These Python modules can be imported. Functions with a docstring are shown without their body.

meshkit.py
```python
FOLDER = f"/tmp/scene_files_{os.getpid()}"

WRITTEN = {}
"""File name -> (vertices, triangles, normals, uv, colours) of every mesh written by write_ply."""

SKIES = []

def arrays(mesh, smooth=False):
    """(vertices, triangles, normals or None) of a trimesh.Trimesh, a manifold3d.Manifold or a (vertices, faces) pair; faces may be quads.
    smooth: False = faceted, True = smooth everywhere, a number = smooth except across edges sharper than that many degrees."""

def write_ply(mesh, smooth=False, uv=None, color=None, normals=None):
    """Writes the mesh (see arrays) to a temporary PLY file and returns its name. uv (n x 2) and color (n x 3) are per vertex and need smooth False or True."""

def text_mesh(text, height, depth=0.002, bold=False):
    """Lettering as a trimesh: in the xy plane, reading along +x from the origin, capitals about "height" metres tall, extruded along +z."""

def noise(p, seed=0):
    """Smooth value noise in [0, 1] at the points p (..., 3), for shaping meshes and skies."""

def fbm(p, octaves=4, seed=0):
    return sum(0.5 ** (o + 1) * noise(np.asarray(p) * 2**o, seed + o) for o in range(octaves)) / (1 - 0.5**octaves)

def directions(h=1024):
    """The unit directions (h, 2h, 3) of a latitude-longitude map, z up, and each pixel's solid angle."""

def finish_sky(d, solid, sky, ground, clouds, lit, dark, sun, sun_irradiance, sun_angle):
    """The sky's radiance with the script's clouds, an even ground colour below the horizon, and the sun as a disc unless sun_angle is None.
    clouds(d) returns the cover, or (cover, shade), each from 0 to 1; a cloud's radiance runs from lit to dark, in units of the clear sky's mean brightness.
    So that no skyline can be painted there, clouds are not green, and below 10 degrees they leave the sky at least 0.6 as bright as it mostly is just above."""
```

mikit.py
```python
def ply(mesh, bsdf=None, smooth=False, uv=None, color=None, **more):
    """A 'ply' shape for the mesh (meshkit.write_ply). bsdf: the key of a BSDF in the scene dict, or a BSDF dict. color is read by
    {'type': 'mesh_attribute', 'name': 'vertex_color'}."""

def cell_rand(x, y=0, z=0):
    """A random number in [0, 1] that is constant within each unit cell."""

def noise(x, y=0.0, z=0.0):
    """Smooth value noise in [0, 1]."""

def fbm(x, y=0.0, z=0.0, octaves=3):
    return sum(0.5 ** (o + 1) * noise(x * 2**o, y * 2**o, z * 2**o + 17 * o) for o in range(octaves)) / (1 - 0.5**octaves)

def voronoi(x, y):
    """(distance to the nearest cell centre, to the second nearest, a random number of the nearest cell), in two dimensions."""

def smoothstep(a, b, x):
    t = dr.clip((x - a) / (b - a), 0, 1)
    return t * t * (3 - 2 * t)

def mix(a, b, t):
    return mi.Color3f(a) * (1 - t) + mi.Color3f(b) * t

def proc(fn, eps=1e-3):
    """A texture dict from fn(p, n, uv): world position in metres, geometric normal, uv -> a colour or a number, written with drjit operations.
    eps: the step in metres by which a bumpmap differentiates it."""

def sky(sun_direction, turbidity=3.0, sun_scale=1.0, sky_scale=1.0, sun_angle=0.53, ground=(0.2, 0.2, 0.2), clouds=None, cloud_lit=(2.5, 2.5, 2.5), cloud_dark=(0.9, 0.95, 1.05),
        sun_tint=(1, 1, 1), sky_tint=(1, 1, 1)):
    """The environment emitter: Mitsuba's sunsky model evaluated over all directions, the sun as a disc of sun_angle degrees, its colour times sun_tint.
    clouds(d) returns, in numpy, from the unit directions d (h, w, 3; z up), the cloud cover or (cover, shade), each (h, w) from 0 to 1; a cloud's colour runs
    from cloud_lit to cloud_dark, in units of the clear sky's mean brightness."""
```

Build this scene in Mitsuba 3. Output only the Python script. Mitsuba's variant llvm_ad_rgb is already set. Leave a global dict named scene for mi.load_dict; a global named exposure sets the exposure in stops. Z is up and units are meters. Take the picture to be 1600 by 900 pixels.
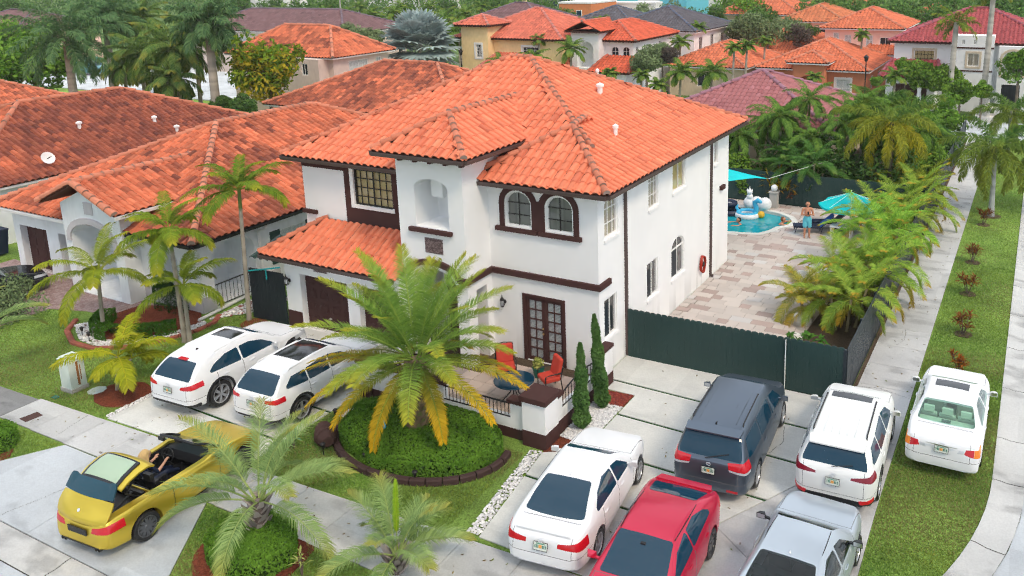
import math, numpy as np, trimesh, manifold3d as m3, mitsuba as mi, drjit as dr, mikit, meshkit
from mikit import noise, fbm, smoothstep, mix, cell_rand
from shapely.geometry import Polygon, Point
T = mi.ScalarTransform4f
M = m3.Manifold
CS = m3.CrossSection
A = np.asarray
# ---------------------------------------------------------------- camera, sky, exposure
CAM = A([11.3677, -22.8748, 12.6984])
yaw, pitch, roll = -0.482197, 0.217916, -0.017876
fw = A([math.sin(yaw)*math.cos(pitch), math.cos(yaw)*math.cos(pitch), -math.sin(pitch)])
r0 = A([math.cos(yaw), -math.sin(yaw), 0.0]); u0 = np.cross(r0, fw)
up = -math.sin(roll)*r0 + math.cos(roll)*u0
exposure = 2.66
scene = {'type': 'scene'}
labels = {}
scene['air'] = {'type': 'homogeneous', 'albedo': {'type': 'rgb', 'value': [.95, .955, .96]}, 'sigma_t': .00022}
scene['camera'] = {'type': 'perspective', 'fov': math.degrees(2*math.atan(800/1304.215)), 'fov_axis': 'x',
    'principal_point_offset_x': -0.0912, 'principal_point_offset_y': 0.2406,
    'medium': {'type': 'ref', 'id': 'air'},
    'near_clip': 0.1, 'far_clip': 5000.0,
    'to_world': T().look_at(origin=CAM.tolist(), target=(CAM+fw).tolist(), up=up.tolist())}
SUN = [0.70, -0.38, 0.9]
def overcast(d):
    c = 0.86 + 0.14*meshkit.fbm(d.reshape(-1, 3)*3.0 + 7).reshape(d.shape[:2])
    s = np.clip((meshkit.fbm(d.reshape(-1, 3)*A([2.6, 2.6, 4.0])+3).reshape(d.shape[:2])-.36)*2.6, 0, 1)
    return np.clip(c, 0, 1), s
scene['sky'] = mikit.sky(SUN, turbidity=3, sun_scale=0.22, sun_angle=14, clouds=overcast, ground=(0.22, 0.22, 0.2), cloud_lit=(2.40, 2.52, 2.72), cloud_dark=(.9, .97, 1.1))

# ---------------------------------------------------------------- book-keeping
rng = np.random.default_rng(11)
def numbered(key):
    if key not in labels and key not in USED: USED.add(key); return key
    k = COUNT.get(key, 0)
    while True:
        k += 1
        n = f'{key}_{k:03d}'
        if n not in USED: break
    COUNT[key] = k; USED.add(n); return n
USED, COUNT = set(), {}
ALIAS, CODED = {}, {}
def thing(name, label, cat, group=None):
    key = numbered(name); labels[key] = {'label': label, 'category': cat}
    if group: labels[key]['group'] = group
    return key
def man_arrays(m):
    q = m.to_mesh(); return A(q.vert_properties)[:, :3].astype(float), A(q.tri_verts).astype(int)
def put(name, mesh, bsdf, parent=None, smooth=False, color=None, kind=None, label=None, uv=None):
    key = numbered(f'{parent}__{name}' if parent else name)
    if bsdf in ALIAS: bsdf = ALIAS[bsdf]
    if bsdf in CODED:   # one shared BSDF whose base colour rides in the mesh's uv
        bsdf, c = CODED[bsdf]; v, f, _ = meshkit.arrays(mesh, smooth); mesh = (v, f); smooth = smooth is not False
        uv = np.tile([math.floor(c[0]*1000)+min(max(c[1], .002), .99), c[2]], (len(v), 1))
    scene[key] = mikit.ply(mesh, 'm_'+bsdf, smooth=smooth, color=color, uv=uv)
    if kind or label:
        labels[key] = {}
        if kind: labels[key]['kind'] = kind
        if label: labels[key]['label'] = label
    return key
def put_each(name, man, bsdf, parent):
    for m in man.decompose(): put(name, man_arrays(m), bsdf, parent)
def node(parent, name):
    return numbered(f'{parent}__{name}')
def structure(name, mesh, bsdf, smooth=False, color=None, label=None):
    k = put(name, mesh, bsdf, None, smooth, color, 'structure', label); return k

scene['haze'] = {'type': 'cube', 'to_world': T().translate([0, 1100, 12.5]) @ T().scale([1520, 1420, 14]), 'bsdf': {'type': 'null'}, 'interior': {'type': 'ref', 'id': 'air'}}
labels['haze'] = {'kind': 'stuff', 'label': 'thin pale haze over the far houses', 'category': 'haze'}
# ---------------------------------------------------------------- mesh builder
class MB:
    def __init__(s): s.v, s.f, s.c, s.n = [], [], [], 0
    def add(s, v, f, c=None):
        v = A(v, float).reshape(-1, 3); f = A(f, int)
        if f.ndim == 2 and f.shape[1] == 4: f = np.vstack([f[:, [0, 1, 2]], f[:, [0, 2, 3]]])
        s.v.append(v); s.f.append(f+s.n); s.n += len(v)
        s.c.append(np.broadcast_to(A((1, 1, 1) if c is None else c, float), (len(v), 3)).copy())
        return s
    def man(s, m, c=None): return s.add(*man_arrays(m), c)
    def box(s, x0, x1, y0, y1, z0, z1, c=None, R=None, t=(0, 0, 0)):
        v = A([[x, y, z] for x in (x0, x1) for y in (y0, y1) for z in (z0, z1)], float)
        if R is not None: v = v @ A(R).T
        return s.add(v+A(t), [[0, 1, 3, 2], [4, 6, 7, 5], [0, 4, 5, 1], [2, 3, 7, 6], [0, 2, 6, 4], [1, 5, 7, 3]], c)
    def tube(s, pts, rad, k=6, c=None, cap=True):
        p = A(pts, float); n = len(p); t = np.gradient(p, axis=0); t /= np.linalg.norm(t, axis=1, keepdims=True)+1e-12
        ref = np.where(np.abs(t[:, 2:]) < .9, [[0, 0, 1.]], [[1., 0, 0]]); a = np.cross(t, ref); a /= np.linalg.norm(a, axis=1, keepdims=True)+1e-12
        for i in range(1, n):
            if a[i] @ a[i-1] < 0: a[i] = -a[i]
        b = np.cross(t, a); th = np.arange(k)*2*math.pi/k
        r = np.broadcast_to(A(rad, float), (n,))
        v = p[:, None]+r[:, None, None]*(np.cos(th)[None, :, None]*a[:, None]+np.sin(th)[None, :, None]*b[:, None])
        i, j = np.meshgrid(np.arange(n-1), np.arange(k), indexing='ij'); j2 = (j+1) % k
        q = np.stack([i*k+j, i*k+j2, (i+1)*k+j2, (i+1)*k+j], -1).reshape(-1, 4)
        v = v.reshape(-1, 3); f = np.vstack([q[:, [0, 1, 2]], q[:, [0, 2, 3]]])
        if cap:
            v = np.vstack([v, p[0], p[-1]]); m = n*k
            f = np.vstack([f, [[m, (e+1) % k, e] for e in range(k)], [[m+1, (n-1)*k+e, (n-1)*k+(e+1) % k] for e in range(k)]])
        if c is not None and A(c).ndim == 2: c = np.vstack([np.repeat(A(c), k, 0)]+([A(c)[[0, -1]]] if cap else []))
        return s.add(v, f, c)
    def lathe(s, prof, k=20, t=(0, 0, 0), R=None, c=None):
        p = A(prof, float); th = np.arange(k)*2*math.pi/k; n = len(p)
        v = np.stack([p[:, None, 0]*np.cos(th), p[:, None, 0]*np.sin(th), np.broadcast_to(p[:, None, 1], (n, k))], -1).reshape(-1, 3)
        i, j = np.meshgrid(np.arange(n-1), np.arange(k), indexing='ij'); j2 = (j+1) % k
        f = np.stack([i*k+j, i*k+j2, (i+1)*k+j2, (i+1)*k+j], -1).reshape(-1, 4)
        if R is not None: v = v @ A(R).T
        return s.add(v+A(t), f, c)
    def sphere(s, ctr, rad, c=None, k=10):
        m = trimesh.creation.uv_sphere(1.0, count=[k, 2*k]); return s.add(A(m.vertices)*A(rad)+A(ctr), m.faces, c)
    def arr(s): return np.vstack(s.v), np.vstack(s.f)
    def put(s, name, bsdf, parent=None, smooth=False, kind=None, label=None, color=False, structure=False):
        return put(name, s.arr(), bsdf, parent, smooth, np.vstack(s.c) if color else None, 'structure' if structure else kind, label)
    def moved(s, mat):
        mat = A(mat)
        s.v = [v @ mat[:3, :3].T+mat[:3, 3] for v in s.v]
        if np.linalg.det(mat[:3, :3]) < 0: s.f = [f[:, ::-1] for f in s.f]
        return s
def rotz(a, t=(0, 0, 0)):
    c, n = math.cos(a), math.sin(a); m = np.eye(4); m[:2, :2] = [[c, -n], [n, c]]; m[:3, 3] = t; return m
def frame(o, u, n):
    """columns u, z, n -> world; a facade's own axes"""
    m = np.zeros((3, 4)); m[:, 0] = u; m[:, 1] = (0, 0, 1); m[:, 2] = n; m[:, 3] = o; return m
def ext(pts, d0, d1, fr):
    """a polygon in facade axes (u,z) from depth d0 to d1 along the outward normal, as a Manifold in the world"""
    cs = pts if isinstance(pts, CS) else CS([A(pts, float)], m3.FillRule.NonZero)
    m = cs.extrude(d1-d0).translate((0, 0, d0))
    return m.transform(fr)
def rect(u0, u1, z0, z1): return [(u0, z0), (u1, z0), (u1, z1), (u0, z1)]
def arch(u0, u1, z0, zs, zt, n=14):
    """rectangle with an elliptical head: spring height zs, crown zt"""
    c, r = (u0+u1)/2, (u1-u0)/2
    return [(u0, z0), (u1, z0)]+[(c+r*math.cos(a), zs+(zt-zs)*math.sin(a)) for a in np.linspace(0, math.pi, n)]
def mbox(x0, x1, y0, y1, z0, z1): return M.cube((x1-x0, y1-y0, z1-z0)).translate((x0, y0, z0))
def poly_sheet(pts, z, thick=None):
    cs = CS([A(pts, float)], m3.FillRule.NonZero)
    m = cs.extrude(thick or 0.5).translate((0, 0, z-(thick or 0.5)))
    return man_arrays(m)
def noise3(p, s, seed=0): return meshkit.noise(A(p)*s+seed)
# ---------------------------------------------------------------- materials
def mat(name, col, rough=.8, spec=.35, metal=0., coat=0., bump=None, bs=.004, eps=2e-3):
    c = mikit.proc(col) if callable(col) else ({'type': 'mesh_attribute', 'name': 'vertex_color'} if col == 'v' else {'type': 'rgb', 'value': list(col)})
    b = {'type': 'principled', 'base_color': c, 'roughness': rough, 'specular': spec, 'metallic': metal}
    if coat: b['clearcoat'] = coat; b['clearcoat_gloss'] = .95
    if bump: b = {'type': 'bumpmap', 'tex': mikit.proc(bump, eps), 'scale': bs, 'bsdf': b}
    scene['m_'+name] = {'type': 'twosided', 'bsdf': b}
def C3(*c): return mi.Color3f(*c)
def wear(base, amp=.12, s=1.2, tint=(.9, .93, .95), s2=9.):
    return lambda p, n, uv: C3(*base)*(1-amp*(fbm(p.x*s, p.y*s, p.z*s, 4)-.35)*2)*(1-.25*amp*noise(p.x*s2, p.y*s2, p.z*s2))
def coded(base, **cols):
    for k, c in cols.items(): CODED[k] = (base, c)
def uvcol(uv): r = dr.floor(uv.x); return mi.Color3f(r*.001, uv.x-r, uv.y)
mat('white_stucco', lambda p, n, uv: C3(.82, .83, .84)*(1-.05*fbm(p.x*1.1, p.y*1.1, p.z*.5, 3))*(1-.16*smoothstep(.50, .8, noise(p.x*4+3, p.y*4, p.z*.4))*smoothstep(1.4, .1, p.z))*(1-.05*fbm(p.x*2.2+3, p.y*2.2, p.z*.9+9, 4)), .9, .2,
    bump=lambda p, n, uv: noise(p.x*40, p.y*40, p.z*40), bs=.006)
mat('painted', lambda p, n, uv: uvcol(uv)*(.90+.2*fbm(p.x*1.3, p.y*1.3, p.z*1.3, 3))*(.95+.1*noise(p.x*11, p.y*11, p.z*3)), .8, .25)
mat('satin', lambda p, n, uv: uvcol(uv)*(.92+.16*noise(p.x*1.3, p.y*1.3, p.z*1.3)), .45, .4)
mat('interior', lambda p, n, uv: uvcol(uv)*(.45+.9*fbm(p.x*1.6+7, p.z*1.7, p.y*1.6, 3))*(.75+.5*noise(p.x*13, p.y*13, 0)), .9, .1)
coded('painted', pale_stucco=(.70, .73, .76), brown_paint=(.062, .027, .025), fascia_white=(.72, .72, .72), blind_tan=(.50, .40, .20), stucco_beige=(.60, .50, .45), stucco_yellow=(.82, .62, .33), stucco_pink=(.80, .53, .44), stucco_rust=(.52, .19, .10),
    stucco_tan=(.62, .50, .36), wall_blue=(.13, .48, .60), wall_orange=(.62, .22, .09), trim_tan=(.55, .47, .36), wall_grey=(.50, .48, .50), dusk_cloth=(.03, .018, .018), cushion_red=(.50, .055, .035), roof_deck=(.10, .035, .02), seam_grey=(.13, .13, .14), room_dark_door=(.02, .014, .012), joint_dark=(.05, .05, .045))
coded('satin', gutter_metal=(.085, .058, .055), fence_green=(.019, .050, .047), fence_dark=(.014, .022, .030), iron=(.012, .011, .012), frame_white=(.78, .78, .77), frame_black=(.02, .018, .018), plastic_teal=(.01, .42, .45), red_plastic=(.35, .03, .015), rubber=(.014, .014, .015), black_trim=(.013, .014, .016))
coded('interior', curtain=(.42, .38, .31), room_grey=(.19, .20, .185), room_dark=(.026, .031, .037))
mat('concrete', lambda p, n, uv: uvcol(uv)*(1.06-.26*fbm(p.x*.6, p.y*.6, 0, 4))*(1-.12*noise(p.x*40, p.y*40, 0))*(1-(.38-.30*smoothstep(.5, .6, uv.y))*smoothstep(.50, .78, fbm(p.x*1.1+9, p.y*2.2, 0, 4)))*(.93+.14*cell_rand(dr.floor(p.x/1.56+.5), dr.floor(p.y/1.52+.04), 3)), .88, .22)
coded('concrete', concrete_pad=(.67, .68, .65), concrete_walk=(.53, .54, .54), concrete_road=(.49, .53, .56), concrete_kerb=(.53, .54, .53), asphalt=(.24, .245, .25))
mat('earth', lambda p, n, uv: uvcol(uv)*(.55+.9*fbm(p.x*.7, p.y*.7, 0, 3))*(.55+.9*noise(p.x*38, p.y*38, p.z*38)), .95, .1)
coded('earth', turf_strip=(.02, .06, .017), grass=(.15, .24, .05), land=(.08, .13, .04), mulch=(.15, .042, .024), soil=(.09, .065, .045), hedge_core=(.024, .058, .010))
mat('vcol', 'v', .78, .3)
for k_ in ('tile', 'paver', 'pebble', 'bark', 'skin'): ALIAS[k_] = 'vcol'
mat('vcol_gloss', 'v', .35, .5)
scene['m_leaf'] = {'type': 'principledthin', 'base_color': {'type': 'mesh_attribute', 'name': 'vertex_color'}, 'roughness': .55, 'diff_trans': .55, 'spec_trans': 0.0}
mat('brass', (.6, .42, .15), .35, .5, .9)
mat('blind', lambda p, n, uv: C3(.62, .66, .66)*(.55+.45*smoothstep(.12, .3, dr.abs(dr.fma(p.z, 22, -dr.floor(p.z*22))-.5))), .8, .2)
mat('glass_dark', (.004, .034, .064), .03, .5)
mat('alloy', (.55, .56, .58), .3, .5, .85)
mat('chrome', (.75, .76, .78), .12, .5, 1.)
mat('black_gloss', (.008, .010, .013), .08, .5)
mat('red_lamp', (.50, .006, .016), .12, .5, 0, 1.); mat('amber_lamp', (.75, .20, .01), .12, .5, 0, 1.); mat('clear_lamp', (.55, .58, .62), .08, .6, .3, 1.)
for k_, c_, r_, m_ in (('gold_paint', (.64, .48, .045), .26, .72), ('white_paint', (.68, .70, .72), .28, 0), ('pearl_paint', (.66, .68, .67), .28, .05), ('grey_paint', (.10, .13, .17), .26, .72), ('silver_paint', (.44, .50, .55), .28, .55), ('red_paint', (.50, .008, .045), .18, .35)): mat(k_, c_, r_, .5, m_, 1.)
mat('water', lambda p, n, uv: mix((.002, .22, .28), (.008, .32, .37), noise(p.x*1.2, p.y*1.2, 0)), .06, .45, bump=lambda p, n, uv: fbm(p.x*3.5, p.y*3.5, 0, 2), bs=.03, eps=1e-2)
# ---------------------------------------------------------------- the ground and everything flush with it
import shapely
structure('ground', MB().add([[-1500, -300, -.2], [1500, -300, -.2], [1500, 2500, -.2], [-1500, 2500, -.2]], [[0, 1, 2, 3]]).arr(), 'land')
def corner(r, n=16):
    return [(-.8+r*math.cos(a), -2.1+r*math.sin(a)) for a in np.linspace(0, -math.pi/2, n)]
lawn_poly = [(11.2, 42)]+corner(12.)+[(-60, -14.1), (-60, 42)]
structure('lawn', man_arrays((CS([A(lawn_poly, float)], m3.FillRule.NonZero)-CS([A([(-9, 13.2), (.9, 13.2), (.9, 18.3), (-9, 18.3)], float)], m3.FillRule.NonZero)).extrude(.5).translate((0, 0, -.5))), 'grass')
# gutter band in separate pours, and the two streets
gm = [(11.2, 42-3.05*k) for k in range(15)]
path = [(A([11.2, y]), A([1, 0.])) for y in np.arange(42, -2.1, -3.)]
path += [(A([-.8+12*math.cos(a), -2.1+12*math.sin(a)]), A([math.cos(a), math.sin(a)])) for a in np.linspace(0, -math.pi/2, 8)]
path += [(A([x, -14.1]), A([0, -1.])) for x in np.arange(-3.8, -60, -3.)]
ker = structure('kerb', MB().add([[p[0]+nn[0]*w, p[1]+nn[1]*w, -.03] for p, nn in path for w in (-.0, .74)], [[2*i, 2*i+2, 2*i+3, 2*i+1] for i in range(len(path)-1)]).arr(), 'joint_dark')
for i in range(len(path)-1):
    (p, n1), (q, n2) = path[i], path[i+1]
    steps = 1 if (abs(n1-n2).max() < 1e-6) else 4
    g = .012/max(np.linalg.norm(q-p), .1)
    mb = MB(); prof = [(0.0, .03), (.10, .035), (.34, -.005), (.60, .0), (.73, .012)]
    rows = []
    for t in np.linspace(g, 1-g, steps+1):
        if steps > 1:
            a0, a1 = math.atan2(n1[1], n1[0]), math.atan2(n2[1], n2[0]); a = a0+(a1-a0)*t; nn = A([math.cos(a), math.sin(a)]); c = A([-.8, -2.1])+12*nn
        else: c, nn = p+(q-p)*t, n1
        rows.append([[c[0]+nn[0]*w, c[1]+nn[1]*w, z] for w, z in prof])
    v = A(rows).reshape(-1, 3); m = len(prof)
    mb.add(v, [[a*m+b, (a+1)*m+b, (a+1)*m+b+1, a*m+b+1] for a in range(steps) for b in range(m-1)])
    mb.put('slab', 'concrete_kerb', ker, smooth=True)
structure('road', poly_sheet([(11.94, 42)]+corner(12.74)+[(-60, -14.84), (-60, -24), (24, -24), (24, 42)], -.012), 'concrete_road')
structure('road', poly_sheet([(-45, 42), (40, 42), (40, 49), (-45, 49)], -.03), 'concrete_road')
structure('road', poly_sheet([(-115, 33), (-55, 33), (-55, 52), (-115, 52)], -.03), 'concrete_road')
structure('verge', poly_sheet([(-100, 26), (-60, 26), (-60, 32.6), (-100, 32.6)], -.03), 'grass')
# pavements: bed sheet with one raised slab per pour
def pavement(name, slabs, bsdf='concrete_walk'):
    k = structure(name, np_union([s for s in slabs], .004, -.2), 'joint_dark')
    for s in slabs:
        put('slab', man_arrays(inset(s, .007).extrude(.1).translate((0, 0, -.07))), bsdf, k)
    return k
def inset(pts, d): return CS([A(pts, float)], m3.FillRule.NonZero).offset(-d, m3.JoinType.Miter)
def np_union(polys, z, zb):
    cs = CS()
    for p in polys: cs = cs + CS([A(p, float)], m3.FillRule.NonZero)
    return man_arrays(cs.extrude(z-zb).translate((0, 0, zb)))
pavement('side_pavement', [rect(7.27, 8.84, y, y+1.52) for y in np.arange(-3.1, 41, 1.52)])
pavement('front_pavement', [[(x, -11.42), (x+1.56, -11.40), (x+1.56, -9.72-.035*(-x-1.56)), (x, -9.72-.035*(-x))] for x in np.arange(-14.9, 3.5, 1.56)])
structure('front_pavement', poly_sheet([(-40, -11.5), (-14.92, -11.5), (-14.92, -10.3), (-40, -11.)], .026), 'asphalt')
cx_ = [(3.82, -11.40), (3.82, -9.6), (4.5, -8.9), (5.64, -6.8), (7.2, -3.95), (7.27, -3.1), (8.84, -3.1), (8.84, -5.2), (8.9, -8.0), (7.4, -10.), (5.5, -11.4)]
pavement('corner_pavement', [[(3.82, -11.4), (3.82, -9.6), (4.5, -8.9), (5.5, -9.6), (5.5, -11.4)], [(4.5, -8.9), (5.64, -6.8), (7.6, -8.2), (7.4, -10.), (5.5, -11.4), (5.5, -9.6)], [(5.64, -6.8), (7.2, -3.95), (8.84, -4.6), (8.9, -8.0), (7.4, -10.), (7.6, -8.2)], [(7.2, -3.95), (7.27, -3.1), (8.84, -3.1), (8.84, -4.6)]])
# driveway apron, drive and parking pad, cut into slabs by strips of artificial turf
def slabs(name, outline, ys, tilt, bsdf, gap=.1, z=.034):
    full = CS([A(outline, float)], m3.FillRule.NonZero)
    k = structure(name, man_arrays(full.extrude(.2).translate((0, 0, -.195))), 'turf_strip')
    ys = [60.]+list(ys)+[-60.]
    for a, b in zip(ys[:-1], ys[1:]):
        band = CS([A([(-40, b+gap/2-tilt*40*-1*0+tilt*-40), (40, b+gap/2+tilt*40), (40, a-gap/2+tilt*40), (-40, a-gap/2+tilt*-40)], float)], m3.FillRule.NonZero)
        c = full ^ band
        if c.area() > .05: put('slab', man_arrays(c.extrude(.1).translate((0, 0, z-.1))), bsdf, k)
    return k
slabs('parking_pad', [(.04, .06), (7.2, .06), (7.2, -3.93), (5.62, -6.8), (4.48, -8.9), (3.8, -9.55), (.95, -9.52), (.48, -6.0), (1.42, -5.5), (1.42, -2.22), (.04, -2.22)], [-1.62, -3.36, -5.2, -7.05], -.03, 'concrete_pad')
slabs('driveway', [(-11.95, -3.0), (-6.2, -3.0), (-6.25, -9.86), (-11.9, -10.06)], [-5.4, -7.15, -8.9], -.03, 'concrete_pad')
pavement('apron', [[(-11.6, -11.44), (-8.8, -11.44), (-8.6, -14.08), (-13.3, -14.08)], [(-8.8, -11.44), (-5.8, -11.44), (-3.9, -14.08), (-8.6, -14.08)]], 'concrete_road')
mb = MB()
for i in range(90):
    x = -11.9+5.7*rng.random(); 
structure('drainage_cover', MB().add([[-14.22, -11.2, .035], [-13.84, -11.24, .035], [-13.8, -10.78, .035], [-14.16, -10.74, .035]], [[0, 1, 2, 3]]).arr(), 'brown_paint') if False else None
# neighbour's brick drive
def brick(p, n, uv):
    x, y = p.x/.21, p.y/.105; r = dr.floor(y); xx = x+.5*(r-2*dr.floor(r/2)); c = cell_rand(dr.floor(xx), r, 5)
    e = dr.minimum(dr.minimum(xx-dr.floor(xx), 1-xx+dr.floor(xx))*.21, dr.minimum(y-r, 1-y+r)*.105)
    return mix((.30, .20, .19), (.42, .32, .31), c)*(.55+.45*smoothstep(.0, .012, e))*(1-.3*fbm(p.x, p.y, 0, 3))
mat('brick_paving', brick, .9, .2)
structure('brick_drive', poly_sheet([(-29.5, -3.3), (-22, -3.3), (-22, -3.9), (-17, -3.9), (-17.4, -5.2), (-20.4, -5.5), (-22, -6), (-22, -11), (-29.5, -11)], .02), 'brick_paving')
# patio of travertine pavers, with the pool let into it
pool_pts = [(-9, 13.4), (-5, 13.3), (-1.9, 13.75), (-.6, 14.0), (.1, 14.2), (.45, 14.8), (.62, 15.5), (1.05, 16.0), (1.1, 16.7), (.75, 17.3), (.1, 17.75), (-.9, 18.0), (-3, 18.1), (-6.5, 18.2), (-9, 17.8)]
pool_cs = CS([A(pool_pts, float)], m3.FillRule.NonZero)
patio_cs = CS([A([(.03, .12), (6.98, .12), (6.98, 19.4), (-12, 19.4), (-12, 10.1), (.03, 10.1)], float)], m3.FillRule.NonZero) - pool_cs.offset(.28, m3.JoinType.Round)
pat = structure('patio', man_arrays(patio_cs.extrude(.22).translate((0, 0, -.2))), 'soil')
pav = []
for j in range(48):
    y = .12+.405*j; x = -12.+(j % 2)*.3-.3*rng.random()
    while x < 7:
        w = rng.choice([.4, .6, .6, .8]); pav.append((x, y, x+w, y+.405)); x += w
pp = shapely.polygons([[(a+.02, b+.02), (c-.02, b+.02), (c-.02, d-.02), (a+.02, d-.02)] for a, b, c, d in pav])
shp = Polygon([(.03, .12), (6.98, .12), (6.98, 19.4), (-12, 19.4), (-12, 10.1), (.03, 10.1)]).difference(Polygon(pool_pts).buffer(.27))
keep = [q for q, s in zip(pav, pp) if shp.buffer(.03).contains(s) and not (q[2] < -.5 and q[1] < 9.9)]
cut = [(q, s.intersection(shp)) for q, s in zip(pav, pp) if not shp.buffer(.03).contains(s) and shp.intersects(s) and s.intersection(shp).geom_type == 'Polygon' and s.intersection(shp).area > .01]
def paver_col(q):
    t = meshkit.noise(A([[q[0]*.45, q[1]*.45, 2.]]))[0]; r = rng.random()
    c = A([.52, .48, .45])*(1-.5*t)+A([.40, .31, .275])*(.5*t)
    if r < .14: c = A([.38, .30, .275])
    if r > .82: c = A([.54, .52, .51])
    return c*(.90+.18*rng.random())
def dist(q): return (q[0]-CAM[0])**2+(q[1]-CAM[1])**2+(30 if q[0] < 0 else 0)**2
keep.sort(key=dist)
rest = MB()
for i, q in enumerate(keep):
    c = paver_col(q); g_ = .005; dz = .003*rng.random()
    m = (MB() if i < 300 else rest)
    zt = .034+dz
    b = .008
    v = [[q[0]+g_, q[1]+g_, -.02], [q[2]-g_, q[1]+g_, -.02], [q[2]-g_, q[3]-g_, -.02], [q[0]+g_, q[3]-g_, -.02], [q[0]+g_, q[1]+g_, zt-b], [q[2]-g_, q[1]+g_, zt-b], [q[2]-g_, q[3]-g_, zt-b], [q[0]+g_, q[3]-g_, zt-b], [q[0]+g_+b, q[1]+g_+b, zt], [q[2]-g_-b, q[1]+g_+b, zt], [q[2]-g_-b, q[3]-g_-b, zt], [q[0]+g_+b, q[3]-g_-b, zt]]
    f = [[a, (a+1) % 4, 4+(a+1) % 4, 4+a] for a in range(4)]+[[4+a, 4+(a+1) % 4, 8+(a+1) % 4, 8+a] for a in range(4)]+[[8, 9, 10, 11]]
    m.add(v, f, c)
    if i < 300: m.put('paver', 'paver', pat, color=True)
for q, s in cut:
    m = CS([A(s.exterior.coords[:-1], float)], m3.FillRule.EvenOdd).extrude(.054).translate((0, 0, -.02)); rest.man(m, paver_col(q))
rest.put('outer_paver', 'paver', pat, color=True, kind='stuff')
pool = thing('pool', 'turquoise free-form swimming pool with a pale coping behind the white house', 'swimming pool')
put('coping', man_arrays((pool_cs.offset(.28, m3.JoinType.Round)-pool_cs).extrude(.2).translate((0, 0, -.15))), 'concrete_pad', pool)
put('basin', man_arrays(pool_cs.offset(.05, m3.JoinType.Round).extrude(1.4).translate((0, 0, -1.6))-pool_cs.extrude(3).translate((0, 0, -1.45)) if False else (pool_cs.offset(.1, m3.JoinType.Round)-pool_cs).extrude(1.2).translate((0, 0, -1.3))), 'plastic_teal', pool)
structure('pool_water', man_arrays(pool_cs.offset(-.002, m3.JoinType.Round).extrude(.1).translate((0, 0, -.2))), 'water')
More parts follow.
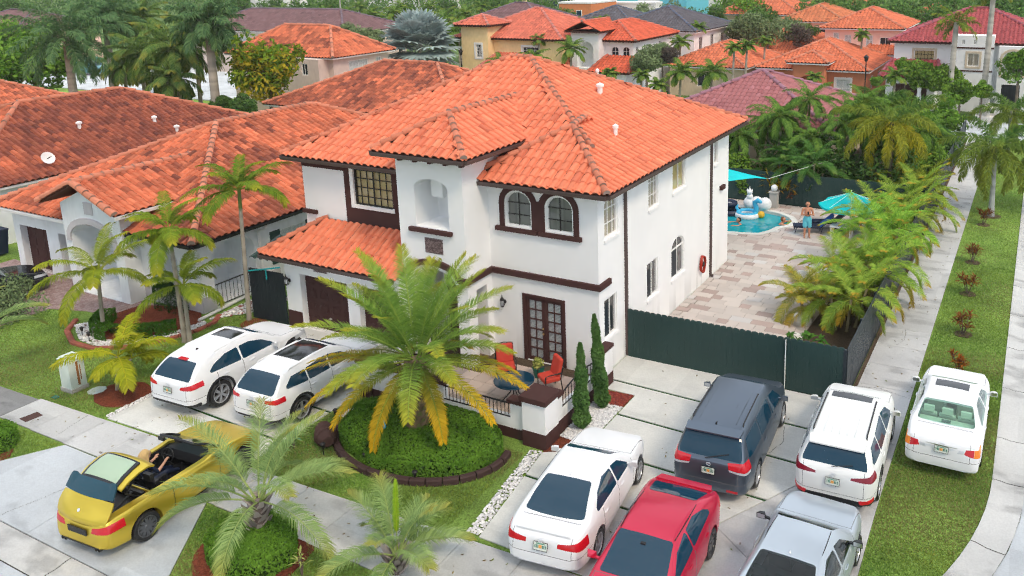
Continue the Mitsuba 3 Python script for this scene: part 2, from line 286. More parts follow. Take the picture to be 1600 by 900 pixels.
# beds
def bed(name, pts, bsdf, z, label=None): return structure(name, poly_sheet(pts, z), bsdf, label=label)
def blob(cx, cy, rx, ry, n=22, j=.12, s=0):
    r = np.random.default_rng(s); a = np.arange(n)*2*math.pi/n; k = 1+j*(r.random(n)-.5)
    return [(cx+rx*math.cos(t)*q, cy+ry*math.sin(t)*q) for t, q in zip(a, k)]
bed('mulch_bed', blob(-12.85, -8.95, .95, .75, s=1), 'mulch', .022)
bed('mulch_bed', blob(-13.2, -5.8, .45, .5, s=2), 'mulch', .022); bed('mulch_bed', blob(-13.5, -3.5, .5, .45, s=4), 'mulch', .022)
bed('mulch_bed', blob(-3.3, -12.15, 1.35, 1.15, s=3), 'mulch', .022)
bed('mulch_bed', [(.46, -2.3), (1.38, -2.24), (1.38, -3.0), (.46, -3.1)], 'mulch', .03); bed('mulch_bed', [(.47, -5.95), (.52, -5.1), (1.1, -5.2), (1.35, -5.48)], 'mulch', .03)
bed('mulch_bed', blob(-13.2, -12.6, .8, .5, s=8), 'mulch', .02)
bed('planting_bed', [(-19.3, -6.3), (-18, -7), (-16.7, -7.05), (-15.9, -6.3), (-15.2, -5.2), (-15.2, -4.4), (-16.6, -3.4), (-19, -4.2)], 'mulch', .03)
bed('soil_bed', blob(9.85, 21.7, .45, .45, s=5), 'soil', .02)
for x, y in [(9.62, 20.0), (9.56, 14.2), (9.66, 10.4), (9.82, 6.5), (9.93, 3.4)]: bed('soil_bed', blob(x, y, .3, .28, s=6), 'soil', .02)
bed('soil_bed', [(5.2, .15), (6.98, .15), (6.98, 19), (5.9, 19), (5.1, 9), (4.9, 4)], 'soil', .042)
bed('soil_bed', [(-12, 19.4), (7, 19.4), (7, 40), (-12, 40)], 'soil', .012)
def pebbles(name, pts, n, size, cols, z=.03):
    pg = Polygon(pts); a, b, c, d = pg.bounds; mb = MB()
    ico = trimesh.creation.icosphere(0); V, F = A(ico.vertices), A(ico.faces)
    xy = np.column_stack([a+(c-a)*rng.random(n), b+(d-b)*rng.random(n)]); xy = xy[shapely.contains_xy(pg, xy[:, 0], xy[:, 1])]
    for x, y in xy:
        s = size*(.6+.7*rng.random(3)); s[2] *= .6
        mb.add(V*s+A([x, y, z+s[2]*.4]), F, A(cols[rng.integers(len(cols))])*(.8+.3*rng.random()))
    return mb.put(name, 'pebble', color=True, kind='stuff')
WHT = [(.72, .72, .72), (.6, .6, .61), (.76, .75, .73), (.45, .45, .46)]
k = pebbles('pebble_strip', [(.14, -6.05), (.46, -6.0), (.93, -9.5), (.60, -9.5)], 1500, .035, WHT); labels[k].update(label='strip of white pebbles between the front lawn and the parking pad', category='pebbles')
k = pebbles('pebble_bed', [(.46, -3.1), (1.38, -3.0), (1.38, -5.45), (1.1, -5.2), (.5, -5.1)], 2600, .035, WHT); labels[k].update(label='bed of white pebbles round the two slim cypresses', category='pebbles')
k = pebbles('red_chips', [(.5, -2.32), (1.36, -2.26), (1.36, -3.0), (.5, -3.08)], 900, .03, [(.22, .03, .02), (.16, .03, .025), (.28, .06, .04)]); labels[k].update(label='red bark chips in the corner of the pebble bed beside the house', category='bark chips')
k = pebbles('pebble_strip', [(-5.95, -7.0), (-5.6, -7.0), (-5.2, -5.9), (-5.6, -5.8)], 500, .045, WHT+[(.1, .1, .1)]); labels[k].update(label='short strip of white and black pebbles beside the oval hedge', category='pebbles')
k = pebbles('pebble_strip', [(-12.1, -10.0), (-11.9, -10.0), (-11.9, -8), (-12.1, -8)], 300, .03, WHT); labels[k].update(label='thin line of white gravel along the left edge of the driveway', category='pebbles')
k = pebbles('pebble_strip', [(-19.5, -6.5), (-18, -7.22), (-16.75, -7.25), (-15.75, -6.5), (-15.1, -5.4), (-15.0, -4.3), (-15.35, -4.2), (-15.5, -5.2), (-16.1, -6.2), (-17, -6.75), (-18.1, -6.6), (-19.1, -5.9)], 5200, .04, WHT[:3]); labels[k].update(label="ribbon of bright white gravel inside the curving red border of the neighbour's bed", category='pebbles')
k = pebbles('rubble_strip', [(-15.3, -4.0), (-14.1, -2.5), (-14.1, -1.2), (-15.4, -2.0)], 900, .06, WHT+[(.3, .1, .08)]); labels[k].update(label='loose white stones along the wall of the left house beside the dark gate', category='stones')
# grass blades on the lawn in view
hard = shapely.union_all([Polygon(q).buffer(.03) for q in ([(7.27, -3.1), (8.84, -3.1), (8.84, 42), (7.27, 42)], cx_, [(-60, -11.5), (5.5, -11.42), (5.5, -9.5), (-14.9, -10.3), (-60, -11)], [(.04, .1), (7.3, .1), (7.3, -9.6), (.1, -9.6), (.1, -6)], [(-12.05, -3), (-6.2, -3), (-6.2, -9.9), (-12, -10.1)], [(-11.6, -11.4), (-5.8, -11.4), (-3.9, -14.1), (-13.3, -14.1)], blob(-12.85, -8.95, .95, .75, s=1), blob(-3.3, -12.15, 1.3, 1.1), [(-19.7, -6.5), (-18, -7.35), (-16.7, -7.35), (-15.6, -6.5), (-15.0, -5.2), (-15, -4), (-14, -1), (-13, 10), (-60, 10), (-60, -3.), (-22, -3.3)], [(-29.5, -3.3), (-22, -3.3), (-17, -4), (-20.4, -5.5), (-22, -6), (-22, -11), (-29.5, -11)], [(-14, -2.8), (.5, -6.05), (7.3, .1), (7.2, 42), (-14, 42)], [(-6.2, -6.2), (.5, -6.2), (.5, 1), (-6.2, 1)], blob(-2.9, -6.95, 2.5, 1.75))])
lawnp = Polygon(lawn_poly).difference(hard)
def blades(bounds, dens, h):
    a, b, c, d = bounds; n = int((c-a)*(d-b)*dens); xy = np.column_stack([a+(c-a)*rng.random(n), b+(d-b)*rng.random(n)])
    return xy[shapely.contains_xy(lawnp, xy[:, 0], xy[:, 1])], h
gv, gf, gc, base = [], [], [], 0
for bd, de, h in [((8.8, -12, 11.3, 4), 1500, .055), ((8.8, 4, 11.3, 14), 700, .055), ((8.8, 14, 11.3, 40), 260, .06), ((-6.3, -14.1, 8, -5.9), 1400, .055), ((-15, -14.1, -6.3, -3.), 900, .055), ((-30, -11, -15, -3.), 500, .055)]:
    xy, h = blades(bd, de, h); n = len(xy); th = rng.random(n)*2*math.pi; l = h*(.5+.9*rng.random(n)); w = .007+.006*rng.random(n); le = .9*rng.random(n)
    dx, dy = np.cos(th), np.sin(th); ph = rng.random(n)*2*math.pi
    p = np.column_stack([xy, np.zeros(n)])
    v = np.stack([p+np.column_stack([dx*w, dy*w, 0*w]), p-np.column_stack([dx*w, dy*w, 0*w]), p+np.column_stack([np.cos(ph)*l*le, np.sin(ph)*l*le, l])], 1)
    dry = meshkit.noise(np.column_stack([xy*.45+5, 0*xy[:, :1]])); t = rng.random(n)
    c = A([.125, .25, .045])+(A([.23, .36, .075])-A([.125, .25, .045]))*t[:, None]
    tone = meshkit.fbm(np.column_stack([xy*1.3, 0*xy[:, :1]+4])); c = c*(.62+.76*tone)[:, None]*A([1.0+.0, 1., 1.]); c[:, 0] *= .85+.5*meshkit.noise(np.column_stack([xy*.7+9, 0*xy[:, :1]]))
    c = np.where((dry[:, None]+.45*rng.random((n, 1)) > .90), A([.27, .27, .10]), c)
    gv.append(v.reshape(-1, 3)); gc.append(np.repeat(c, 3, 0)); gf.append(np.arange(3*n).reshape(-1, 3)+base); base += 3*n
k = put('grass', (np.vstack(gv), np.vstack(gf)), 'leaf', color=np.vstack(gc), kind='stuff'); labels[k].update(label='short green lawn grass, patchy and yellowing in places', category='grass')
# ---------------------------------------------------------------- barrel-tile roofs
def tile_arrays(face, w=.30, l=.40, hump=.075, seg=5, over=.06, lip=True, jit=.012, grow=.0, seed=0):
    """tiles on a planar roof face: corners face[0], face[1] lie on the eave, counter-clockwise from outside. Returns (verts N,k,3), faces (k), centres."""
    r = np.random.default_rng(seed); P = A(face, float); n = np.cross(P[1]-P[0], P[2]-P[0]); n /= np.linalg.norm(n)
    if n[2] < 0: n = -n
    e = P[1]-P[0]; e /= np.linalg.norm(e); s = np.cross(n, e); s /= np.linalg.norm(s)
    if s[2] < 0: s = -s; e = -e
    a = (P-P[0]) @ e; b = (P-P[0]) @ s; pg = Polygon(np.column_stack([a, b])).buffer(grow)
    na = np.arange(a.min()-grow, a.max()+grow, w); nb = np.arange(-over, b.max()+grow, l)
    ca, cb = np.meshgrid(na+w/2, nb); ca, cb = ca.ravel(), cb.ravel()
    ok = shapely.contains_xy(pg, ca, np.maximum(cb+l*.45, .02)); ca, cb = ca[ok], cb[ok]; N = len(ca)
    t = np.linspace(-1, 1, seg*2+1)
    prof_a = np.concatenate([[-.5], t*.36, [.5]])*w
    prof_h = np.concatenate([[.012], .02+hump*np.sqrt(np.clip(1-t**2, 0, 1)), [.012]])
    m = len(prof_a)
    da = jit*(r.random(N)-.5); dh = jit*.6*r.random(N); db = jit*1.6*(r.random(N)-.5)
    def row(bb, hh, sc=1.): return (ca+da)[:, None]+prof_a*sc, (cb+db)[:, None]+bb+0*prof_a, dh[:, None]+prof_h+hh
    rows = [row(0., .026), row(l*1.08, .0, .94)]
    if lip: rows.insert(0, (rows[0][0], rows[0][1], rows[0][2]-.03*np.where(prof_h > .015, 1, .4)))
    V = np.concatenate([P[0]+x[..., None]*e+y[..., None]*s+z[..., None]*n for x, y, z in rows], 1)
    F = [[k*m+i, k*m+i+1, (k+1)*m+i+1, (k+1)*m+i] for k in range(len(rows)-1) for i in range(m-1)]
    F = A(F); F = np.vstack([F[:, [0, 1, 2]], F[:, [0, 2, 3]]])
    return V, F, P[0]+ca[:, None]*e+(cb+l/2)[:, None]*s
def tile_colors(ctr, base, var=.16, mold=0., seed=0, mold_col=(.075, .022, .020), pale=(.42, .20, .12)):
    r = np.random.default_rng(seed+5); N = len(ctr); c = A(base)*(1+var*(r.random((N, 1))-.5)*2)
    k = r.random(N); c[k < .04] *= A([.82, .76, .78]); c[k > .93] *= A([1.12, 1.22, 1.25])
    if mold:
        f = .55*meshkit.fbm(ctr*.55+seed)+.45*meshkit.fbm(ctr*A([1.6, 1.6, 1.6])+seed+9); q = np.clip((f-.56+mold*.115+.20*(r.random(N)-.5))*5, 0, 1)*(.55+.45*r.random(N))
        c = c*(1-q[:, None]*.85)+A(mold_col)*q[:, None]*.85*(.7+.6*r.random((N, 1)))
    return c
def emit_tiles(holder, packs, bsdf='tile', parts=0, name='tile', rest='outlying_tile'):
    """packs: (V, F, centres, colours). The `parts` nearest tiles become parts of the holder, the others one part of it."""
    cen = np.vstack([p[2] for p in packs]); d = np.linalg.norm(cen-CAM, axis=1)
    cut = np.sort(d)[parts-1] if 0 < parts < len(d) else (-1 if parts == 0 else 1e9)
    mb = MB(); i = 0
    for V, F, c, col in packs:
        n, k = V.shape[:2]; near = d[i:i+n] <= cut; i += n
        for j in np.nonzero(near)[0]: put(name, (V[j], F), bsdf, holder, color=np.broadcast_to(col[j], (k, 3)).copy())
        far = np.nonzero(~near)[0]
        if len(far):
            Ff = (F[None]+(np.arange(len(far))*k)[:, None, None]).reshape(-1, 3)
            mb.add(V[far].reshape(-1, 3), Ff); mb.c[-1] = np.repeat(col[far], k, 0)
    if mb.n: mb.put(rest if parts else name, bsdf, holder, color=True, kind='stuff')
def cap_line(mb, a, b, r=.095, l=.38, col=(.4, .1, .05), seed=0, list_=None, k=7):
    """ridge tiles lapped from a (low) to b (high)"""
    rr = np.random.default_rng(seed); a, b = A(a, float), A(b, float); L = np.linalg.norm(b-a)+1e-9
    if L < .05: return
    d = (b-a)/L; n = max(1, int(round(L/l)))
    u = np.cross(d, [0, 0, 1.]); u /= np.linalg.norm(u); w = np.cross(u, d); th = np.linspace(-.35, math.pi+.35, k+2)
    for i in range(n):
        p, q = a+d*(L*i/n-.03), a+d*(L*(i+1)/n+.03); c = A(col)*(.85+.3*rr.random())
        rings = []
        for pt, rad, dz in ((p, r*1.12, .035), (p, r*1.2, .045), (q, r*.95, .0)):
            rings.append(pt+w*dz+rad*(np.cos(th)[:, None]*u+np.sin(th)[:, None]*w))
        v = np.vstack(rings+[[p+w*.03]]); m = k+2
        f = [[j*m+i2, j*m+i2+1, (j+1)*m+i2+1] for j in range(2) for i2 in range(m-1)]+[[j*m+i2, (j+1)*m+i2+1, (j+1)*m+i2] for j in range(2) for i2 in range(m-1)]+[[i2+1, i2, 3*m] for i2 in range(m-1)]
        tgt = MB() if list_ is not None else mb
        cc = np.broadcast_to(c, (len(v), 3)).copy()
        if list_ is not None or True: cc[:m] = A([.30, .22, .19])*(.7+.5*rr.random()); cc[-1] = cc[0]
        tgt.add(v, f); tgt.c[-1] = cc
        if list_ is not None: list_.append(tgt)
def deck(mb, face, t=.05):
    P = A(face, float); n = len(P); nn = np.cross(P[1]-P[0], P[2]-P[0]); nn /= np.linalg.norm(nn); nn *= np.sign(nn[2])
    v = np.vstack([P-nn*.0, P-nn*t]); f = [[0, i, i+1] for i in range(1, n-1)]+[[n, n+i+1, n+i] for i in range(1, n-1)]
    for i in range(n): j = (i+1) % n; f += [[i, n+i, n+j], [i, n+j, j]]
    mb.add(v, f)
# ---------------------------------------------------------------- window and trim makers
def window(holder, fr, poly, depth=.16, glass=.05, fw=.045, frame='frame_white', back='room_dark', nx=2, nz=3, mull='frame_white', mw=.022, mid=None, name='window', hcut=None, trans=None):
    """an opening's fittings: reveal frame, pane, glazing bars and the blind or room seen behind, set back in the wall"""
    k = node(holder, name); cs = CS([A(poly, float)], m3.FillRule.NonZero); b = cs.bounds(); x0, z0, x1, z1 = b
    put('frame', man_arrays((cs-cs.offset(-fw, m3.JoinType.Miter)).extrude(.07).translate((0, 0, -glass-.06)).transform(fr)), frame, k)
    put('pane', man_arrays(cs.offset(-fw*.5, m3.JoinType.Miter).extrude(.004).translate((0, 0, -glass-.034)).transform(fr)), 'pane_thin', k)
    put('blind' if 'blind' in back or back == 'curtain' else 'room', man_arrays(cs.offset(-.002, m3.JoinType.Miter).extrude(.006).translate((0, 0, -depth+.012)).transform(fr)), back, k)
    bars = CS()
    for i in range(1, nx):
        w = mw*(1.9 if mid == i else 1); x = x0+(x1-x0)*i/nx; bars = bars+CS([A(rect(x-w/2, x+w/2, z0, z1))], m3.FillRule.NonZero)
    for j in range(1, nz): z = z0+(z1-z0)*j/nz; bars = bars+CS([A(rect(x0, x1, z-mw/2, z+mw/2))], m3.FillRule.NonZero)
    if trans is not None: bars = bars+CS([A(rect(x0, x1, trans-.03, trans+.03))], m3.FillRule.NonZero)
    bars = bars ^ cs.offset(-fw*.6, m3.JoinType.Miter)
    if nx > 1 or nz > 1 or trans is not None: put('glazing_bar', man_arrays(bars.extrude(.03).translate((0, 0, -glass-.022)).transform(fr)), mull, k)
    return k
scene['m_pane_thin'] = {'type': 'thindielectric', 'int_ior': 1.22}
def gutter(holder, pts, bsdf='gutter_metal', w=.13, h=.12, name='gutter'):
    """open box gutter along pts (level), hung outside the given line"""
    mb = MB()
    for a, b in zip(pts[:-1], pts[1:]):
        a, b = A(a, float), A(b, float); d = (b-a)/np.linalg.norm(b-a); o = A([d[1], -d[0], 0]); a = a-d*.0; b = b+d*.0
        prof = [(0, 0), (0, -h), (w*.8, -h), (w, -.01), (w, .012), (w-.02, .012), (w-.02, -.005), (w*.75, -h+.02), (.012, -h+.02), (.012, 0)]
        v = [p+o*x+A([0, 0, z]) for p in (a, b) for x, z in prof]; m = len(prof)
        f = [[i, (i+1) % m, m+(i+1) % m, m+i] for i in range(m)]+[[0, 1, 2, 3], [m+3, m+2, m+1, m], [3, 4, 5, 6], [m+6, m+5, m+4, m+3]]
        mb.add(v, f)
    return mb.put(name, bsdf, holder)
FR = lambda Y, o=0.: frame((0, Y, 0), (1, 0, 0), (0, -1, 0))     # facade facing the street (-Y): axes X, Z
FX = lambda X: frame((X, 0, 0), (0, 1, 0), (1, 0, 0))            # facade facing the side street (+X): axes Y, Z
def FXm(X): return frame((X, 0, 0), (0, -1, 0), (-1, 0, 0))
def cutter(poly, fr, d=.16): return ext(poly, -d, .5, fr)
# ---------------------------------------------------------------- the white corner house
H = thing('white_house', 'two-storey white house with brown trim and a bright orange tile roof in the middle', 'house')
L_, R_, Y0, Y1 = -12.2, 0., -1.75, 10.1
YB, YG = -3.06, -3.0
body = mbox(L_, R_, Y0, Y1, -.1, 6.08)
bay = mbox(-6.56, -3.97, YB, Y0+.3, -.1, 7.0)
bay = bay + mbox(-6.56, -3.97, Y0, .6, 6.0, 7.0)
gar = mbox(L_, -6.56, YG, Y0+.3, -.1, 2.8)
F_, B_, G_, S_ = FR(Y0), FR(YB), FR(YG), FX(0.)
W1 = arch(-3.30, -2.36, 4.64, 5.38, 5.80); W2 = arch(-1.80, -.86, 4.64, 5.38, 5.80)
DOOR = rect(-2.80, -1.22, .12, 2.42); LW = rect(-9.72, -7.98, 4.56, 5.86)
cut = cutter(W1, F_)+cutter(W2, F_)+cutter(DOOR, F_, .14)+cutter(LW, F_)
SW = [(arch(-1.32, -.40, 4.45, 5.42, 5.86), 3, 3, 'curtain'), (arch(1.93, 2.73, 4.52, 5.50, 5.88), 3, 3, 'curtain'), (rect(4.03, 5.23, 4.58, 5.92), 2, 1, 'blind_tan'), (rect(8.36, 8.78, 4.68, 5.9), 1, 1, 'room_grey'),
      (rect(-1.42, -.55, 1.18, 2.5), 2, 1, 'room_dark'), (rect(1.76, 2.68, 1.3, 2.62), 2, 1, 'room_dark'), (arch(3.9, 5.15, 1.28, 2.38, 2.80), 2, 1, 'room_dark')]
for p, a, b, c in SW: cut = cut+cutter(p, S_, .14)
NI = arch(-5.87, -4.55, 4.66, 5.95, 6.26); EN = arch(-6.15, -4.40, .05, 2.75, 3.28)
cut_b = cutter(NI, B_, 1.15)+cutter(EN, B_, 1.5)+cutter(rect(-2.62, -2.05, .05, 2.62), FX(-3.97), .9)
D1 = rect(-11.46, -9.22, .03, 2.10); D2 = rect(-8.70, -6.95, .03, 2.10)
cut_g = cutter(D1, G_, .3)+cutter(D2, G_, .3)
wall = (body+bay+gar)-cut-cut_b-cut_g
put('wall', man_arrays(wall), 'white_stucco', H)
# windows of the front
for p in (W1, W2): window(H, F_, p, frame='frame_white', back='room_grey', nx=2, nz=3, mull='frame_black')
arches = CS([A(arch(-3.53, -2.13, 4.6, 5.42, 6.02))], m3.FillRule.NonZero)+CS([A(arch(-2.06, -.64, 4.6, 5.42, 6.02))], m3.FillRule.NonZero)+CS([A(rect(-2.2, -1.98, 4.6, 5.55))], m3.FillRule.NonZero)
arches = arches-CS([A(W1)], m3.FillRule.NonZero).offset(.04, m3.JoinType.Miter)-CS([A(W2)], m3.FillRule.NonZero).offset(.04, m3.JoinType.Miter)
put('arch_surround', man_arrays(ext(arches, -.002, .045, F_)), 'brown_paint', H)
for w in (W1, W2):
    c = CS([A(w)], m3.FillRule.NonZero); put('reveal_trim', man_arrays(ext(c.offset(.045, m3.JoinType.Miter)-c, -.004, .025, F_)), 'frame_white', H)
for a, b in ((-3.68, -2.12), (-2.07, -.54)): put('window_sill', man_arrays(ext(rect(a, b, 4.46, 4.60), -.002, .11, F_)), 'brown_paint', H)
window(H, F_, LW, frame='frame_black', fw=.05, back='blind_tan', nx=6, nz=4, mull='frame_black', mid=3, mw=.028)
bf = CS([A(rect(-12.2, -6.56, 5.74, 6.0))], m3.FillRule.NonZero)+CS([A(rect(-10.16, -6.56, 3.7, 6.0))], m3.FillRule.NonZero)
c = CS([A(LW)], m3.FillRule.NonZero)
put('brown_panel', man_arrays(ext(bf-c.offset(.02, m3.JoinType.Miter), -.002, .02, F_)), 'brown_paint', H)
wt = (CS([A(rect(-9.88, -7.9, 4.44, 5.92))], m3.FillRule.NonZero)-c)-CS([A(rect(-7.98, -7.8, 4.6, 6.))], m3.FillRule.NonZero)-CS([A(rect(-9.8, -7.7, 5.86, 6.))], m3.FillRule.NonZero)
put('window_trim', man_arrays(ext(wt, -.002, .035, F_)), 'frame_white', H)
put('wall_stub', man_arrays(ext(rect(-12.27, -11.6, 3.98, 4.12), -.002, .1, F_)), 'brown_paint', H)
# French doors: frame, two leaves of glazed lights, blinds, handles
fd = node(H, 'french_door')
put('frame', man_arrays(ext(CS([A(DOOR)], m3.FillRule.NonZero)-CS([A(rect(-2.70, -1.32, .12, 2.33))], m3.FillRule.NonZero), -.1, .03, F_)), 'brown_paint', fd)
for a, b in ((-2.70, -2.015), (-2.005, -1.32)):
    lf = CS([A(rect(a, b, .13, 2.33))], m3.FillRule.NonZero); lights = CS()
    for i in range(2):
        for j in range(6):
            w = (b-a-.22)/2; h = 2.0/6; x = a+.10+i*(w+.02); z = .24+j*h
            lights = lights+CS([A(rect(x, x+w, z, z+h-.03))], m3.FillRule.NonZero)
    put('leaf', man_arrays(ext(lf-lights, -.09, -.04, F_)), 'brown_paint', fd)
    put('pane', man_arrays(ext(rect(a+.05, b-.05, .2, 2.28), -.075, -.071, F_)), 'pane_thin', fd)
    put('blind', man_arrays(ext(rect(a+.04, b-.04, .18, 2.3), -.13, -.115, F_)), 'blind', fd)
put('handle', MB().sphere((-2.06, Y0+.0, 1.12), (.03, .04, .03)).sphere((-2.06, Y0+.0, 1.30), (.026, .035, .026)).arr(), 'brass', fd)
def lantern(holder, o, n, s=1., name='wall_lantern', label='black wall lantern beside the french door'):
    t = thing(name, label, 'wall lamp') if holder is None else node(holder, name)
    n = A(n, float); o = A(o, float); c = o+n*.16*s
    mb = MB(); mb.lathe([(0, -.02), (.06*s, -.02), (.075*s, .0), (.06*s, .02), (0, .02)], 10, R=np.column_stack([np.cross([0, 0, 1], n), [0, 0, 1], n]), t=o+n*.012)
    mb.tube([o+A([0, 0, -.06*s]), o+n*.09*s+A([0, 0, -.16*s]), c+A([0, 0, -.13*s])], .014*s); mb.lathe([(0, .12*s), (.085*s, .10*s), (.05*s, .17*s), (.02*s, .2*s), (.012*s, .28*s), (0, .3*s)], 8, t=c)
    mb.lathe([(0, -.16*s), (.02*s, -.15*s), (.05*s, -.1*s), (.055*s, -.085*s), (0, -.085*s)], 8, t=c)
    for k in range(6): a = k*math.pi/3; mb.tube([c+A([.055*s*math.cos(a), .055*s*math.sin(a), -.09*s]), c+A([.075*s*math.cos(a), .075*s*math.sin(a), .11*s])], .007*s, 4)
    mb.put('bracket', 'iron', t); put('shade', MB().lathe([(0, -.08*s), (.048*s, -.08*s), (.066*s, .1*s), (0, .1*s)], 8, t=c).arr(), 'clear_lamp', t)
    return t
lantern(None, (-3.5, Y0, 2.0), (0, -1, 0)); lantern(None, (-12.0, YG, 1.78), (0, -1, 0), label='black wall lantern at the corner of the garage beside the dark gate')
# belt course: over the entrance arch, round the bay and along the wing
def band(fr, line, t=.16, d=.10):
    p = A(line, float); out = M()
    for a, b in zip(p[:-1], p[1:]):
        u = (b-a)/np.linalg.norm(b-a); nn = A([-u[1], u[0]])*t/2; out = out+ext(CS([A([a-nn, b-nn, b+nn, a+nn])], m3.FillRule.NonZero).offset(.012, m3.JoinType.Round), -.002, d, fr)
    return out
ac, ar = -5.275, .98
aline = [(-6.56, 3.06), (-6.40, 3.06)]+[(ac-ar*1.02*math.cos(t), 3.06+.46*math.sin(t)) for t in np.linspace(.08, math.pi-.08, 12)]+[(-4.15, 3.06), (-3.86, 3.06)]
put('belt_course', man_arrays(band(B_, aline)+band(FX(-3.97), [(YB-.1, 3.06), (Y0, 3.06)])+band(F_, [(-3.97, 3.06), (.1, 3.06)])+band(S_, [(Y0-.1, 3.06), (-1.08, 3.06)])), 'brown_paint', H)
put('balcony_sill', man_arrays(ext(rect(-6.1, -4.43, 4.50, 4.63), -.002, .13, B_)), 'brown_paint', H)
put('balcony_box', man_arrays(mbox(-5.55, -5.1, YB+.45, YB+1.0, 5.55, 6.2)), 'white_stucco', H)
mat('fretwork', lambda p, n, uv: mix((.055, .03, .03), (.28, .22, .22), smoothstep(.52, .62, noise(p.x*42, 3., p.z*42))), .8, .2)
put('grille', man_arrays(ext(rect(-5.55, -4.85, 3.82, 4.32), -.002, .02, B_)), 'fretwork', H); put('grille', man_arrays(ext(rect(-10.72, -10.1, 2.32, 2.58), -.002, .02, G_)), 'fretwork', H)
# entrance: brown door and side piece seen through the arches
put('front_door', man_arrays(mbox(-5.9, -4.62, YB+1.38, YB+1.46, .1, 2.6)), 'brown_paint', H)
put('entrance_pilaster', man_arrays(mbox(-4.66, -4.42, YB+.25, YB+.9, .1, 3.0)), 'brown_paint', H)
put('entrance_screen', man_arrays(mbox(-4.6, -4.5, -2.7, -1.9, .1, 2.6)), 'brown_paint', H)
# garage doors with raised panels
for a, b, zt, pr in ((-11.46, -9.22, 2.10, 4), (-8.70, -6.95, 2.10, 3)):
    gd = node(H, 'garage_door'); base = mbox(a-.0, b, YG+.24, YG+.29, .0, zt)
    put('leaf', man_arrays(base), 'garage_brown', gd) if False else put('leaf', man_arrays(base), 'brown_paint', gd)
    for i in range(pr):
        for j in range(4):
            w = (b-a)/pr; x = a+w*i; z = .05+j*(zt-.05)/4
            fr = CS([A(rect(x+.09, x+w-.09, z+.09, z+(zt-.05)/4-.07))], m3.FillRule.NonZero)
            put('panel', man_arrays(ext(fr-fr.offset(-.035, m3.JoinType.Miter), -.245, -.222, G_)+ext(fr.offset(-.09, m3.JoinType.Miter), -.245, -.228, G_)), 'brown_paint', gd)
    put('handle', MB().box((a+b)/2-.06, (a+b)/2+.06, YG+.20, YG+.24, .48, .52).arr(), 'chrome', gd)
put_each('plinth', ext(rect(-12.21, -11.5, -.02, .62), -.002, .02, G_)+ext(rect(-6.9, -6.5, -.02, .62), -.002, .02, G_), 'brown_paint', H)
# side windows, downpipes, hose, vents
for p, nx, nz, bk in SW:
    w = window(H, S_, p, depth=.14, fw=.05, back=bk, nx=nx, nz=nz, mid=None, mw=.035 if nz == 1 else .022, trans=2.38 if p[0][0] == 3.9 else None)
    b = CS([A(p)], m3.FillRule.NonZero).bounds(); put('sill', man_arrays(ext(rect(b[0]-.06, b[2]+.06, b[1]-.09, b[1]-.002), -.002, .06, S_)), 'white_stucco', w)
    if bk == 'room_dark': put('screen', man_arrays(ext(rect(b[0]+.05, (b[0]+b[2])/2, b[1]+.05, min(b[3], 2.35)-.03), -.075, -.068, S_)), 'fence_dark', w)
for y in (.0, 7.85): put('downpipe', MB().box(.005, .085, y+.02, y+.12, .12, 5.75).box(.005, .16, y+.03, y+.11, .05, .14).tube([(.05, y+.07, 5.7), (.12, y+.07, 5.85), (.5, y-.6 if y > 1 else y+.9, 6.02)], .045, 6).arr(), 'gutter_metal', H)
hz = thing('garden_hose', 'red garden hose coiled on a reel against the white side wall', 'hose')
a = np.linspace(0, 2*math.pi*7, 260); put('hose', MB().tube(np.column_stack([.07+.09*(a/a[-1])+.01*np.sin(a*3), 6.85+(.22+.02*np.sin(a*.37))*np.cos(a), .95+(.33+.02*np.cos(a*.53))*np.sin(a)]), .022, 5).arr(), 'red_plastic', hz)
put('reel', MB().lathe([(.0, 0), (.1, 0), (.1, .16), (0, .16)], 12, R=[[0, 0, 1], [1, 0, 0], [0, 1, 0]], t=(0, 6.85, .95)).arr(), 'iron', hz)
# ---- roofs
ZE = 6.16; TB = (.66, .195, .105)
e = dict(l=-12.75, r=.55, f=-2.12, b=10.65)
ap1, ap2 = A([-5.95, 4.15, 9.22]), A([-6.9, 4.2, 9.22])
FLc, FRc, BRc, BLc = [A(p+(ZE,)) for p in ((e['l'], e['f']), (e['r'], e['f']), (e['r'], e['b']), (e['l'], e['b']))]
main = [[FLc, FRc, ap1, ap2], [FRc, BRc, ap1], [BRc, BLc, ap2, ap1], [BLc, FLc, ap2]]
wl = -4.42; wpk = A([-1.93, .28, 7.56]); wk2 = A([-2.35, 1.9, 7.56])
wing = [[A([wl, -2.2, ZE+.0]), A([e['r'], -2.2, ZE+.0]), wpk], [A([wl, 1.2, ZE+.0]), A([wl, -2.2, ZE]), wpk, wk2]]
bz = 7.12; bx0, bx1, bf_, bb = -7.05, -3.48, -3.55, 2.5; bm = (bx0+bx1)/2; bp = A([bm, bf_+1.72, bz+.98]); bq = A([bm, 3.4, bz+.98])
bayr = [[A([bx0, bf_, bz]), A([bx1, bf_, bz]), bp], [A([bx1, bf_, bz]), A([bx1, .55, bz]), A([bm+.02, 2.9, bz+.98]), bp], [A([bx0, 2.0, bz]), A([bx0, bf_, bz]), bp, A([bm, 2.9, bz+.98])]]
gz = 2.86; gx0, gx1, gf = -12.75, -6.575, -3.52; gp = A([-11.1, -1.78, gz+1.02]); gq = A([gx1, -1.78, gz+1.02])
garr = [[A([gx0, gf, gz]), A([gx1, gf, gz]), gq, gp], [A([gx0, -1.78, gz]), A([gx0, gf, gz]), gp]]
RF = node(H, 'roof'); mb = MB()
for f in main+wing+bayr+garr: deck(mb, f)
mb.put('deck', 'roof_deck', RF)
packs = []
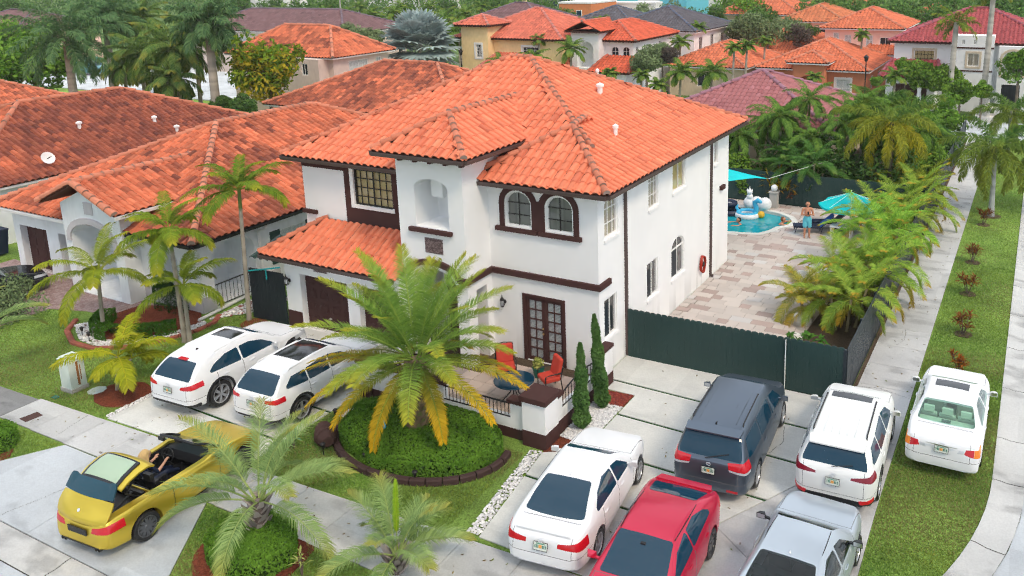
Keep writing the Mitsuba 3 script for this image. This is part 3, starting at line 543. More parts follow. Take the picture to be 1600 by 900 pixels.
for i, (fs, sd) in enumerate([(f, j) for j, f in enumerate(main+wing+bayr+garr)]):
    V, F, c = tile_arrays(fs, seed=i); 
    if i == 5: pass
    col = tile_colors(c, TB, .10, seed=i)
    packs.append((V, F, c, col))
def near_pack(p, cond):
    m = cond(p[2]); return (p[0][m], p[1], p[2][m], p[3][m])
# no main-roof tiles where the wing or the bay roof covers them
def wing_z(c): return np.minimum(np.minimum(ZE+(c[:, 1]+2.2)*.565, ZE+(c[:, 0]-wl)*.565), 7.56)
def hidden(c):
    w = (c[:, 0] > wl) & (c[:, 1] < 1.6) & (c[:, 2] < wing_z(c)-.06) & (c[:, 0] < 2*-1.93-wl+.0)
    b = (c[:, 0] > bx0+.35) & (c[:, 0] < bx1-.35) & (c[:, 1] < .9) & (c[:, 2] < 7.3)
    return w | b
packs[0] = near_pack(packs[0], lambda c: ~hidden(c))
emit_tiles(RF, packs, parts=300)
caps = []
for a, b in ((FLc, ap2), (FRc+A([-1.6, 2.0, .82]), ap1), (BRc, ap1), (BLc, ap2), (ap1, ap2), (wing[0][1], wpk), (wing[0][0], wpk), (wpk, wk2), (bayr[0][0], bp), (bayr[0][1], bp), (bp, A([bm, 2.75, bz+.98])), (garr[0][0], gp)):
    cap_line(None, A(a)+A([0, 0, .045]), A(b)+A([0, 0, .045]), col=(.50, .17, .10), seed=len(caps), list_=caps)
for m in caps: m.put('ridge_tile', 'tile', RF, color=True)
put('top_closure', MB().tube([gp+A([.2, .0, .06]), gq+A([0, 0, .06])], .05, 6).arr(), 'brown_paint', RF) if False else None
for pts, nm in (([FLc, A([bx0+.4, -2.12, ZE])], 0), ([A([wl, -2.2, ZE]), A([e['r'], -2.2, ZE]), BRc], 0), ([A([bx0, 1.0, bz]), A([bx0, bf_, bz]), A([bx1, bf_, bz]), A([bx1, .5, bz])], 0), ([A([gx0, -1.8, gz]), A([gx0, gf, gz]), A([gx1, gf, gz])], 0), ([BLc+A([0, 0, 0]), FLc], 0)):
    gutter(H, [p-A([0, 0, .03]) for p in pts])
sof = MB()
sof.box(e['l']+.02, e['r']-.02, e['f']+.02, e['b'], ZE-.12, ZE-.055); sof.box(bx0+.02, bx1-.02, bf_+.02, .5, bz-.13, bz-.06); sof.box(gx0+.02, gx1, gf+.02, Y0, gz-.12, gz-.06); sof.box(wl, e['r']-.02, -2.18, -1.9, ZE-.125, ZE-.058)
sof.put('soffit', 'fascia_white', H)
for x in np.linspace(-6.3, -3.9, 5): put('corbel', man_arrays(mbox(x-.06, x+.06, YB-.14, YB+.02, 6.78, 6.98)), 'brown_paint', H)
for p, r_ in (((-3.2, 4.6, 8.05), .10), ((-1.2, 1.9, 7.1), .07), ((-4.2, 6.3, 8.35), .05)):
    put('vent_pipe', MB().lathe([(r_, -.3), (r_, .18), (r_*1.5, .18), (r_*1.5, .27), (0, .34)], 10, t=p).arr(), 'frame_white', RF)
# ---------------------------------------------------------------- terrace in front of the french doors
TE = thing('terrace', 'walled terrace with brown capping and iron railings in front of the french doors', 'terrace')
PX0, PX1, PY = -6.05, .44, -5.72
put('floor', man_arrays(mbox(PX0, PX1-.02, PY+.05, Y0, -.05, .10)), 'soil', TE)
fl = []
for i in range(13):
    for j in range(8):
        x, y = PX0+.02+i*.5, PY+.1+j*.49
        if x+.49 < PX1-.03 and y+.48 < Y0+.02 and not (x < -3.9 and y > -3.5): put('floor_tile', MB().box(x, x+.49, y, y+.48, .09, .108+.002*rng.random(), A([.46, .38, .335])*(.8+.35*rng.random())).arr(), 'paver', TE, color=None) if False else fl.append(MB().box(x, x+.488, y, y+.478, .09, .108+.002*rng.random(), A([.46, .38, .335])*(.8+.35*rng.random())))
for m in fl: m.put('floor_tile', 'paver', TE, color=True)
Fp, Sp = FR(PY), FX(PX1)
low = ext(rect(PX0, PX1, -.05, .60), -.2, 0, Fp)+ext(rect(PX0, -2.98, .55, 1.06), -.2, 0, Fp)+ext(rect(-.70, PX1, .55, 1.06), -.2, 0, Fp)
low = low+ext(rect(PY, -1.76, -.05, .72), -.2, 0, Sp)+ext(rect(PY, -4.85, .6, 1.15), -.2, 0, Sp)+ext(rect(-2.6, -1.76, .6, 1.25), -.2, 0, Sp)
pil = mbox(-.20, .52, PY-.16, PY+.52, -.05, 1.32)
pil2 = mbox(PX0-.12, PX0+.34, PY-.08, PY+.34, -.05, 1.10)
put('parapet', man_arrays(low+pil+pil2), 'white_stucco', TE)
put_each('plinth', ext(rect(PX0-.002, -.2, -.05, .30), -.02, .012, Fp)+ext(rect(PY+.52, -1.76, -.05, .42), -.02, .012, Sp)+mbox(-.212, .532, PY-.172, PY+.53, -.05, .46)+mbox(PX0-.13, PX0+.35, PY-.09, PY+.34, -.05, .40), 'brown_paint', TE)
cap = ext(rect(PX0+.34, -2.9, 1.06, 1.16), -.26, .05, Fp)+ext(rect(-.78, -.2, 1.06, 1.16), -.26, .05, Fp)+mbox(-.26, .58, PY-.22, PY+.58, 1.32, 1.47)+mbox(PX0-.17, PX0+.39, PY-.13, PY+.39, 1.10, 1.22)
cap = cap+ext(rect(PY+.58, -4.8, 1.15, 1.25), -.26, .05, Sp)+ext(rect(-2.66, -1.76, 1.25, 1.35), -.26, .05, Sp)
put_each('capping', cap, 'brown_paint', TE)
put('inner_parapet', man_arrays(mbox(PX0, PX0+.2, PY, -3.1, -.05, .9)), 'white_stucco', TE)
def railing(holder, a, b, z0, z1, n, arc=0.):
    k = node(holder, 'railing'); a, b = A(a, float), A(b, float); top = [a+(b-a)*t+A([0, 0, z1+arc*math.sin(math.pi*t)]) for t in np.linspace(0, 1, 13)]
    put('top_rail', MB().tube(top, .024, 6).arr(), 'iron', k); put('bottom_rail', MB().tube([a+A([0, 0, z0]), b+A([0, 0, z0])], .018, 6).arr(), 'iron', k)
    for i in range(n):
        t = (i+.5)/n; p = a+(b-a)*t; put('baluster', MB().tube([p+A([0, 0, z0]), p+A([0, 0, z1+arc*math.sin(math.pi*t)])], .011, 5).arr(), 'iron', k)
railing(TE, (-2.98, PY+.02, 0), (-.70, PY+.02, 0), .62, 1.03, 18); railing(TE, (PX1-.02, -4.85, 0), (PX1-.02, -2.6, 0), .76, 1.14, 14, .16)
# ---------------------------------------------------------------- other houses
def hip(x0, x1, y0, y1, z, s):
    a, b = x1-x0, y1-y0; d = min(a, b)/2; zr = z+d*s
    c = [A([x0, y0, z]), A([x1, y0, z]), A([x1, y1, z]), A([x0, y1, z])]
    p, q = (A([x0+d, (y0+y1)/2, zr]), A([x1-d, (y0+y1)/2, zr])) if a >= b else (A([(x0+x1)/2, y0+d, zr]), A([(x0+x1)/2, y1-d, zr]))
    if a >= b: return [[c[0], c[1], q, p], [c[1], c[2], q], [c[2], c[3], p, q], [c[3], c[0], p]], [(c[0], p), (c[1], q), (c[2], q), (c[3], p), (p, q)]
    return [[c[0], c[1], p], [c[1], c[2], q, p], [c[2], c[3], q], [c[3], c[0], p, q]], [(c[0], p), (c[1], p), (c[2], q), (c[3], q), (p, q)]
def gable(x0, x1, y0, y1, z, s, yb):
    """gable facing the street with its ridge running back to yb"""
    m = (x0+x1)/2; zr = z+(x1-x0)/2*s; p, q = A([m, y0, zr]), A([m, yb, zr]); c = [A([x0, y0, z]), A([x1, y0, z]), A([x1, y1, z]), A([x0, y1, z])]
    return [[c[1], c[2], q, p], [c[3], c[0], p, q]], [(p, q)]
LOOK = dict(orange=(.56, .155, .075), red=(.56, .15, .095), mauve=(.33, .125, .13), dusk=(.17, .095, .10), slate=(.10, .095, .11), ochre=(.50, .16, .07))
def roof(H_, faces, ridges, base, tw=.36, tl=.45, seg=2, mold=0., parts=0, cap=.12, var=.16, hump=.075, lip=False, seed=0, skip=None):
    R = node(H_, 'roof'); mb = MB()
    for f in faces: deck(mb, f)
    mb.put('deck', 'roof_deck', R); packs = []
    for i, f in enumerate(faces):
        if skip and i in skip: continue
        V, F, c = tile_arrays(f, tw, tl, hump, seg, lip=lip, seed=seed+i, jit=.01)
        if len(c): packs.append((V, F, c, tile_colors(c, base, var, mold if not isinstance(mold, dict) else mold.get(i, 0), seed=seed+i*3)))
    emit_tiles(R, packs, parts=parts)
    mb = MB()
    for i, (a, b) in enumerate(ridges): cap_line(mb, A(a)+A([0, 0, .04]), A(b)+A([0, 0, .04]), r=cap, l=.42 if parts else .8, col=A(base)*A([.9, 1.2, 1.5]), seed=seed+i, k=5)
    mb.put('ridge_tile', 'tile', R, color=True, kind='stuff')
    return R
def walls(H_, blocks, wins, bsdf):
    m = M(); cut = M()
    for x0, x1, y0, y1, h in blocks: m = m+mbox(x0, x1, y0, y1, -.3, h)
    fits = []
    for w in wins:
        face, pos, u0, u1, z0, z1, st = w[:7]; fr = FR(pos) if face == 'f' else (FX(pos) if face == 'r' else FXm(pos))
        poly = arch(u0, u1, z0, z1-(u1-u0)*.38, z1, 9) if st.startswith('arch') else rect(u0, u1, z0, z1)
        dep = 1.2 if st == 'archopen' else .15
        cut = cut+ext(poly, -dep, .6, fr); fits.append((fr, poly, st, w[7] if len(w) > 7 else None, (u0, u1, z0, z1)))
    put('wall', man_arrays(m-cut), bsdf, H_)
    for fr, poly, st, ex, (u0, u1, z0, z1) in fits:
        if st == 'archopen': continue
        if st == 'shutter':
            k = node(H_, 'window'); n = max(3, int((u1-u0)/.3))
            for i in range(n): put('slat', man_arrays(ext(rect(u0+(u1-u0)*i/n+.01, u0+(u1-u0)*(i+1)/n-.01, z0, z1), -.06, .0, fr)), 'fascia_white', k)
            continue
        if st == 'door': put('door', man_arrays(ext(poly, -.12, -.05, fr)), ex or 'brown_paint', H_); continue
        back = {'tan': 'blind_tan', 'pale': 'blind', 'dark': 'room_dark', 'grid': 'room_dark', 'arch': 'room_dark', 'archpale': 'blind', 'slide': 'blind', 'curt': 'curtain'}[st]
        nx, nz = {'tan': (6, 4), 'grid': (4, 4), 'arch': (2, 3), 'archpale': (2, 3), 'slide': (2, 1), 'pale': (2, 2), 'dark': (2, 1), 'curt': (2, 1)}[st]
        w = window(H_, fr, poly, back=back, nx=nx, nz=nz, mull='frame_white' if st != 'tan' else 'frame_black', mw=.035, fw=.06)
        if ex:
            c = CS([A(poly, float)], m3.FillRule.NonZero); put('surround', man_arrays(ext(c.offset(.18, m3.JoinType.Miter)-c, -.002, .05, fr)), ex, w)
def eaves(H_, x0, x1, y0, y1, z, bsdf='fascia_white', t=.16):
    put('eaves', man_arrays(mbox(x0+.03, x1-.03, y0+.03, y1-.03, z-t, z-.056)), bsdf, H_)
def villa(label, blocks, wins, look, wallm, slope=.43, over=.5, mold=0., extra=None, name='house', dark_eaves=False, tw=.36, parts=0, seg=2, seed=0, lip=False, var=.16, hump=.075):
    h = thing(name, label, 'house'); walls(h, [b[:5] for b in blocks], wins, wallm); fs, rs = [], []
    for b in blocks:
        x0, x1, y0, y1, zt = b[:5]; st = b[5] if len(b) > 5 else 'hip'
        if st == 'flat': continue
        a = (x0-over, x1+over, y0-over, y1+over); z = zt+.1
        if st == 'lean':   # one slope rising towards +Y
            y2 = y1; f = [A([a[0], a[2], z]), A([a[1], a[2], z]), A([a[1]-.6, y2, z+(y2-a[2])*slope]), A([a[0]+.6, y2, z+(y2-a[2])*slope])]
            fs += [f, [f[1], A([a[1], y2, z]), f[2]], [A([a[0], y2, z]), f[0], f[3]]]; rs += [(f[0], f[3]), (f[1], f[2])]
        elif st == 'gable': f, r = gable(a[0], a[1], a[2], a[3], z, slope, b[6]); fs += f; rs += r
        else: f, r = hip(*a, z, slope); fs += f; rs += r
        eaves(h, a[0], a[1], a[2], min(a[3], y1+over) if st != 'lean' else y1, z, 'brown_paint' if dark_eaves else 'fascia_white')
    roof(h, fs, rs, LOOK[look], tw=tw, mold=mold, seed=seed, parts=parts, seg=seg, lip=lip, var=var, hump=hump)
    return h
# the neighbour on the left
N = thing('house', 'single-storey pale house with a mossy orange tile roof left of the white house', 'house')
zt = 2.86
bl = [(-28.2, -16, -3.69, 14.2, zt)]
gab = M.hull_points([(x, y, z) for y in (-4.35, -3.0) for x, z in ((-23.15, 0), (-19.4, 0), (-23.15, 3.75), (-19.4, 3.75), (-21.28, 4.55))])
wl_ = mbox(-28.2, -16, -3.69, 14.2, -.2, zt+.02)+gab
cutn = ext(rect(-27.75, -25.75, .02, 2.02), -.35, .6, FR(-3.69))+ext(rect(-24.9, -23.3, .02, 2.0), -.35, .6, FR(-3.69))+ext(arch(-22.7, -19.95, .05, 2.35, 3.05), -1.6, .6, FR(-4.35))
cutn = cutn+ext(arch(-3.1, -1.15, .12, 1.95, 2.55), -1.8, .6, FX(-16))+ext(arch(-18.6, -17.2, .1, 1.9, 2.4), -.9, .6, FR(-3.69))+ext(rect(.2, 1.5, .9, 2.2), -.15, .5, FX(-16))+ext(rect(4, 5.4, .9, 2.2), -.15, .5, FX(-16))
put('wall', man_arrays(wl_-cutn), 'pale_stucco', N)
for a, b in ((-27.75, -25.75), (-24.9, -23.3)):
    g_ = node(N, 'garage_door'); put('leaf', man_arrays(mbox(a, b, -3.41, -3.36, .02, 2.02)), 'brown_paint', g_)
    for i in range(3):
        for j in range(4):
            w = (b-a)/3; put('panel', man_arrays(mbox(a+w*i+.08, a+w*(i+1)-.08, -3.43, -3.405, .1+j*.48, .1+j*.48+.36)), 'brown_paint', g_)
window(N, FX(-16), rect(.2, 1.5, .9, 2.2), back='blind', nx=2, nz=1); window(N, FX(-16), rect(4, 5.4, .9, 2.2), back='blind', nx=2, nz=1)
for a, b in ((-.35, .15), (1.55, 2.05)): put('shutter', man_arrays(ext(rect(a, b, .85, 2.25), -.0, .04, FX(-16))), 'fence_green', N)
put('front_door', man_arrays(mbox(-21.8, -20.8, -2.95, -2.85, .1, 2.3)), 'room_dark_door', N)
put_each('grey_plinth', ext(rect(-19.4, -16.0, 0, .62), -.002, .025, FR(-3.69))+ext(rect(-3.69, -3.1, 0, .62), -.002, .025, FX(-16))+ext(rect(-1.15, 0, 0, .62), -.002, .025, FX(-16)), 'wall_grey', N)
put('arch_trim', man_arrays(ext((CS([A(arch(-22.95, -19.7, 2.2, 2.35, 3.3))], m3.FillRule.NonZero)-CS([A(arch(-22.7, -19.95, 2.0, 2.35, 3.05))], m3.FillRule.NonZero)), -.002, .06, FR(-4.35))+ext(rect(-21.55, -21.0, 3.45, 3.95), -.002, .03, FR(-4.35))), 'wall_grey', N)
railing(N, (-15.98, -3.1, 0), (-15.98, -1.15, 0), .12, .95, 11)
put('downpipe', MB().tube([(-15.5, -.9, 2.7), (-15.9, -.95, 2.5), (-15.92, -.95, .35), (-15.85, -1.3, .12), (-15.5, -4.3, .08)], .06, 6).arr(), 'fascia_white', N)
f1, r1 = hip(-28.75, -15.5, -4.2, 14.8, zt+.1, .435)
f2, r2 = gable(-23.7, -18.85, -4.85, 0, 3.82, .42, 2.4)
roof(N, f1+f2, r1+r2+[((-23.7, -4.85, 3.82), r2[0][0]), ((-18.85, -4.85, 3.82), r2[0][0])], LOOK['orange'], tw=.31, tl=.40, seg=3, lip=True, mold={0: 1.0, 1: 1.7, 2: .8, 3: 1.2, 4: 1.0, 5: .6}, parts=300, seed=40)
for pts in ([(-28.75, -4.2), (-23.2, -4.2)], [(-19.3, -4.2), (-15.5, -4.2), (-15.5, 14.8)], [(-18.85, -4.85), (-18.85, -1)]):
    gutter(N, [A(p+((2.93 if p[0] != -18.85 else 3.79),)) for p in pts], 'fascia_white' if len(pts) < 3 else 'black_trim')
# the next house along, more heavily stained
N2 = thing('house', 'second house from the white one on the left, its orange roof blotched dark with mould', 'house')
walls(N2, [(-44.2, -32.1, -3.7, 14.2, 2.86)], [('r', -32.1, 2, 3.2, .9, 2.2, 'pale'), ('r', -32.1, 8, 9.2, .9, 2.2, 'pale')], 'pale_stucco')
f1, r1 = hip(-44.75, -31.55, -4.2, 14.8, 2.96, .435)
R2 = roof(N2, f1, r1, (.50, .135, .065), tw=.31, tl=.40, seg=3, lip=True, mold={0: .75, 1: 2.9, 2: 1.8, 3: 1.5}, parts=0, seed=60)
eaves(N2, -44.75, -31.55, -4.2, 14.8, 2.96)
for p in ((-34.9, 3.6, 4.55), (-34.2, 7.5, 4.25), (-33.0, 8.0, 3.7)): put('roof_vent', MB().lathe([(.09, -.3), (.09, .15), (.16, .17), (.16, .26), (0, .33)], 10, t=p).arr(), 'frame_white', R2)
d_ = thing('satellite_dish', 'small pale satellite dish at the edge of the blotched roof', 'satellite dish')
put('dish', MB().lathe([(0, 0), (.15, .03), (.32, .12), (.33, .13), (.16, .05), (0, .02)], 16, R=np.column_stack([[0, 1, 0], [-.5, 0, .85], [.85, 0, .5]]), t=(-32.3, .3, 3.7)).arr(), 'frame_white', d_)
put('arm', MB().tube([(-32.4, .3, 3.2), (-32.3, .3, 3.7), (-31.9, .3, 3.85)], .025, 5).arr(), 'iron', d_)
villa('orange roofed house with dark streaks behind the two left houses', [(-40.1, -23, 21.1, 33, 2.75)], [('f', 21.1, -36, -34.8, 1, 2.2, 'slide')], 'orange', 'wall_grey', mold={0: 2.0, 1: 2.2, 2: 1.2, 3: 1.0}, tw=.33, seg=3, seed=80, lip=True)
villa('house', [(-60, -45, -4, 14, 2.86)], [], 'orange', 'pale_stucco', seed=90) if False else None
N5 = thing('house', 'orange roof at the left edge of the photo, third house from the white one', 'house')
walls(N5, [(-60.2, -48.1, -3.7, 14.2, 2.86)], [('r', -48.1, 2, 3.2, .9, 2.2, 'pale')], 'pale_stucco'); f1, r1 = hip(-60.75, -47.55, -4.2, 14.8, 2.96, .435); roof(N5, f1, r1, LOOK['orange'], tw=.33, mold={0: .8, 1: .5}, seg=3, seed=95); eaves(N5, -60.75, -47.55, -4.2, 14.8, 2.96)
villa('two-storey beige house with an orange roof behind the yellow-green tree', [(-54.5, -42.0, 29.4, 36.2, 5.3), (-47.5, -42.6, 28.3, 30, 5.3, 'flat')],
      [('f', 29.4, -53.6, -52.2, 3.4, 4.9, 'slide'), ('f', 28.3, -46.6, -45.8, 3.9, 4.9, 'dark'), ('f', 28.3, -44.6, -43.9, 3.9, 4.9, 'dark'), ('r', -42.0, 31.2, 33.6, 3.2, 4.9, 'slide'), ('r', -42.0, 34.6, 35.3, 3.8, 4.9, 'slide')], 'orange', 'stucco_beige', slope=.6, mold={0: 1.15, 1: .6}, seed=100)
YH = villa('yellow two-storey house with a red-orange roof and a square stair tower', [(-41, -29.3, 46, 57, 5.7), (-40.2, -37.0, 45.0, 48, 7.0), (-36.6, -33.4, 43.4, 46, 2.9, 'lean')],
      [('f', 46, -33.6, -31.8, 3.6, 5.0, 'grid', 'fascia_white'), ('f', 45, -38.5, -37.8, 3.9, 5.2, 'grid', 'fascia_white'), ('f', 46, -41.2+.4, -40.3, 3.2, 5.4, 'shutter'), ('r', -29.3, 47.5, 48.3, 4, 5.2, 'dark'), ('r', -29.3, 50.5, 52, 3.6, 5.2, 'slide'), ('f', 45, -39.8, -38.4, .6, 2.0, 'grid')], 'red', 'stucco_yellow', dark_eaves=True, seed=110)
put('awning', man_arrays(M.hull_points([(-38.2, 45, 2.9), (-36.6, 45, 2.9), (-38.2, 43.6, 2.2), (-36.6, 43.6, 2.2), (-38.2, 43.6, 2.0), (-36.6, 43.6, 2.0), (-38.2, 45, 2.0), (-36.6, 45, 2.0)])), 'dusk_cloth', YH)
LOOK['wine'] = (.34, .07, .075); LOOK['tango'] = (.56, .11, .055)
villa('white two-storey house with an arched balcony beyond the orange roof ridge', [(-28.8, -22.6, 48, 57.5, 5.6), (-28.6, -25.6, 46.8, 49, 6.5, 'gable', 52), (-25.4, -22.2, 45.6, 48, 2.9, 'lean'), (-31.5, -28.6, 46.5, 50, 2.9)],
      [('f', 48, -24.9, -24.1, 3.7, 5.1, 'arch'), ('f', 48, -23.7, -22.95, 3.7, 5.1, 'arch'), ('r', -22.6, 48.6, 49.2, 3.6, 5.1, 'arch'), ('r', -22.6, 50.4, 51.0, 3.6, 5.1, 'arch'), ('r', -22.6, 54, 54.6, 3.8, 5.2, 'dark'), ('f', 46.8, -28.0, -26.2, 3.1, 5.6, 'archopen'), ('f', 46.8, -27.9, -26.3, .3, 2.3, 'dark'), ('f', 45.6, -24.8, -23, .2, 2.5, 'arch')], 'tango', 'white_stucco', dark_eaves=True, seed=120)
villa('white two-storey house with a dark slate-coloured roof in the middle distance', [(-32, -21.4, 60.5, 72, 5.5)], [('f', 60.5, -28.5, -27.2, 3.2, 4.8, 'pale'), ('f', 60.5, -25, -24, 3.2, 4.8, 'dark'), ('r', -21.4, 62, 63, 3.4, 4.9, 'dark'), ('r', -21.4, 65.5, 66.5, 3.4, 4.9, 'dark'), ('r', -21.4, 69, 70, 3.4, 4.9, 'dark')], 'slate', 'white_stucco', slope=.4, seed=130)
villa('low house with an orange roof behind two small palms', [(-21.5, -13.8, 54, 65.5, 2.7)], [('r', -13.8, 57, 58.5, .9, 2.2, 'dark'), ('f', 54, -18.5, -17, .8, 2.1, 'dark')], 'orange', 'stucco_tan', seed=140)
villa('orange hipped roof beyond the low house, with a small dark palm in front', [(-19.5, -8.6, 67.5, 79, 2.8)], [('f', 67.5, -12, -11, 1, 2.2, 'dark')], 'orange', 'fascia_white', seed=150)
RH = villa('rust-red single-storey house with white windows and a big orange roof', [(-12.3, -2.6, 55, 66.5, 2.75), (-8.9, -6.0, 53.6, 57, 3.5, 'hip')], [('f', 55, -5.2, -3.9, .3, 2.0, 'pale', 'fascia_white'), ('f', 53.6, -8.4, -6.5, .1, 2.4, 'archopen'), ('r', -2.6, 58, 59, .8, 2, 'dark'), ('r', -2.6, 62, 63, .8, 2, 'dark')], 'orange', 'stucco_rust', seed=160, tw=.33)
villa('pink two-storey house with an orange roof and small lower roofs behind the rust-red house', [(-9.3, -1.6, 67.8, 78, 5.6), (-4.6, -2.0, 66.5, 68, 3.1, 'lean')], [('f', 67.8, -8.4, -7.8, 4, 5.2, 'pale'), ('f', 67.8, -7.2, -6.5, 3.9, 5.0, 'pale'), ('f', 67.8, -5, -4.3, 3.9, 5.0, 'pale'), ('f', 67.8, -3.6, -2.5, 3.8, 4.8, 'dark')], 'orange', 'stucco_pink', seed=170)
villa('mauve tiled hip roof of the low house beyond the pool', [(-10.9, .8, 25.6, 37.3, 2.75)], [('f', 25.6, -6, -4, 1, 2.2, 'dark'), ('r', .8, 28, 30, 1, 2.2, 'dark')], 'mauve', 'stucco_tan', slope=.43, tw=.34, seg=3, seed=180, var=.07, hump=.05, lip=True)
WR = villa('white two-storey house with a dark red roof and brown bands at the right edge', [(-.2, 12.5, 55, 66, 5.55), (4.9, 7.9, 54.3, 57, 6.3, 'flat'), (-.4, 3.6, 52.6, 55, 2.7, 'lean'), (8.3, 10.6, 54.0, 57, 5.5, 'flat')],
      [('f', 55, 1.5, 3.2, 3.4, 4.9, 'tan', 'trim_tan'), ('f', 54.3, 5.9, 6.8, 3.7, 4.8, 'curt', 'trim_tan'), ('f', 54.0, 8.6, 10.2, 3.1, 5.1, 'archpale', 'trim_tan'), ('f', 54.3, 5.35, 5.65, 5.55, 5.95, 'arch'), ('f', 54.3, 6.25, 6.55, 5.55, 5.95, 'arch'), ('f', 54.3, 7.15, 7.45, 5.55, 5.95, 'arch'), ('f', 52.6, .2, 3.0, .1, 2.2, 'door'), ('f', 54.0, 8.7, 10.1, .1, 2.3, 'door', 'room_dark')], 'wine', 'white_stucco', dark_eaves=True, seed=190, tw=.33)
put('band', man_arrays(ext(rect(4.9, 7.9, 5.2, 5.32), -.002, .06, FR(54.3))+ext(rect(4.9, 7.9, 3.25, 3.36), -.002, .06, FR(54.3))+ext(rect(-.2, 1, 2.75, 2.9), -.002, .06, FR(55))), 'brown_paint', WR)
villa('long two-storey terrace with a dull purple-brown roof far behind the left palms', [(-88, -61.2, 50.2, 61, 5.3)], [('f', 50.2, -86+3.4*i, -84.6+3.4*i, 3.2, 4.6, 'slide') for i in range(7)], 'dusk', 'stucco_beige', slope=.40, tw=.5, seed=200, name='terrace_house')
villa('purple-brown roof behind the yellow house', [(-58, -45, 68, 79, 5.2)], [], 'dusk', 'stucco_beige', slope=.42, tw=.5, seed=210)
villa('dull red-brown roof at the upper left corner of the photo', [(-124, -107.5, 39, 50, 5.4)], [('f', 39, -112, -110, 3, 4.6, 'pale')], 'dusk', 'stucco_pink', slope=.40, tw=.5, seed=220)
for i, (x0, x1, y0, y1, zt, lb) in enumerate([(-31, -18.8, 94, 106, 5.3, 'orange roof between the far trees, above the slate-roofed house'), (-36, -26, 112, 124, 5.2, 'far orange roof half hidden by green trees in the middle'), (-24, -13, 112, 125, 5.2, 'far orange roof just left of the dense green wood'), (-17.8, -10.2, 81, 92, 5.3, 'orange-brown roof left of the pink house'), (-4.5, .5, 104, 110, 5.2, 'small red roof among the trees at the top right'), (-47, -37, 78, 88, 4.6, 'dark grey roof behind the white balcony house')]):
    villa(lb, [(x0, x1, y0, y1, zt)], [('f', y0, x0+2, x0+3.4, zt-2, zt-.7, 'dark'), ('f', y0, x1-3.4, x1-2, zt-2, zt-.7, 'dark')], 'slate' if i == 5 else ('ochre' if i % 2 else 'orange'), 'stucco_pink' if i % 2 else 'stucco_tan', tw=.5, seed=230+i*5)
# far blocks
def block(label, name, vols, wins=(), cat='building'):
    b = thing(name, label, cat)
    for x0, x1, y0, y1, z, m in vols: put('wall', man_arrays(mbox(x0, x1, y0, y1, -.3, z)), m, b); put('coping', man_arrays(mbox(x0-.1, x1+.1, y0-.1, y1+.1, z, z+.3)), 'fascia_white', b)
    for y, u0, u1, z0, z1, n in wins:
        for i in range(n):
            w = (u1-u0)/n; k = node(b, 'window'); put('frame', man_arrays(mbox(u0+w*i+w*.08, u0+w*(i+1)-w*.08, y-.08, y+.1, z0, z1)), 'frame_white', k); put('pane', man_arrays(mbox(u0+w*i+w*.16, u0+w*(i+1)-w*.16, y-.10, y+.0, z0+.12, z1-.12)), 'glass_dark', k)
    return b
block('orange flat-roofed building in the far middle', 'flat_building', [(-66, -59.5, 108, 118, 6.0, 'wall_orange'), (-69, -66, 108, 118, 4.5, 'wall_orange')], [(108, -62.6, -61.2, 3.4, 4.9, 1)])
block('far pale blue and white block with a low white wall in front', 'flat_building', [(-67, -60, 128, 140, 9.5, 'wall_blue'), (-60, -55, 128.4, 140, 9, 'white_stucco'), (-55, -49.5, 128, 140, 9.5, 'wall_blue'), (-66, -52, 119, 122, 5.5, 'fascia_white')], [(128, -65, -62, 6, 8, 2), (119, -56, -54, 2, 3.5, 2)])
block('tall white apartment block with rows of small windows at the top of the photo', 'apartment_block', [(-72, -56, 165, 180, 22, 'fascia_white'), (-55.5, -47, 167, 180, 21, 'fascia_white')], [(165, -70.4, -66.2, 4.6, 6.4, 3), (165, -63.6, -59.4, 4.6, 6.4, 3), (167, -54, -50, 4.6, 6.4, 3)])
block('pale yellow building with grey shutters far away above the yellow house', 'flat_building', [(-101, -98, 150, 160, 9, 'stucco_yellow'), (-98, -85, 151, 160, 8, 'wall_grey'), (-85, -80, 150, 160, 9, 'stucco_yellow')], [(151, -96, -87, 3, 6, 4)])
block('low white warehouse with a flat roof in the far upper left', 'warehouse', [(-190, -150, 170, 190, 6, 'fascia_white')])
block('small white flat-topped building far behind the left palms', 'warehouse', [(-124, -117.5, 90, 98, 8.2, 'fascia_white')])
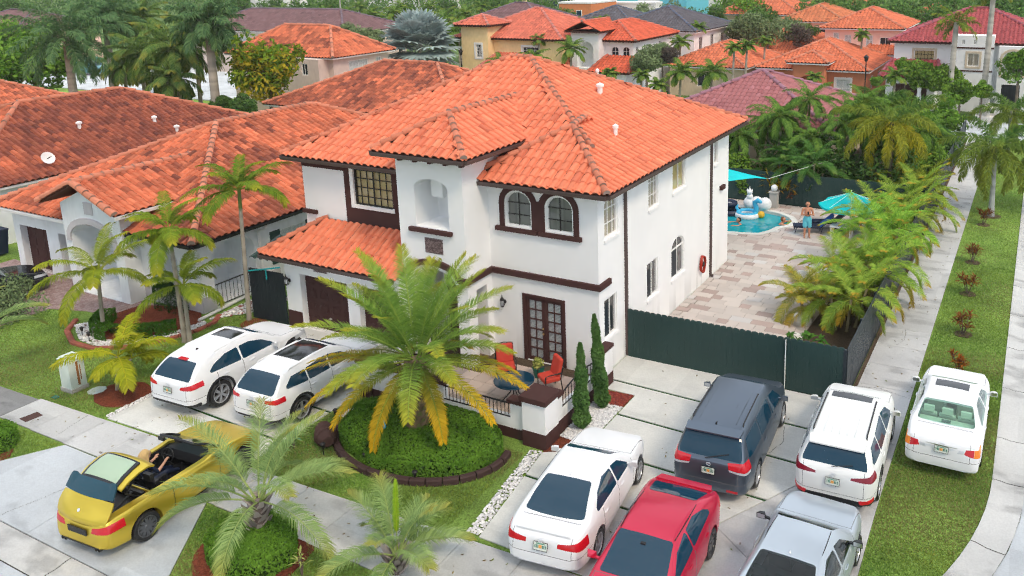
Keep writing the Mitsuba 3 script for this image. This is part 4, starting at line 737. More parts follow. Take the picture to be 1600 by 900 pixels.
# ---------------------------------------------------------------- palms, trees, hedges
def frond(o, az, el, L, droop, ll, nl=46, lw=.035, stalk=.16, vee=.35, hang=.35, c0=(.06, .13, .02), c1=(.10, .18, .03), tipc=None, r=None, seg=2, rw=.018, fwd=.55, plume=0., twist=0.):
    """a feather leaf: arching midrib with two ranks of leaflets. Returns verts, faces, colours"""
    r = r or rng; n = 12; t = np.linspace(0, 1, n); e_ = el-droop*t**1.35
    ca, sa = math.cos(az), math.sin(az); st = L/(n-1)
    d = np.column_stack([np.cos(e_)*ca, np.cos(e_)*sa, np.sin(e_)]); p = o+np.vstack([[0, 0, 0], np.cumsum(d[:-1]*st, 0)])
    mb = MB(); mb.tube(p, np.linspace(rw, rw*.2, n), 4, A(c1)*A([1.15, 1.05, 1.0]), cap=False)
    tt = np.repeat(np.linspace(stalk, .995, nl), 2); sd = np.tile([1., -1.], nl); tt = np.clip(tt+(r.random(2*nl)-.5)*.5/nl, 0, 1)
    N = len(tt); P = np.column_stack([np.interp(tt, t, p[:, k]) for k in range(3)]); D = np.column_stack([np.interp(tt, t, d[:, k]) for k in range(3)])
    S = np.cross(D, [0, 0, 1.]); S /= np.linalg.norm(S, axis=1, keepdims=True)+1e-9; U = np.cross(S, D)
    if twist: S, U = S*math.cos(twist)+U*math.sin(twist), U*math.cos(twist)-S*math.sin(twist)
    x = (tt-stalk)/(1-stalk); leng = ll*(.38+.62*np.sin(np.clip(x*.86+.14, 0, 1)*math.pi)**.7)*(.85+.3*r.random(N))
    f_ = fwd+.5*x**2; v_ = vee+.25*(r.random(N)-.5)+plume*(r.random(N)-.5)*3
    W = S*sd[:, None]*np.cos(v_)[:, None]+U*np.sin(v_)[:, None]; Dr = W+D*f_[:, None]; Dr /= np.linalg.norm(Dr, axis=1, keepdims=True)
    m1 = P+Dr*(leng*.5)[:, None]+A([0, 0, -1])*(hang*.10*leng)[:, None]; Dr2 = Dr+A([0, 0, -1])*(hang*(1+.6*r.random(N)))[:, None]; Dr2 /= np.linalg.norm(Dr2, axis=1, keepdims=True)
    m2 = m1+Dr2*(leng*.5)[:, None]
    wd = np.cross(Dr, W+A([0, 0, .3])); wd = D-Dr*np.sum(D*Dr, 1, keepdims=True); wd /= np.linalg.norm(wd, axis=1, keepdims=True)+1e-9; wd *= lw/2
    v = np.stack([P-wd*.5, P+wd*.5, m1-wd, m1+wd, m2], 1).reshape(-1, 3)
    b = np.arange(N)*5; f = np.vstack([np.column_stack([b, b+1, b+3]), np.column_stack([b, b+3, b+2]), np.column_stack([b+2, b+3, b+4])])
    k = r.random(N); c = A(c0)+(A(c1)-A(c0))*k[:, None]
    cc = np.repeat(c, 5, 0).reshape(N, 5, 3)
    if tipc is not None:
        q = np.clip((x-tipc[3])/(1.001-tipc[3]), 0, 1)[:, None]*.9; c2 = A(tipc[:3])*(.8+.4*k[:, None])
        cc[:, :4] = cc[:, :4]*(1-q[:, None])+(c2*q)[:, None]; q2 = np.clip(q*1.4+.12, 0, 1); cc[:, 4] = cc[:, 4]*(1-q2)+c2*q2
    mb.add(v, f, None); mb.c[-1] = cc.reshape(-1, 3)
    return mb
def trunk_mesh(base, top, r0, r1, col=(.27, .245, .21), rings=.0, bend=.0, k=10, n=None, green=None, bulge=0.):
    a, b = A(base, float), A(top, float); L = np.linalg.norm(b-a); n = n or max(5, int(L/.16)); t = np.linspace(0, 1, n)
    p = a+(b-a)*t[:, None]+A([bend, bend*.4, 0])*np.sin(t*math.pi)[:, None]
    rr = r0+(r1-r0)*t+bulge*np.exp(-((t-.45)/.25)**2)+.25*r0*np.exp(-t*L*5); rr = rr*(1+rings*np.where(np.arange(n) % 2 == 0, 1, -1))
    c = A(col)*(.75+.5*rng.random((n, 1)))
    if green is not None: c[t > green[0]] = A(green[1])
    return MB().tube(p, rr, k, c)
def palm(name, label, base, top, r0, r1, fr, cat='palm tree', group=None, tcol=(.27, .245, .21), rings=.03, bend=0., green=None, bulge=0., whole=False, boots=None):
    """fr: frond keyword dicts"""
    k = thing(name, label, cat, group); trunk_mesh(base, top, r0, r1, tcol, rings, bend, green=green, bulge=bulge).put('trunk', 'bark', k, smooth=True, color=True)
    top = A(top, float); crown = MB()
    for f in fr:
        m = frond(top+A([math.cos(f['az']), math.sin(f['az']), 0])*r1*.6+A([0, 0, f.pop('dz', 0.)]), **f)
        if whole: v, fc = m.arr(); crown.add(v, fc); crown.c[-1] = np.vstack(m.c)
        else: m.put('frond', 'leaf', k, color=True)
    if whole: crown.put('crown', 'leaf', k, color=True)
    if boots: boots(k, A(base), top)
    return k
def ring(n, el0, el1, L, seed=0, spread=.35, **kw):
    """n fronds from upright young ones (el0) to hanging old ones (el1), turned by the golden angle"""
    r = np.random.default_rng(seed); out = []
    for i in range(n):
        t = (i+.5)/n; d = dict(az=i*2.39996+spread*(r.random()-.5), el=el0+(el1-el0)*t+.15*(r.random()-.5), L=L*(.85+.25*r.random())*(1-.12*abs(t-.5)), r=r)
        for a, v in kw.items(): d[a] = v(t) if callable(v) else v
        out.append(d)
    return out
mixc = lambda a, b, t: tuple(A(a)+(A(b)-A(a))*t)
# the big date palm in the oval bed
GRN, LIT, YEL, ORG = (.055, .125, .022), (.135, .24, .04), (.48, .33, .02), (.42, .20, .02)
fr = ring(33, 1.42, .22, 3.1, seed=3, droop=lambda t: .40+.62*t, ll=.44, nl=64, lw=.036, stalk=.14, vee=lambda t: .5-.2*t, hang=.24, rw=.03, c0=(.13, .25, .04), c1=(.26, .40, .08), tipc=lambda t: (.36, .34, .03, .72-.3*t))
for i, f in enumerate(fr): f['dz'] = .25*(1-i/len(fr))
for i, (az, el, dp_, l_, yl) in enumerate([(-86, -.28, 1.15, 2.5, .1), (-33, -.25, 1.1, 2.4, .2), (-10, .0, .85, 2.9, .4), (-108, .0, 1.0, 2.6, .45), (-135, .0, .8, 2.9, .3), (10, .15, .7, 3.1, .55), (170, .0, .8, 3.0, .3), (-158, .1, .65, 3.2, .2), (40, .0, .8, 2.8, .5), (95, .0, .9, 2.8, .5), (135, .0, .9, 2.8, .4), (195, .1, .6, 3.2, .15)]):
    fr.append(dict(az=math.radians(az), el=el, L=l_, droop=dp_, ll=.36, nl=70, lw=.036, stalk=.12, vee=.2, hang=.25, rw=.03, c0=(.13, .20, .03), c1=(.24, .31, .05), tipc=(.62, .36, .015, yl-.25), dz=-.05))
DP = palm('date_palm', 'large date palm with yellowing lower fronds in the oval hedge bed before the terrace', (-3.05, -6.85, 0), (-2.98, -6.78, 2.35), .36, .33, fr, tcol=(.20, .145, .085), rings=.05)
mb = MB()
for i in range(130):
    z = .25+2.1*i/130; a = i*2.39996; r_ = .34; p = A([-3.03+r_*math.cos(a), -6.83+r_*math.sin(a), z]); d = A([math.cos(a), math.sin(a), 1.2]); d /= np.linalg.norm(d); s = A([-math.sin(a), math.cos(a), 0])*.075
    mb.add([p-s-A([0, 0, .06]), p+s-A([0, 0, .06]), p+d*.13+s*.5, p+d*.13-s*.5, p+d*.08-A([math.cos(a), math.sin(a), 0])*.06], [[0, 1, 2], [0, 2, 3], [3, 2, 4]], A([.24, .17, .10])*(.6+.8*rng.random()) if z > 1.2 else A([.19, .19, .075])*(.6+.8*rng.random()))
mb.put('leaf_base', 'bark', DP, color=True, kind='stuff')
MB().sphere((-2.75, -7.05, 2.32), (.16, .16, .2), (.24, .10, .015)).sphere((-3.2, -7.1, 2.2), (.14, .14, .16), (.2, .09, .02)).put('fruit_stalk', 'bark', DP, color=True) if False else None
# grey-green feather palms by the pavement, with rough grey boots
def boots(k, base, top):
    for i in range(30):
        t = .28+.72*i/30; a = i*2.39996; r_ = .13+.05*t; p = base+(top-base)*t+A([math.cos(a), math.sin(a), 0])*r_; d = A([math.cos(a)*.55, math.sin(a)*.55, 1]); s = A([-math.sin(a), math.cos(a), 0])*.085; u = A([math.cos(a), math.sin(a), 0])*.03
        MB().add([p-s, p+s, p+d*.24+s*.55+u, p+d*.26-s*.55+u, p-s-u*1.5, p+s-u*1.5, p+d*.22], [[0, 1, 2], [0, 2, 3], [4, 6, 5], [0, 3, 6], [0, 6, 4], [1, 5, 6], [1, 6, 2], [2, 6, 3]], A([.36, .31, .29])*(.55+.75*rng.random())).put('leaf_base', 'bark', k, color=True)
def gg(n, L, seed):
    fr = ring(n, 1.35, .12, L, seed=seed, spread=.6, droop=lambda t: .75+.55*t, ll=.50, nl=70, lw=.022, stalk=.22, vee=.75, hang=.55, rw=.026, fwd=.75, c0=(.18, .29, .10), c1=(.34, .46, .17), tipc=lambda t: (.34, .33, .07, .62))
    return fr
palm('feather_palm', 'grey-green feather palm with a rough grey trunk in the round hedge by the gold car', (-3.43, -11.9, 0), (-3.30, -11.88, 1.15), .17, .15, gg(15, 2.5, 5), tcol=(.15, .12, .11), boots=boots)
palm('feather_palm', 'small grey-green feather palm at the bottom edge of the photo', (.02, -11.2, -.1), (.03, -11.2, .45), .13, .12, gg(12, 1.6, 9)+[dict(az=2.0, el=1.45, L=1.6, droop=.1, ll=.1, nl=60, lw=.03, stalk=.3, c0=(.2, .36, .02), c1=(.28, .42, .03))], tcol=(.15, .12, .11), boots=boots)
# Christmas palms on the left lawn
def xm(n, L, seed, yel=0., nl=44):
    return ring(n, 1.2, -.1, L, seed=seed, spread=.5, droop=lambda t: 1.0+.5*t, ll=.46, nl=nl, lw=.048, stalk=.16, vee=lambda t: .35-.35*t, hang=.75, rw=.022, c0=mixc((.07, .15, .02), (.22, .27, .015), yel), c1=mixc((.16, .27, .035), (.42, .44, .03), yel), tipc=(.34, .33, .03, .7))
XG = dict(tcol=(.33, .30, .25), rings=.04)
palm('slim_palm', 'short yellow-green palm with two thin stems in the mulch ring by the utility box', (-13.3, -8.85, 0), (-13.12, -8.8, 1.18), .055, .05, xm(7, 1.75, 11, 1.), **XG)
palm('slim_palm', 'shorter second stem of yellow palm leaning right in the mulch ring by the utility box', (-13.2, -8.75, 0), (-12.95, -8.5, 1.0), .045, .045, xm(5, 1.3, 12, .9), bend=-.12, **XG)
palm('slim_palm', "yellow-green palm at the left end of the neighbour's curving bed", (-17.9, -6.4, 0), (-17.7, -6.4, 2.35), .075, .06, xm(11, 2.35, 13, .55), green=(.8, (.13, .2, .05)), **XG)
palm('slim_palm', 'taller of two close palms on the lawn between the bed and the white cars', (-14.45, -5.65, 0), (-14.58, -5.6, 4.1), .085, .06, xm(11, 1.95, 14, .25), green=(.82, (.13, .2, .05)), **XG)
palm('slim_palm', 'lower of two close palms on the lawn between the bed and the white cars', (-14.25, -5.6, 0), (-14.3, -5.55, 2.15), .08, .06, xm(9, 1.8, 15, .35), green=(.8, (.13, .2, .05)), **XG)
palm('slim_palm', 'tall slender palm against the left roof, next to the dark side gate', (-13.95, -3.35, 0), (-13.75, -3.3, 5.05), .085, .06, xm(13, 2.1, 16, .1), green=(.85, (.14, .2, .05)), **XG)
palm('slim_palm', 'palm at the left edge of the photo beside the pavement, only its fronds in view', (-17.4, -10.6, 0), (-17.3, -10.6, 1.7), .07, .06, gg(8, 2.4, 17), **XG)
# areca clumps along the patio fence
def clump(label, x, y, h, n, L, seed, or_=.5, group=None, green=None):
    k = thing('areca_palm', label, 'palm tree', group); r = np.random.default_rng(seed); hue = A([.85+.5*r.random(), .92+.3*r.random(), .85]); L = L*(.85+.25*r.random())
    for s in range(n):
        a = s*2.4+r.random(); q = .15+.3*r.random(); b = A([x+q*math.cos(a), y+q*math.sin(a), 0]); hh = h*(.55+.5*r.random()); tp = b+A([.5*hh*.5*math.cos(a), .5*hh*.5*math.sin(a), hh])
        trunk_mesh(b, tp, .05, .045, (.34, .29, .17), .05).put('stem', 'bark', k, smooth=True, color=True)
        for f in ring(9, 1.35, -.35, L, seed=seed*7+s, droop=lambda t: .9+.5*t, ll=.42, nl=40, lw=.032, stalk=.2, vee=.55, hang=.45, rw=.017, c0=green or tuple(A([.15, .26, .04])*hue), c1=tuple(A([.37, .46, .09])*hue) if not green else A(green)*2, tipc=lambda t: (.46, .27, .03, .1 if t > .82 and or_*.7 > r.random() else .85) if not green else (.15, .22, .05, .6)):
            frond(tp, **f).put('frond', 'leaf', k, color=True)
    return k
AG = 'areca palms along the patio fence'
for i, (x, y, h, n, L, lb) in enumerate([(6.05, 5.2, 1.5, 4, 2.0, 'areca palm nearest the front corner of the dark fence'), (4.7, 5.9, .9, 3, 1.5, 'low areca palm leaning over the patio in front of the white boulders'), (6.3, 7.6, 1.7, 4, 2.1, 'areca palm second from the front corner of the dark fence'), (5.3, 8.6, 1.2, 3, 1.7, 'areca palm bowing over the patio, third from the fence corner'), (6.2, 11.4, 2.0, 5, 2.1, 'tall areca palm midway along the patio fence'), (6.3, 14.4, 1.7, 4, 2.0, 'areca palm beside the turquoise umbrella'), (6.4, 17.6, 1.6, 4, 2.0, 'areca palm behind the turquoise umbrella by the dark fence'), (6.3, 21.2, 1.6, 4, 2.1, 'farthest areca palm, yellow-green, by the pavement fence')]):
    clump(lb, x, y, h, n, L, 30+i, .8)
clump('dark green clump of feathery palms against the fence beyond the pool', .9, 20.3, 2.6, 5, 1.9, 51, 0, green=(.055, .13, .03)); clump('thick green palm clump left of the patio palms with crossed trunks', -1.2, 21.3, 2.2, 4, 1.7, 52, 0, green=(.06, .14, .03))
clump('low feathery palm under the crossed palm trunks by the back fence', 3.0, 21.8, 1.2, 3, 1.3, 53, 0, green=(.07, .15, .03))
# taller palms behind the patio
def adon(n, L, seed): return ring(n, 1.15, -.55, L, seed=seed, droop=lambda t: 1.1+.5*t, ll=.40, nl=44, lw=.05, stalk=.14, vee=.15, hang=.9, rw=.02, c0=(.07, .16, .035), c1=(.19, .33, .06), plume=.25)
for b, t, s, lb in [((2.6, 22.8, 0), (2.2, 22.9, 4.0), 61, 'left one of two palms with crossing pale trunks behind the umbrella'), ((3.2, 23.0, 0), (3.75, 23.1, 3.95), 62, 'right one of two palms with crossing pale trunks behind the umbrella'), ((-2.2, 23.7, 0), (-2.3, 23.7, 3.5), 63, 'left one of two straight palms beyond the pool'), ((-1.7, 24.0, 0), (-1.65, 24.0, 3.9), 64, 'right one of two straight palms beyond the pool'), ((3.9, 25, 0), (4.1, 25, 3.4), 65, 'small palm behind the crossing trunks'), ((-.4, 25.2, 0), (-.3, 25.2, 4.9), 66, 'tall dark feather palm in front of the mauve roof'), ((1.7, 26, 0), (1.9, 26, 4.3), 67, 'palm at the right end of the mauve roof'), ((-3.6, 22.6, 0), (-3.6, 22.6, 3.0), 68, 'palm nearest the house corner beyond the pool'), ((.6, 22.2, 0), (.7, 22.2, 3.3), 69, 'dark palm midway between the ball lamp pillar and the umbrella'), ((5.9, 24.5, 0), (6.0, 24.5, 3.6), 70, 'palm by the fence behind the golden-plumed palm'), ((2.9, 24.2, 0), (2.9, 24.2, 5.0), 77, 'tallest palm behind the crossing pale trunks'), ((-1.2, 22.4, 0), (-1.2, 22.4, 4.3), 78, 'tall palm directly behind the ball lamp pillar')]:
    palm('slim_palm', lb, b, t, .085, .06, adon(16, 1.95, s), tcol=(.36, .34, .29), rings=.04, green=(.78, (.19, .23, .06)))
def fox(n, L, seed, yel): return ring(n, 1.0, -.95, L, seed=seed, droop=lambda t: 1.1+.35*t, ll=.46, nl=100, lw=.048, stalk=.1, vee=.2, hang=.55, rw=.022, plume=1.3, c0=lambda t: mixc((.05, .13, .035), (.36, .34, .02), yel*t), c1=lambda t: mixc((.15, .28, .06), (.74, .62, .06), yel*t), tipc=(.2, .25, .04, .7))
palm('foxtail_palm', 'bushy foxtail palm with hanging golden plumes right of the mauve roof', (4.9, 21.6, 0), (4.9, 21.5, 4.5), .14, .10, fox(20, 3.0, 71, 1.), tcol=(.10, .09, .07))
palm('foxtail_palm', 'dark green foxtail palm with a grey trunk on the grass beside the pavement', (9.85, 21.7, 0), (9.8, 21.7, 3.6), .15, .09, fox(18, 2.9, 72, .35), tcol=(.36, .38, .38), green=(.8, (.14, .17, .06)))
palm('foxtail_palm', 'foxtail palm at the right edge of the photo with drooping plumes', (12.9, 23.5, 0), (12.7, 23.4, 3.9), .15, .09, fox(18, 2.9, 73, .3), tcol=(.3, .32, .3))
palm('foxtail_palm', 'foxtail palm beyond the grey-trunked one at the far end of the pavement', (10.1, 33, 0), (10.1, 33, 3.6), .14, .09, fox(12, 2.3, 74, .3), tcol=(.3, .32, .3))
palm('foxtail_palm', 'green foxtail palm left of the one with golden plumes', (3.2, 27.5, 0), (3.2, 27.5, 4.3), .13, .09, fox(12, 2.2, 75, .3), tcol=(.2, .18, .15))
# ---- broad-leaved crowns
def leaves(mb, ctr, rad, n, size, c0, c1, r, shell=.55, up=.35):
    """n leaf rhombs in an uneven clump round ctr"""
    u = r.normal(size=(n, 3)); u /= np.linalg.norm(u, axis=1, keepdims=True); q = shell+(1-shell)*r.random(n)**.6
    p = A(ctr)+u*A(rad)*q[:, None]; d = r.normal(size=(n, 3)); d /= np.linalg.norm(d, axis=1, keepdims=True); nn = u+.8*r.normal(size=(n, 3))+A([0, 0, up]); a = np.cross(nn, d); a /= np.linalg.norm(a, axis=1, keepdims=True)+1e-9; b = np.cross(nn, a); b /= np.linalg.norm(b, axis=1, keepdims=True)+1e-9
    s = size*(.6+.8*r.random((n, 1))); v = np.stack([p-a*s, p+b*s*.45, p+a*s, p-b*s*.45], 1).reshape(-1, 3); i = np.arange(n)*4
    c = A(c0)+(A(c1)-A(c0))*r.random((n, 1)); mb.add(v, np.vstack([np.column_stack([i, i+1, i+2]), np.column_stack([i, i+2, i+3])])); mb.c[-1] = np.repeat(c, 4, 0)
KIND = dict(leafy=((.08, .20, .03), (.22, .38, .055)), dense=((.055, .14, .04), (.15, .26, .065)), sage=((.12, .18, .085), (.26, .34, .16)), plum=((.09, .075, .07), (.18, .15, .12)), wood=((.07, .17, .05), (.19, .33, .08)), shrub=((.075, .18, .03), (.25, .40, .06)), yellowtree=((.07, .17, .02), (.26, .33, .03)))
def crown_mesh(c, rx, rz, kind, seed, clumps=16, per=90, size=.16):
    r = np.random.default_rng(seed); mb = MB(); c0, c1 = KIND[kind]
    for i in range(clumps):
        u = r.normal(size=3); u /= np.linalg.norm(u); u[2] = u[2]*.9+.1; q = .35+.55*r.random(); cc = A(c)+u*A([rx, rx, rz])*q; k = (.36+.2*r.random())*rx
        t = r.random(); a0 = A(c0)*(.75+.5*t); a1 = A(c1)*(.75+.5*t)
        if kind == 'yellowtree' and r.random() < .12: a0, a1 = A([.20, .21, .02]), A([.46, .36, .03])
        leaves(mb, cc, (k, k, k*.8), per, size, a0, a1, r)
    return mb
def tree(label, x, y, zc, rx, kind, seed, name='tree', cat='tree', rz=None, per=90, size=None, clumps=18, group=None):
    k = thing(name, label, cat, group); rz = rz or min(rx, zc*.85); mb = trunk_mesh((x, y, -.2), (x, y, zc), .07*rx+.05, .05*rx, (.16, .13, .10), .03)
    rr = np.random.default_rng(seed)
    for i in range(5):
        a = i*1.3+rr.random(); z = zc-rz*.7+.3*rz*rr.random(); m = trunk_mesh((x, y, z), (x+math.cos(a)*rx*.6, y+math.sin(a)*rx*.6, z+rz*.7), .03*rx+.02, .01*rx+.01, (.16, .13, .10), .0, n=6, k=6); v, f = m.arr(); mb.add(v, f, (.15, .12, .09))
    mb.put('trunk', 'bark', k, smooth=True, color=True)
    crown_mesh((x, y, zc), rx, rz, kind, seed, clumps, per, size or .075*rx+.05).put('crown', 'leaf', k, color=True)
FAR = [('leafy', -73.0, 22, 4.8, 3.5), ('yellowtree', -41.9, 22.5, 5.4, 2.74), ('leafy', -100.2, 34, 5.2, 2.33), ('sage', -51.6, 44, 5.4, 1.75), ('sage', -56.3, 46, 5.6, 1.27), ('dense', -87.7, 75, 6.1, 2.01), ('dense', -100.0, 80, 5.9, 2.38), ('dense', -113.4, 85, 6.1, 2.32), ('dense', -126.1, 90, 6.3, 2.23), ('dense', -61.7, 90, 5.3, 1.62), ('dense', -53.4, 84, 5.0, 1.89), ('dense', -71.1, 110, 5.1, 2.12), ('dense', -73.4, 100, 5.7, 2.02), ('dense', -88.4, 115, 5.3, 2.04), ('dense', -77.8, 135, 3.8, 2.19), ('dense', -53.5, 88, 4.9, 1.56), ('sage', -42.8, 95, 4.6, 2.16), ('sage', -40.7, 100, 4.3, 2.22), ('dense', -36.9, 100, 4.2, 1.79), ('leafy', -31.2, 100, 6.0, 2.53), ('leafy', -27.0, 95, 6.0, 2.22), ('dense', -29.6, 90, 5.1, 1.63), ('leafy', -28.2, 110, 5.9, 2.27), ('leafy', -25.1, 112, 5.4, 2.27), ('dense', -21.9, 86, 5.4, 1.7), ('sage', -17.8, 68, 5.4, 1.72), ('sage', -15.3, 67, 5.3, 1.54), ('sage', -20.0, 70, 4.8, 1.48), ('dense', -20.9, 80, 5.7, 1.45), ('sage', -13.3, 70, 5.1, 1.43), ('plum', -12.0, 68, 4.8, 1.12), ('dense', -12.0, 72, 4.9, 1.01), ('sage', -15.5, 74, 5.4, 1.2), ('wood', -15.2, 88, 6.5, 2.01), ('wood', -14.6, 95, 5.8, 2.3), ('wood', -13.5, 102, 6.2, 2.22), ('wood', -12.4, 109, 4.7, 2.52), ('wood', -7.7, 94, 6.5, 2.38), ('wood', -6.6, 101, 4.7, 2.33), ('wood', -5.5, 108, 5.5, 2.63), ('wood', -1.5, 93, 5.1, 2.15), ('wood', -0.3, 100, 6.2, 2.25), ('wood', 1.6, 107, 4.9, 2.54), ('wood', 4.9, 92, 6.6, 2.22), ('wood', 6.9, 99, 5.0, 2.34), ('wood', 8.5, 106, 5.8, 2.28), ('wood', 9.4, 91, 4.2, 1.86), ('wood', -4.8, 98, 3.4, 1.75), ('wood', -13.0, 105, 4.0, 1.71), ('wood', 6.6, 90, 3.8, 1.25), ('wood', 11.0, 97, 5.0, 2.27), ('wood', 12.7, 104, 5.8, 2.37), ('shrub', 2.7, 51, 3.2, 1.5), ('shrub', 4.5, 50.5, 2.9, 1.26), ('shrub', 1.3, 52, 3.7, 0.77), ('leafy', 10.0, 50, 4.3, 1.51), ('shrub', -0.4, 48, 2.9, 0.47), ('shrub', 6.1, 47, 2.5, 1.1), ('shrub', 7.7, 46, 2.9, 0.68), ('sage', -20.3, 46, 4.1, 1.51), ('sage', -19.6, 48, 4.5, 1.18), ('plum', -18.5, 47, 4.5, 0.81), ('dense', -60.4, 26, 3.0, 0.82), ('dense', -54.2, 24, 2.2, 0.67), ('dense', -44.6, 20, 2.6, 0.79), ('dense', -40.8, 19, 2.9, 0.86), ('dense', -166.2, 95, 4.1, 1.98), ('dense', -174.1, 75, 5.8, 2.87), ('dense', -189.4, 80, 6.4, 2.5), ('dense', -102.2, 110, 3.9, 1.81), ('dense', -100.2, 120, 4.4, 2.16)]
NAMES = dict(leafy='bright green leafy tree', dense='dark green tree', sage='grey-green bushy tree', plum='purplish-brown bushy tree', wood='tree of the dense green wood', shrub='leafy green garden shrub', yellowtree='bushy tree with yellow and green leaves')
SPECIAL = {0: 'big round leafy tree behind the roofs at the left edge', 1: 'bushy yellow-green tree in front of the beige house', 3: 'grey-green bushy tree left of the silver fan palm'}
GRP = dict(wood='trees of the green wood at the top right', dense='dark trees scattered among the far roofs', leafy='bright leafy trees among the far roofs', sage='grey-green bushes among the far houses', plum='brownish bushes among the far houses', shrub='shrubs before the white house with a dark red roof')
REFS = [(-35, 46, 'the yellow house'), (-26, 48, 'the white balcony house'), (-26.5, 60, 'the slate-roofed house'), (-17.7, 55, 'the low orange-roofed house'), (-14, 68, 'the farther orange hipped roof'), (-7.5, 55, 'the rust-red house'), (-5.5, 68, 'the pink house'), (-5, 26, 'the mauve-roofed house'), (6, 54, 'the white house with a dark red roof'), (-75, 50, 'the long purple-brown terrace'), (-48, 29, 'the beige house'), (-51, 68, 'the purple-brown roof'), (-115, 39, 'the upper left red-brown roof'), (-62, 108, 'the orange flat-roofed building'), (-58, 128, 'the pale blue block'), (-25, 94, 'the far orange roof'), (-18, 112, 'the farthest orange roof'), (-31, 27, 'the streaked orange roof'), (-38, 5, 'the blotched roof'), (-90, 150, 'the pale yellow building')]
def where(x, y):
    q = min(REFS, key=lambda r: (r[0]-x)**2+(r[1]-y)**2); dx, dy = x-q[0], y-q[1]; d = math.hypot(dx, dy)
    return ('far ' if d > 18 else '')+(('behind ' if dy > 0 else 'in front of ') if abs(dy) > abs(dx)*1.3 else ('right of ' if dx > 0 else 'left of '))+q[2]
ORD = 'first second third fourth fifth sixth seventh eighth ninth tenth eleventh twelfth thirteenth fourteenth fifteenth sixteenth seventeenth eighteenth nineteenth twentieth'.split()
WX = sorted([f for f in FAR if f[0] == 'wood'], key=lambda f: (f[1]-CAM[0])/(f[2]-CAM[1]))
for i, (kd, x, y, z, rp) in enumerate(FAR):
    far = y > 60; rp = rp*(1.12 if far else 1.); z2 = max(z, rp*.8)
    tree(SPECIAL[i] if i in SPECIAL else ('tree of the dense green wood at the top right, %s from its left' % ORD[[(f[1], f[2]) for f in WX].index((x, y))] if kd == 'wood' else NAMES[kd]+' '+where(x, y)), x, y, z2, rp, kd, 300+i, cat='shrub' if kd == 'shrub' else 'tree', name='garden_shrub' if kd == 'shrub' else 'tree', group=None if i in SPECIAL else GRP[kd], per=70 if far else 170, clumps=20 if far else 26, size=None if far else .06*rp+.05)
mb = MB(); r_ = np.random.default_rng(5)
for i in range(520):
    y = 118+170*r_.random()**1.3; x = -300+(340+.15*y)*r_.random()
    if -80 < x < -40 and y < 185: continue
    c0, c1 = KIND['wood' if x > -40 else 'dense']; s = 2.2+2.2*r_.random(); leaves(mb, (x, y, s*.9+1.8*r_.random()), (s*1.5, s, s), 110, .45, A(c0)*.9, A(c1)*(.8+.4*r_.random()), r_)
k = mb.put('far_wood', 'leaf', color=True, kind='stuff'); labels[k].update(label='continuous belt of green trees along the top of the photo', category='wood')
# ---- far palms
def farpalm(kd, x, y, z, R_, i):
    h = max(z-.15*R_, 1.); r = np.random.default_rng(400+i)
    if kd == 'royal': fr = ring(30, 1.25, -.72, R_*1.1, seed=i, droop=lambda t: .85+.3*t, ll=.85, nl=60, lw=.085, stalk=.12, vee=.2, hang=.7, plume=.5, rw=.04, c0=(.06, .14, .065), c1=(.16, .28, .11)); a = ('palm_tree', 'tall grey-trunked palm second from the left edge behind the roofs', .38, .26, (.36, .32, .28))
    elif kd == 'coconut': fr = ring(24, 1.2, -.6, R_*1.2, seed=i, droop=lambda t: 1.05+.3*t, ll=.8, nl=54, lw=.08, stalk=.12, vee=.15, hang=1.2, rw=.035, c0=(.06, .14, .04), c1=(.19, .28, .07), tipc=(.26, .25, .05, .75)); a = ('palm_tree', ['', '', '', '', 'coconut palm left of the centre one in the left group', 'tall back coconut palm rising highest in the left group', 'coconut palm just right of the centre one, crown higher', 'small coconut palm far left in the group over the street', 'low coconut palm at the foot of the left group'][i], .18, .14, (.33, .28, .23))
    elif kd == 'rpalm': fr = ring(15, 1.2, -.5, R_*1.1, seed=i, droop=1.0, ll=.5, nl=34, lw=.07, stalk=.12, vee=.2, hang=.8, plume=.4, rw=.03, c0=(.06, .13, .02), c1=(.22, .30, .05), tipc=(.3, .32, .05, .6)); a = ('palm_tree', 'royal palm with a pale trunk in front of the white house with the red roof', .26, .2, (.42, .40, .36))
    else: fr = ring(16, 1.2, -.45, R_*1.15, seed=i, droop=1.0, ll=.36*max(R_, 1), nl=26, lw=.10, stalk=.12, vee=.2, hang=.7, rw=.02, c0=(.06, .15, .035), c1=(.19, .30, .055), tipc=(.22, .25, .05, .7)); a = ('palm_tree', 'small far palm '+where(x, y), .13, .09, (.3, .27, .22))
    lab = PL.get(i, a[1]); grp = None if i in PL else ('small palms among the far houses' if kd == 'far' else 'tall palms behind the left roofs')
    palm(a[0], lab, (x, y, -.2), (x+.2, y, h), a[2], a[3], fr, tcol=a[4], whole=(kd == 'far'), group=grp)
PL = {0: 'huge dense palm crown at the top left corner above the mouldy roof', 3: 'coconut palm in the centre of the left palm group, lowest crown forward', 2: 'palm on the thickest pale grey trunk right of the coconut palms', 26: 'low palm leaning against the yellow house', 27: 'small palm between the yellow and pale orange roofs', 28: 'palm standing in front of the white balcony house', 33: 'left of two bushy palms behind the orange ridge, above the mauve roof', 34: 'right of two bushy palms behind the orange ridge, above the mauve roof', 38: 'left one of twin small palms before the low orange roof', 39: 'right one of twin small palms before the low orange roof', 43: 'royal palm with full crown in front of the dark red roof', 44: 'royal palm trunk at the upper right whose crown leaves the photo'}
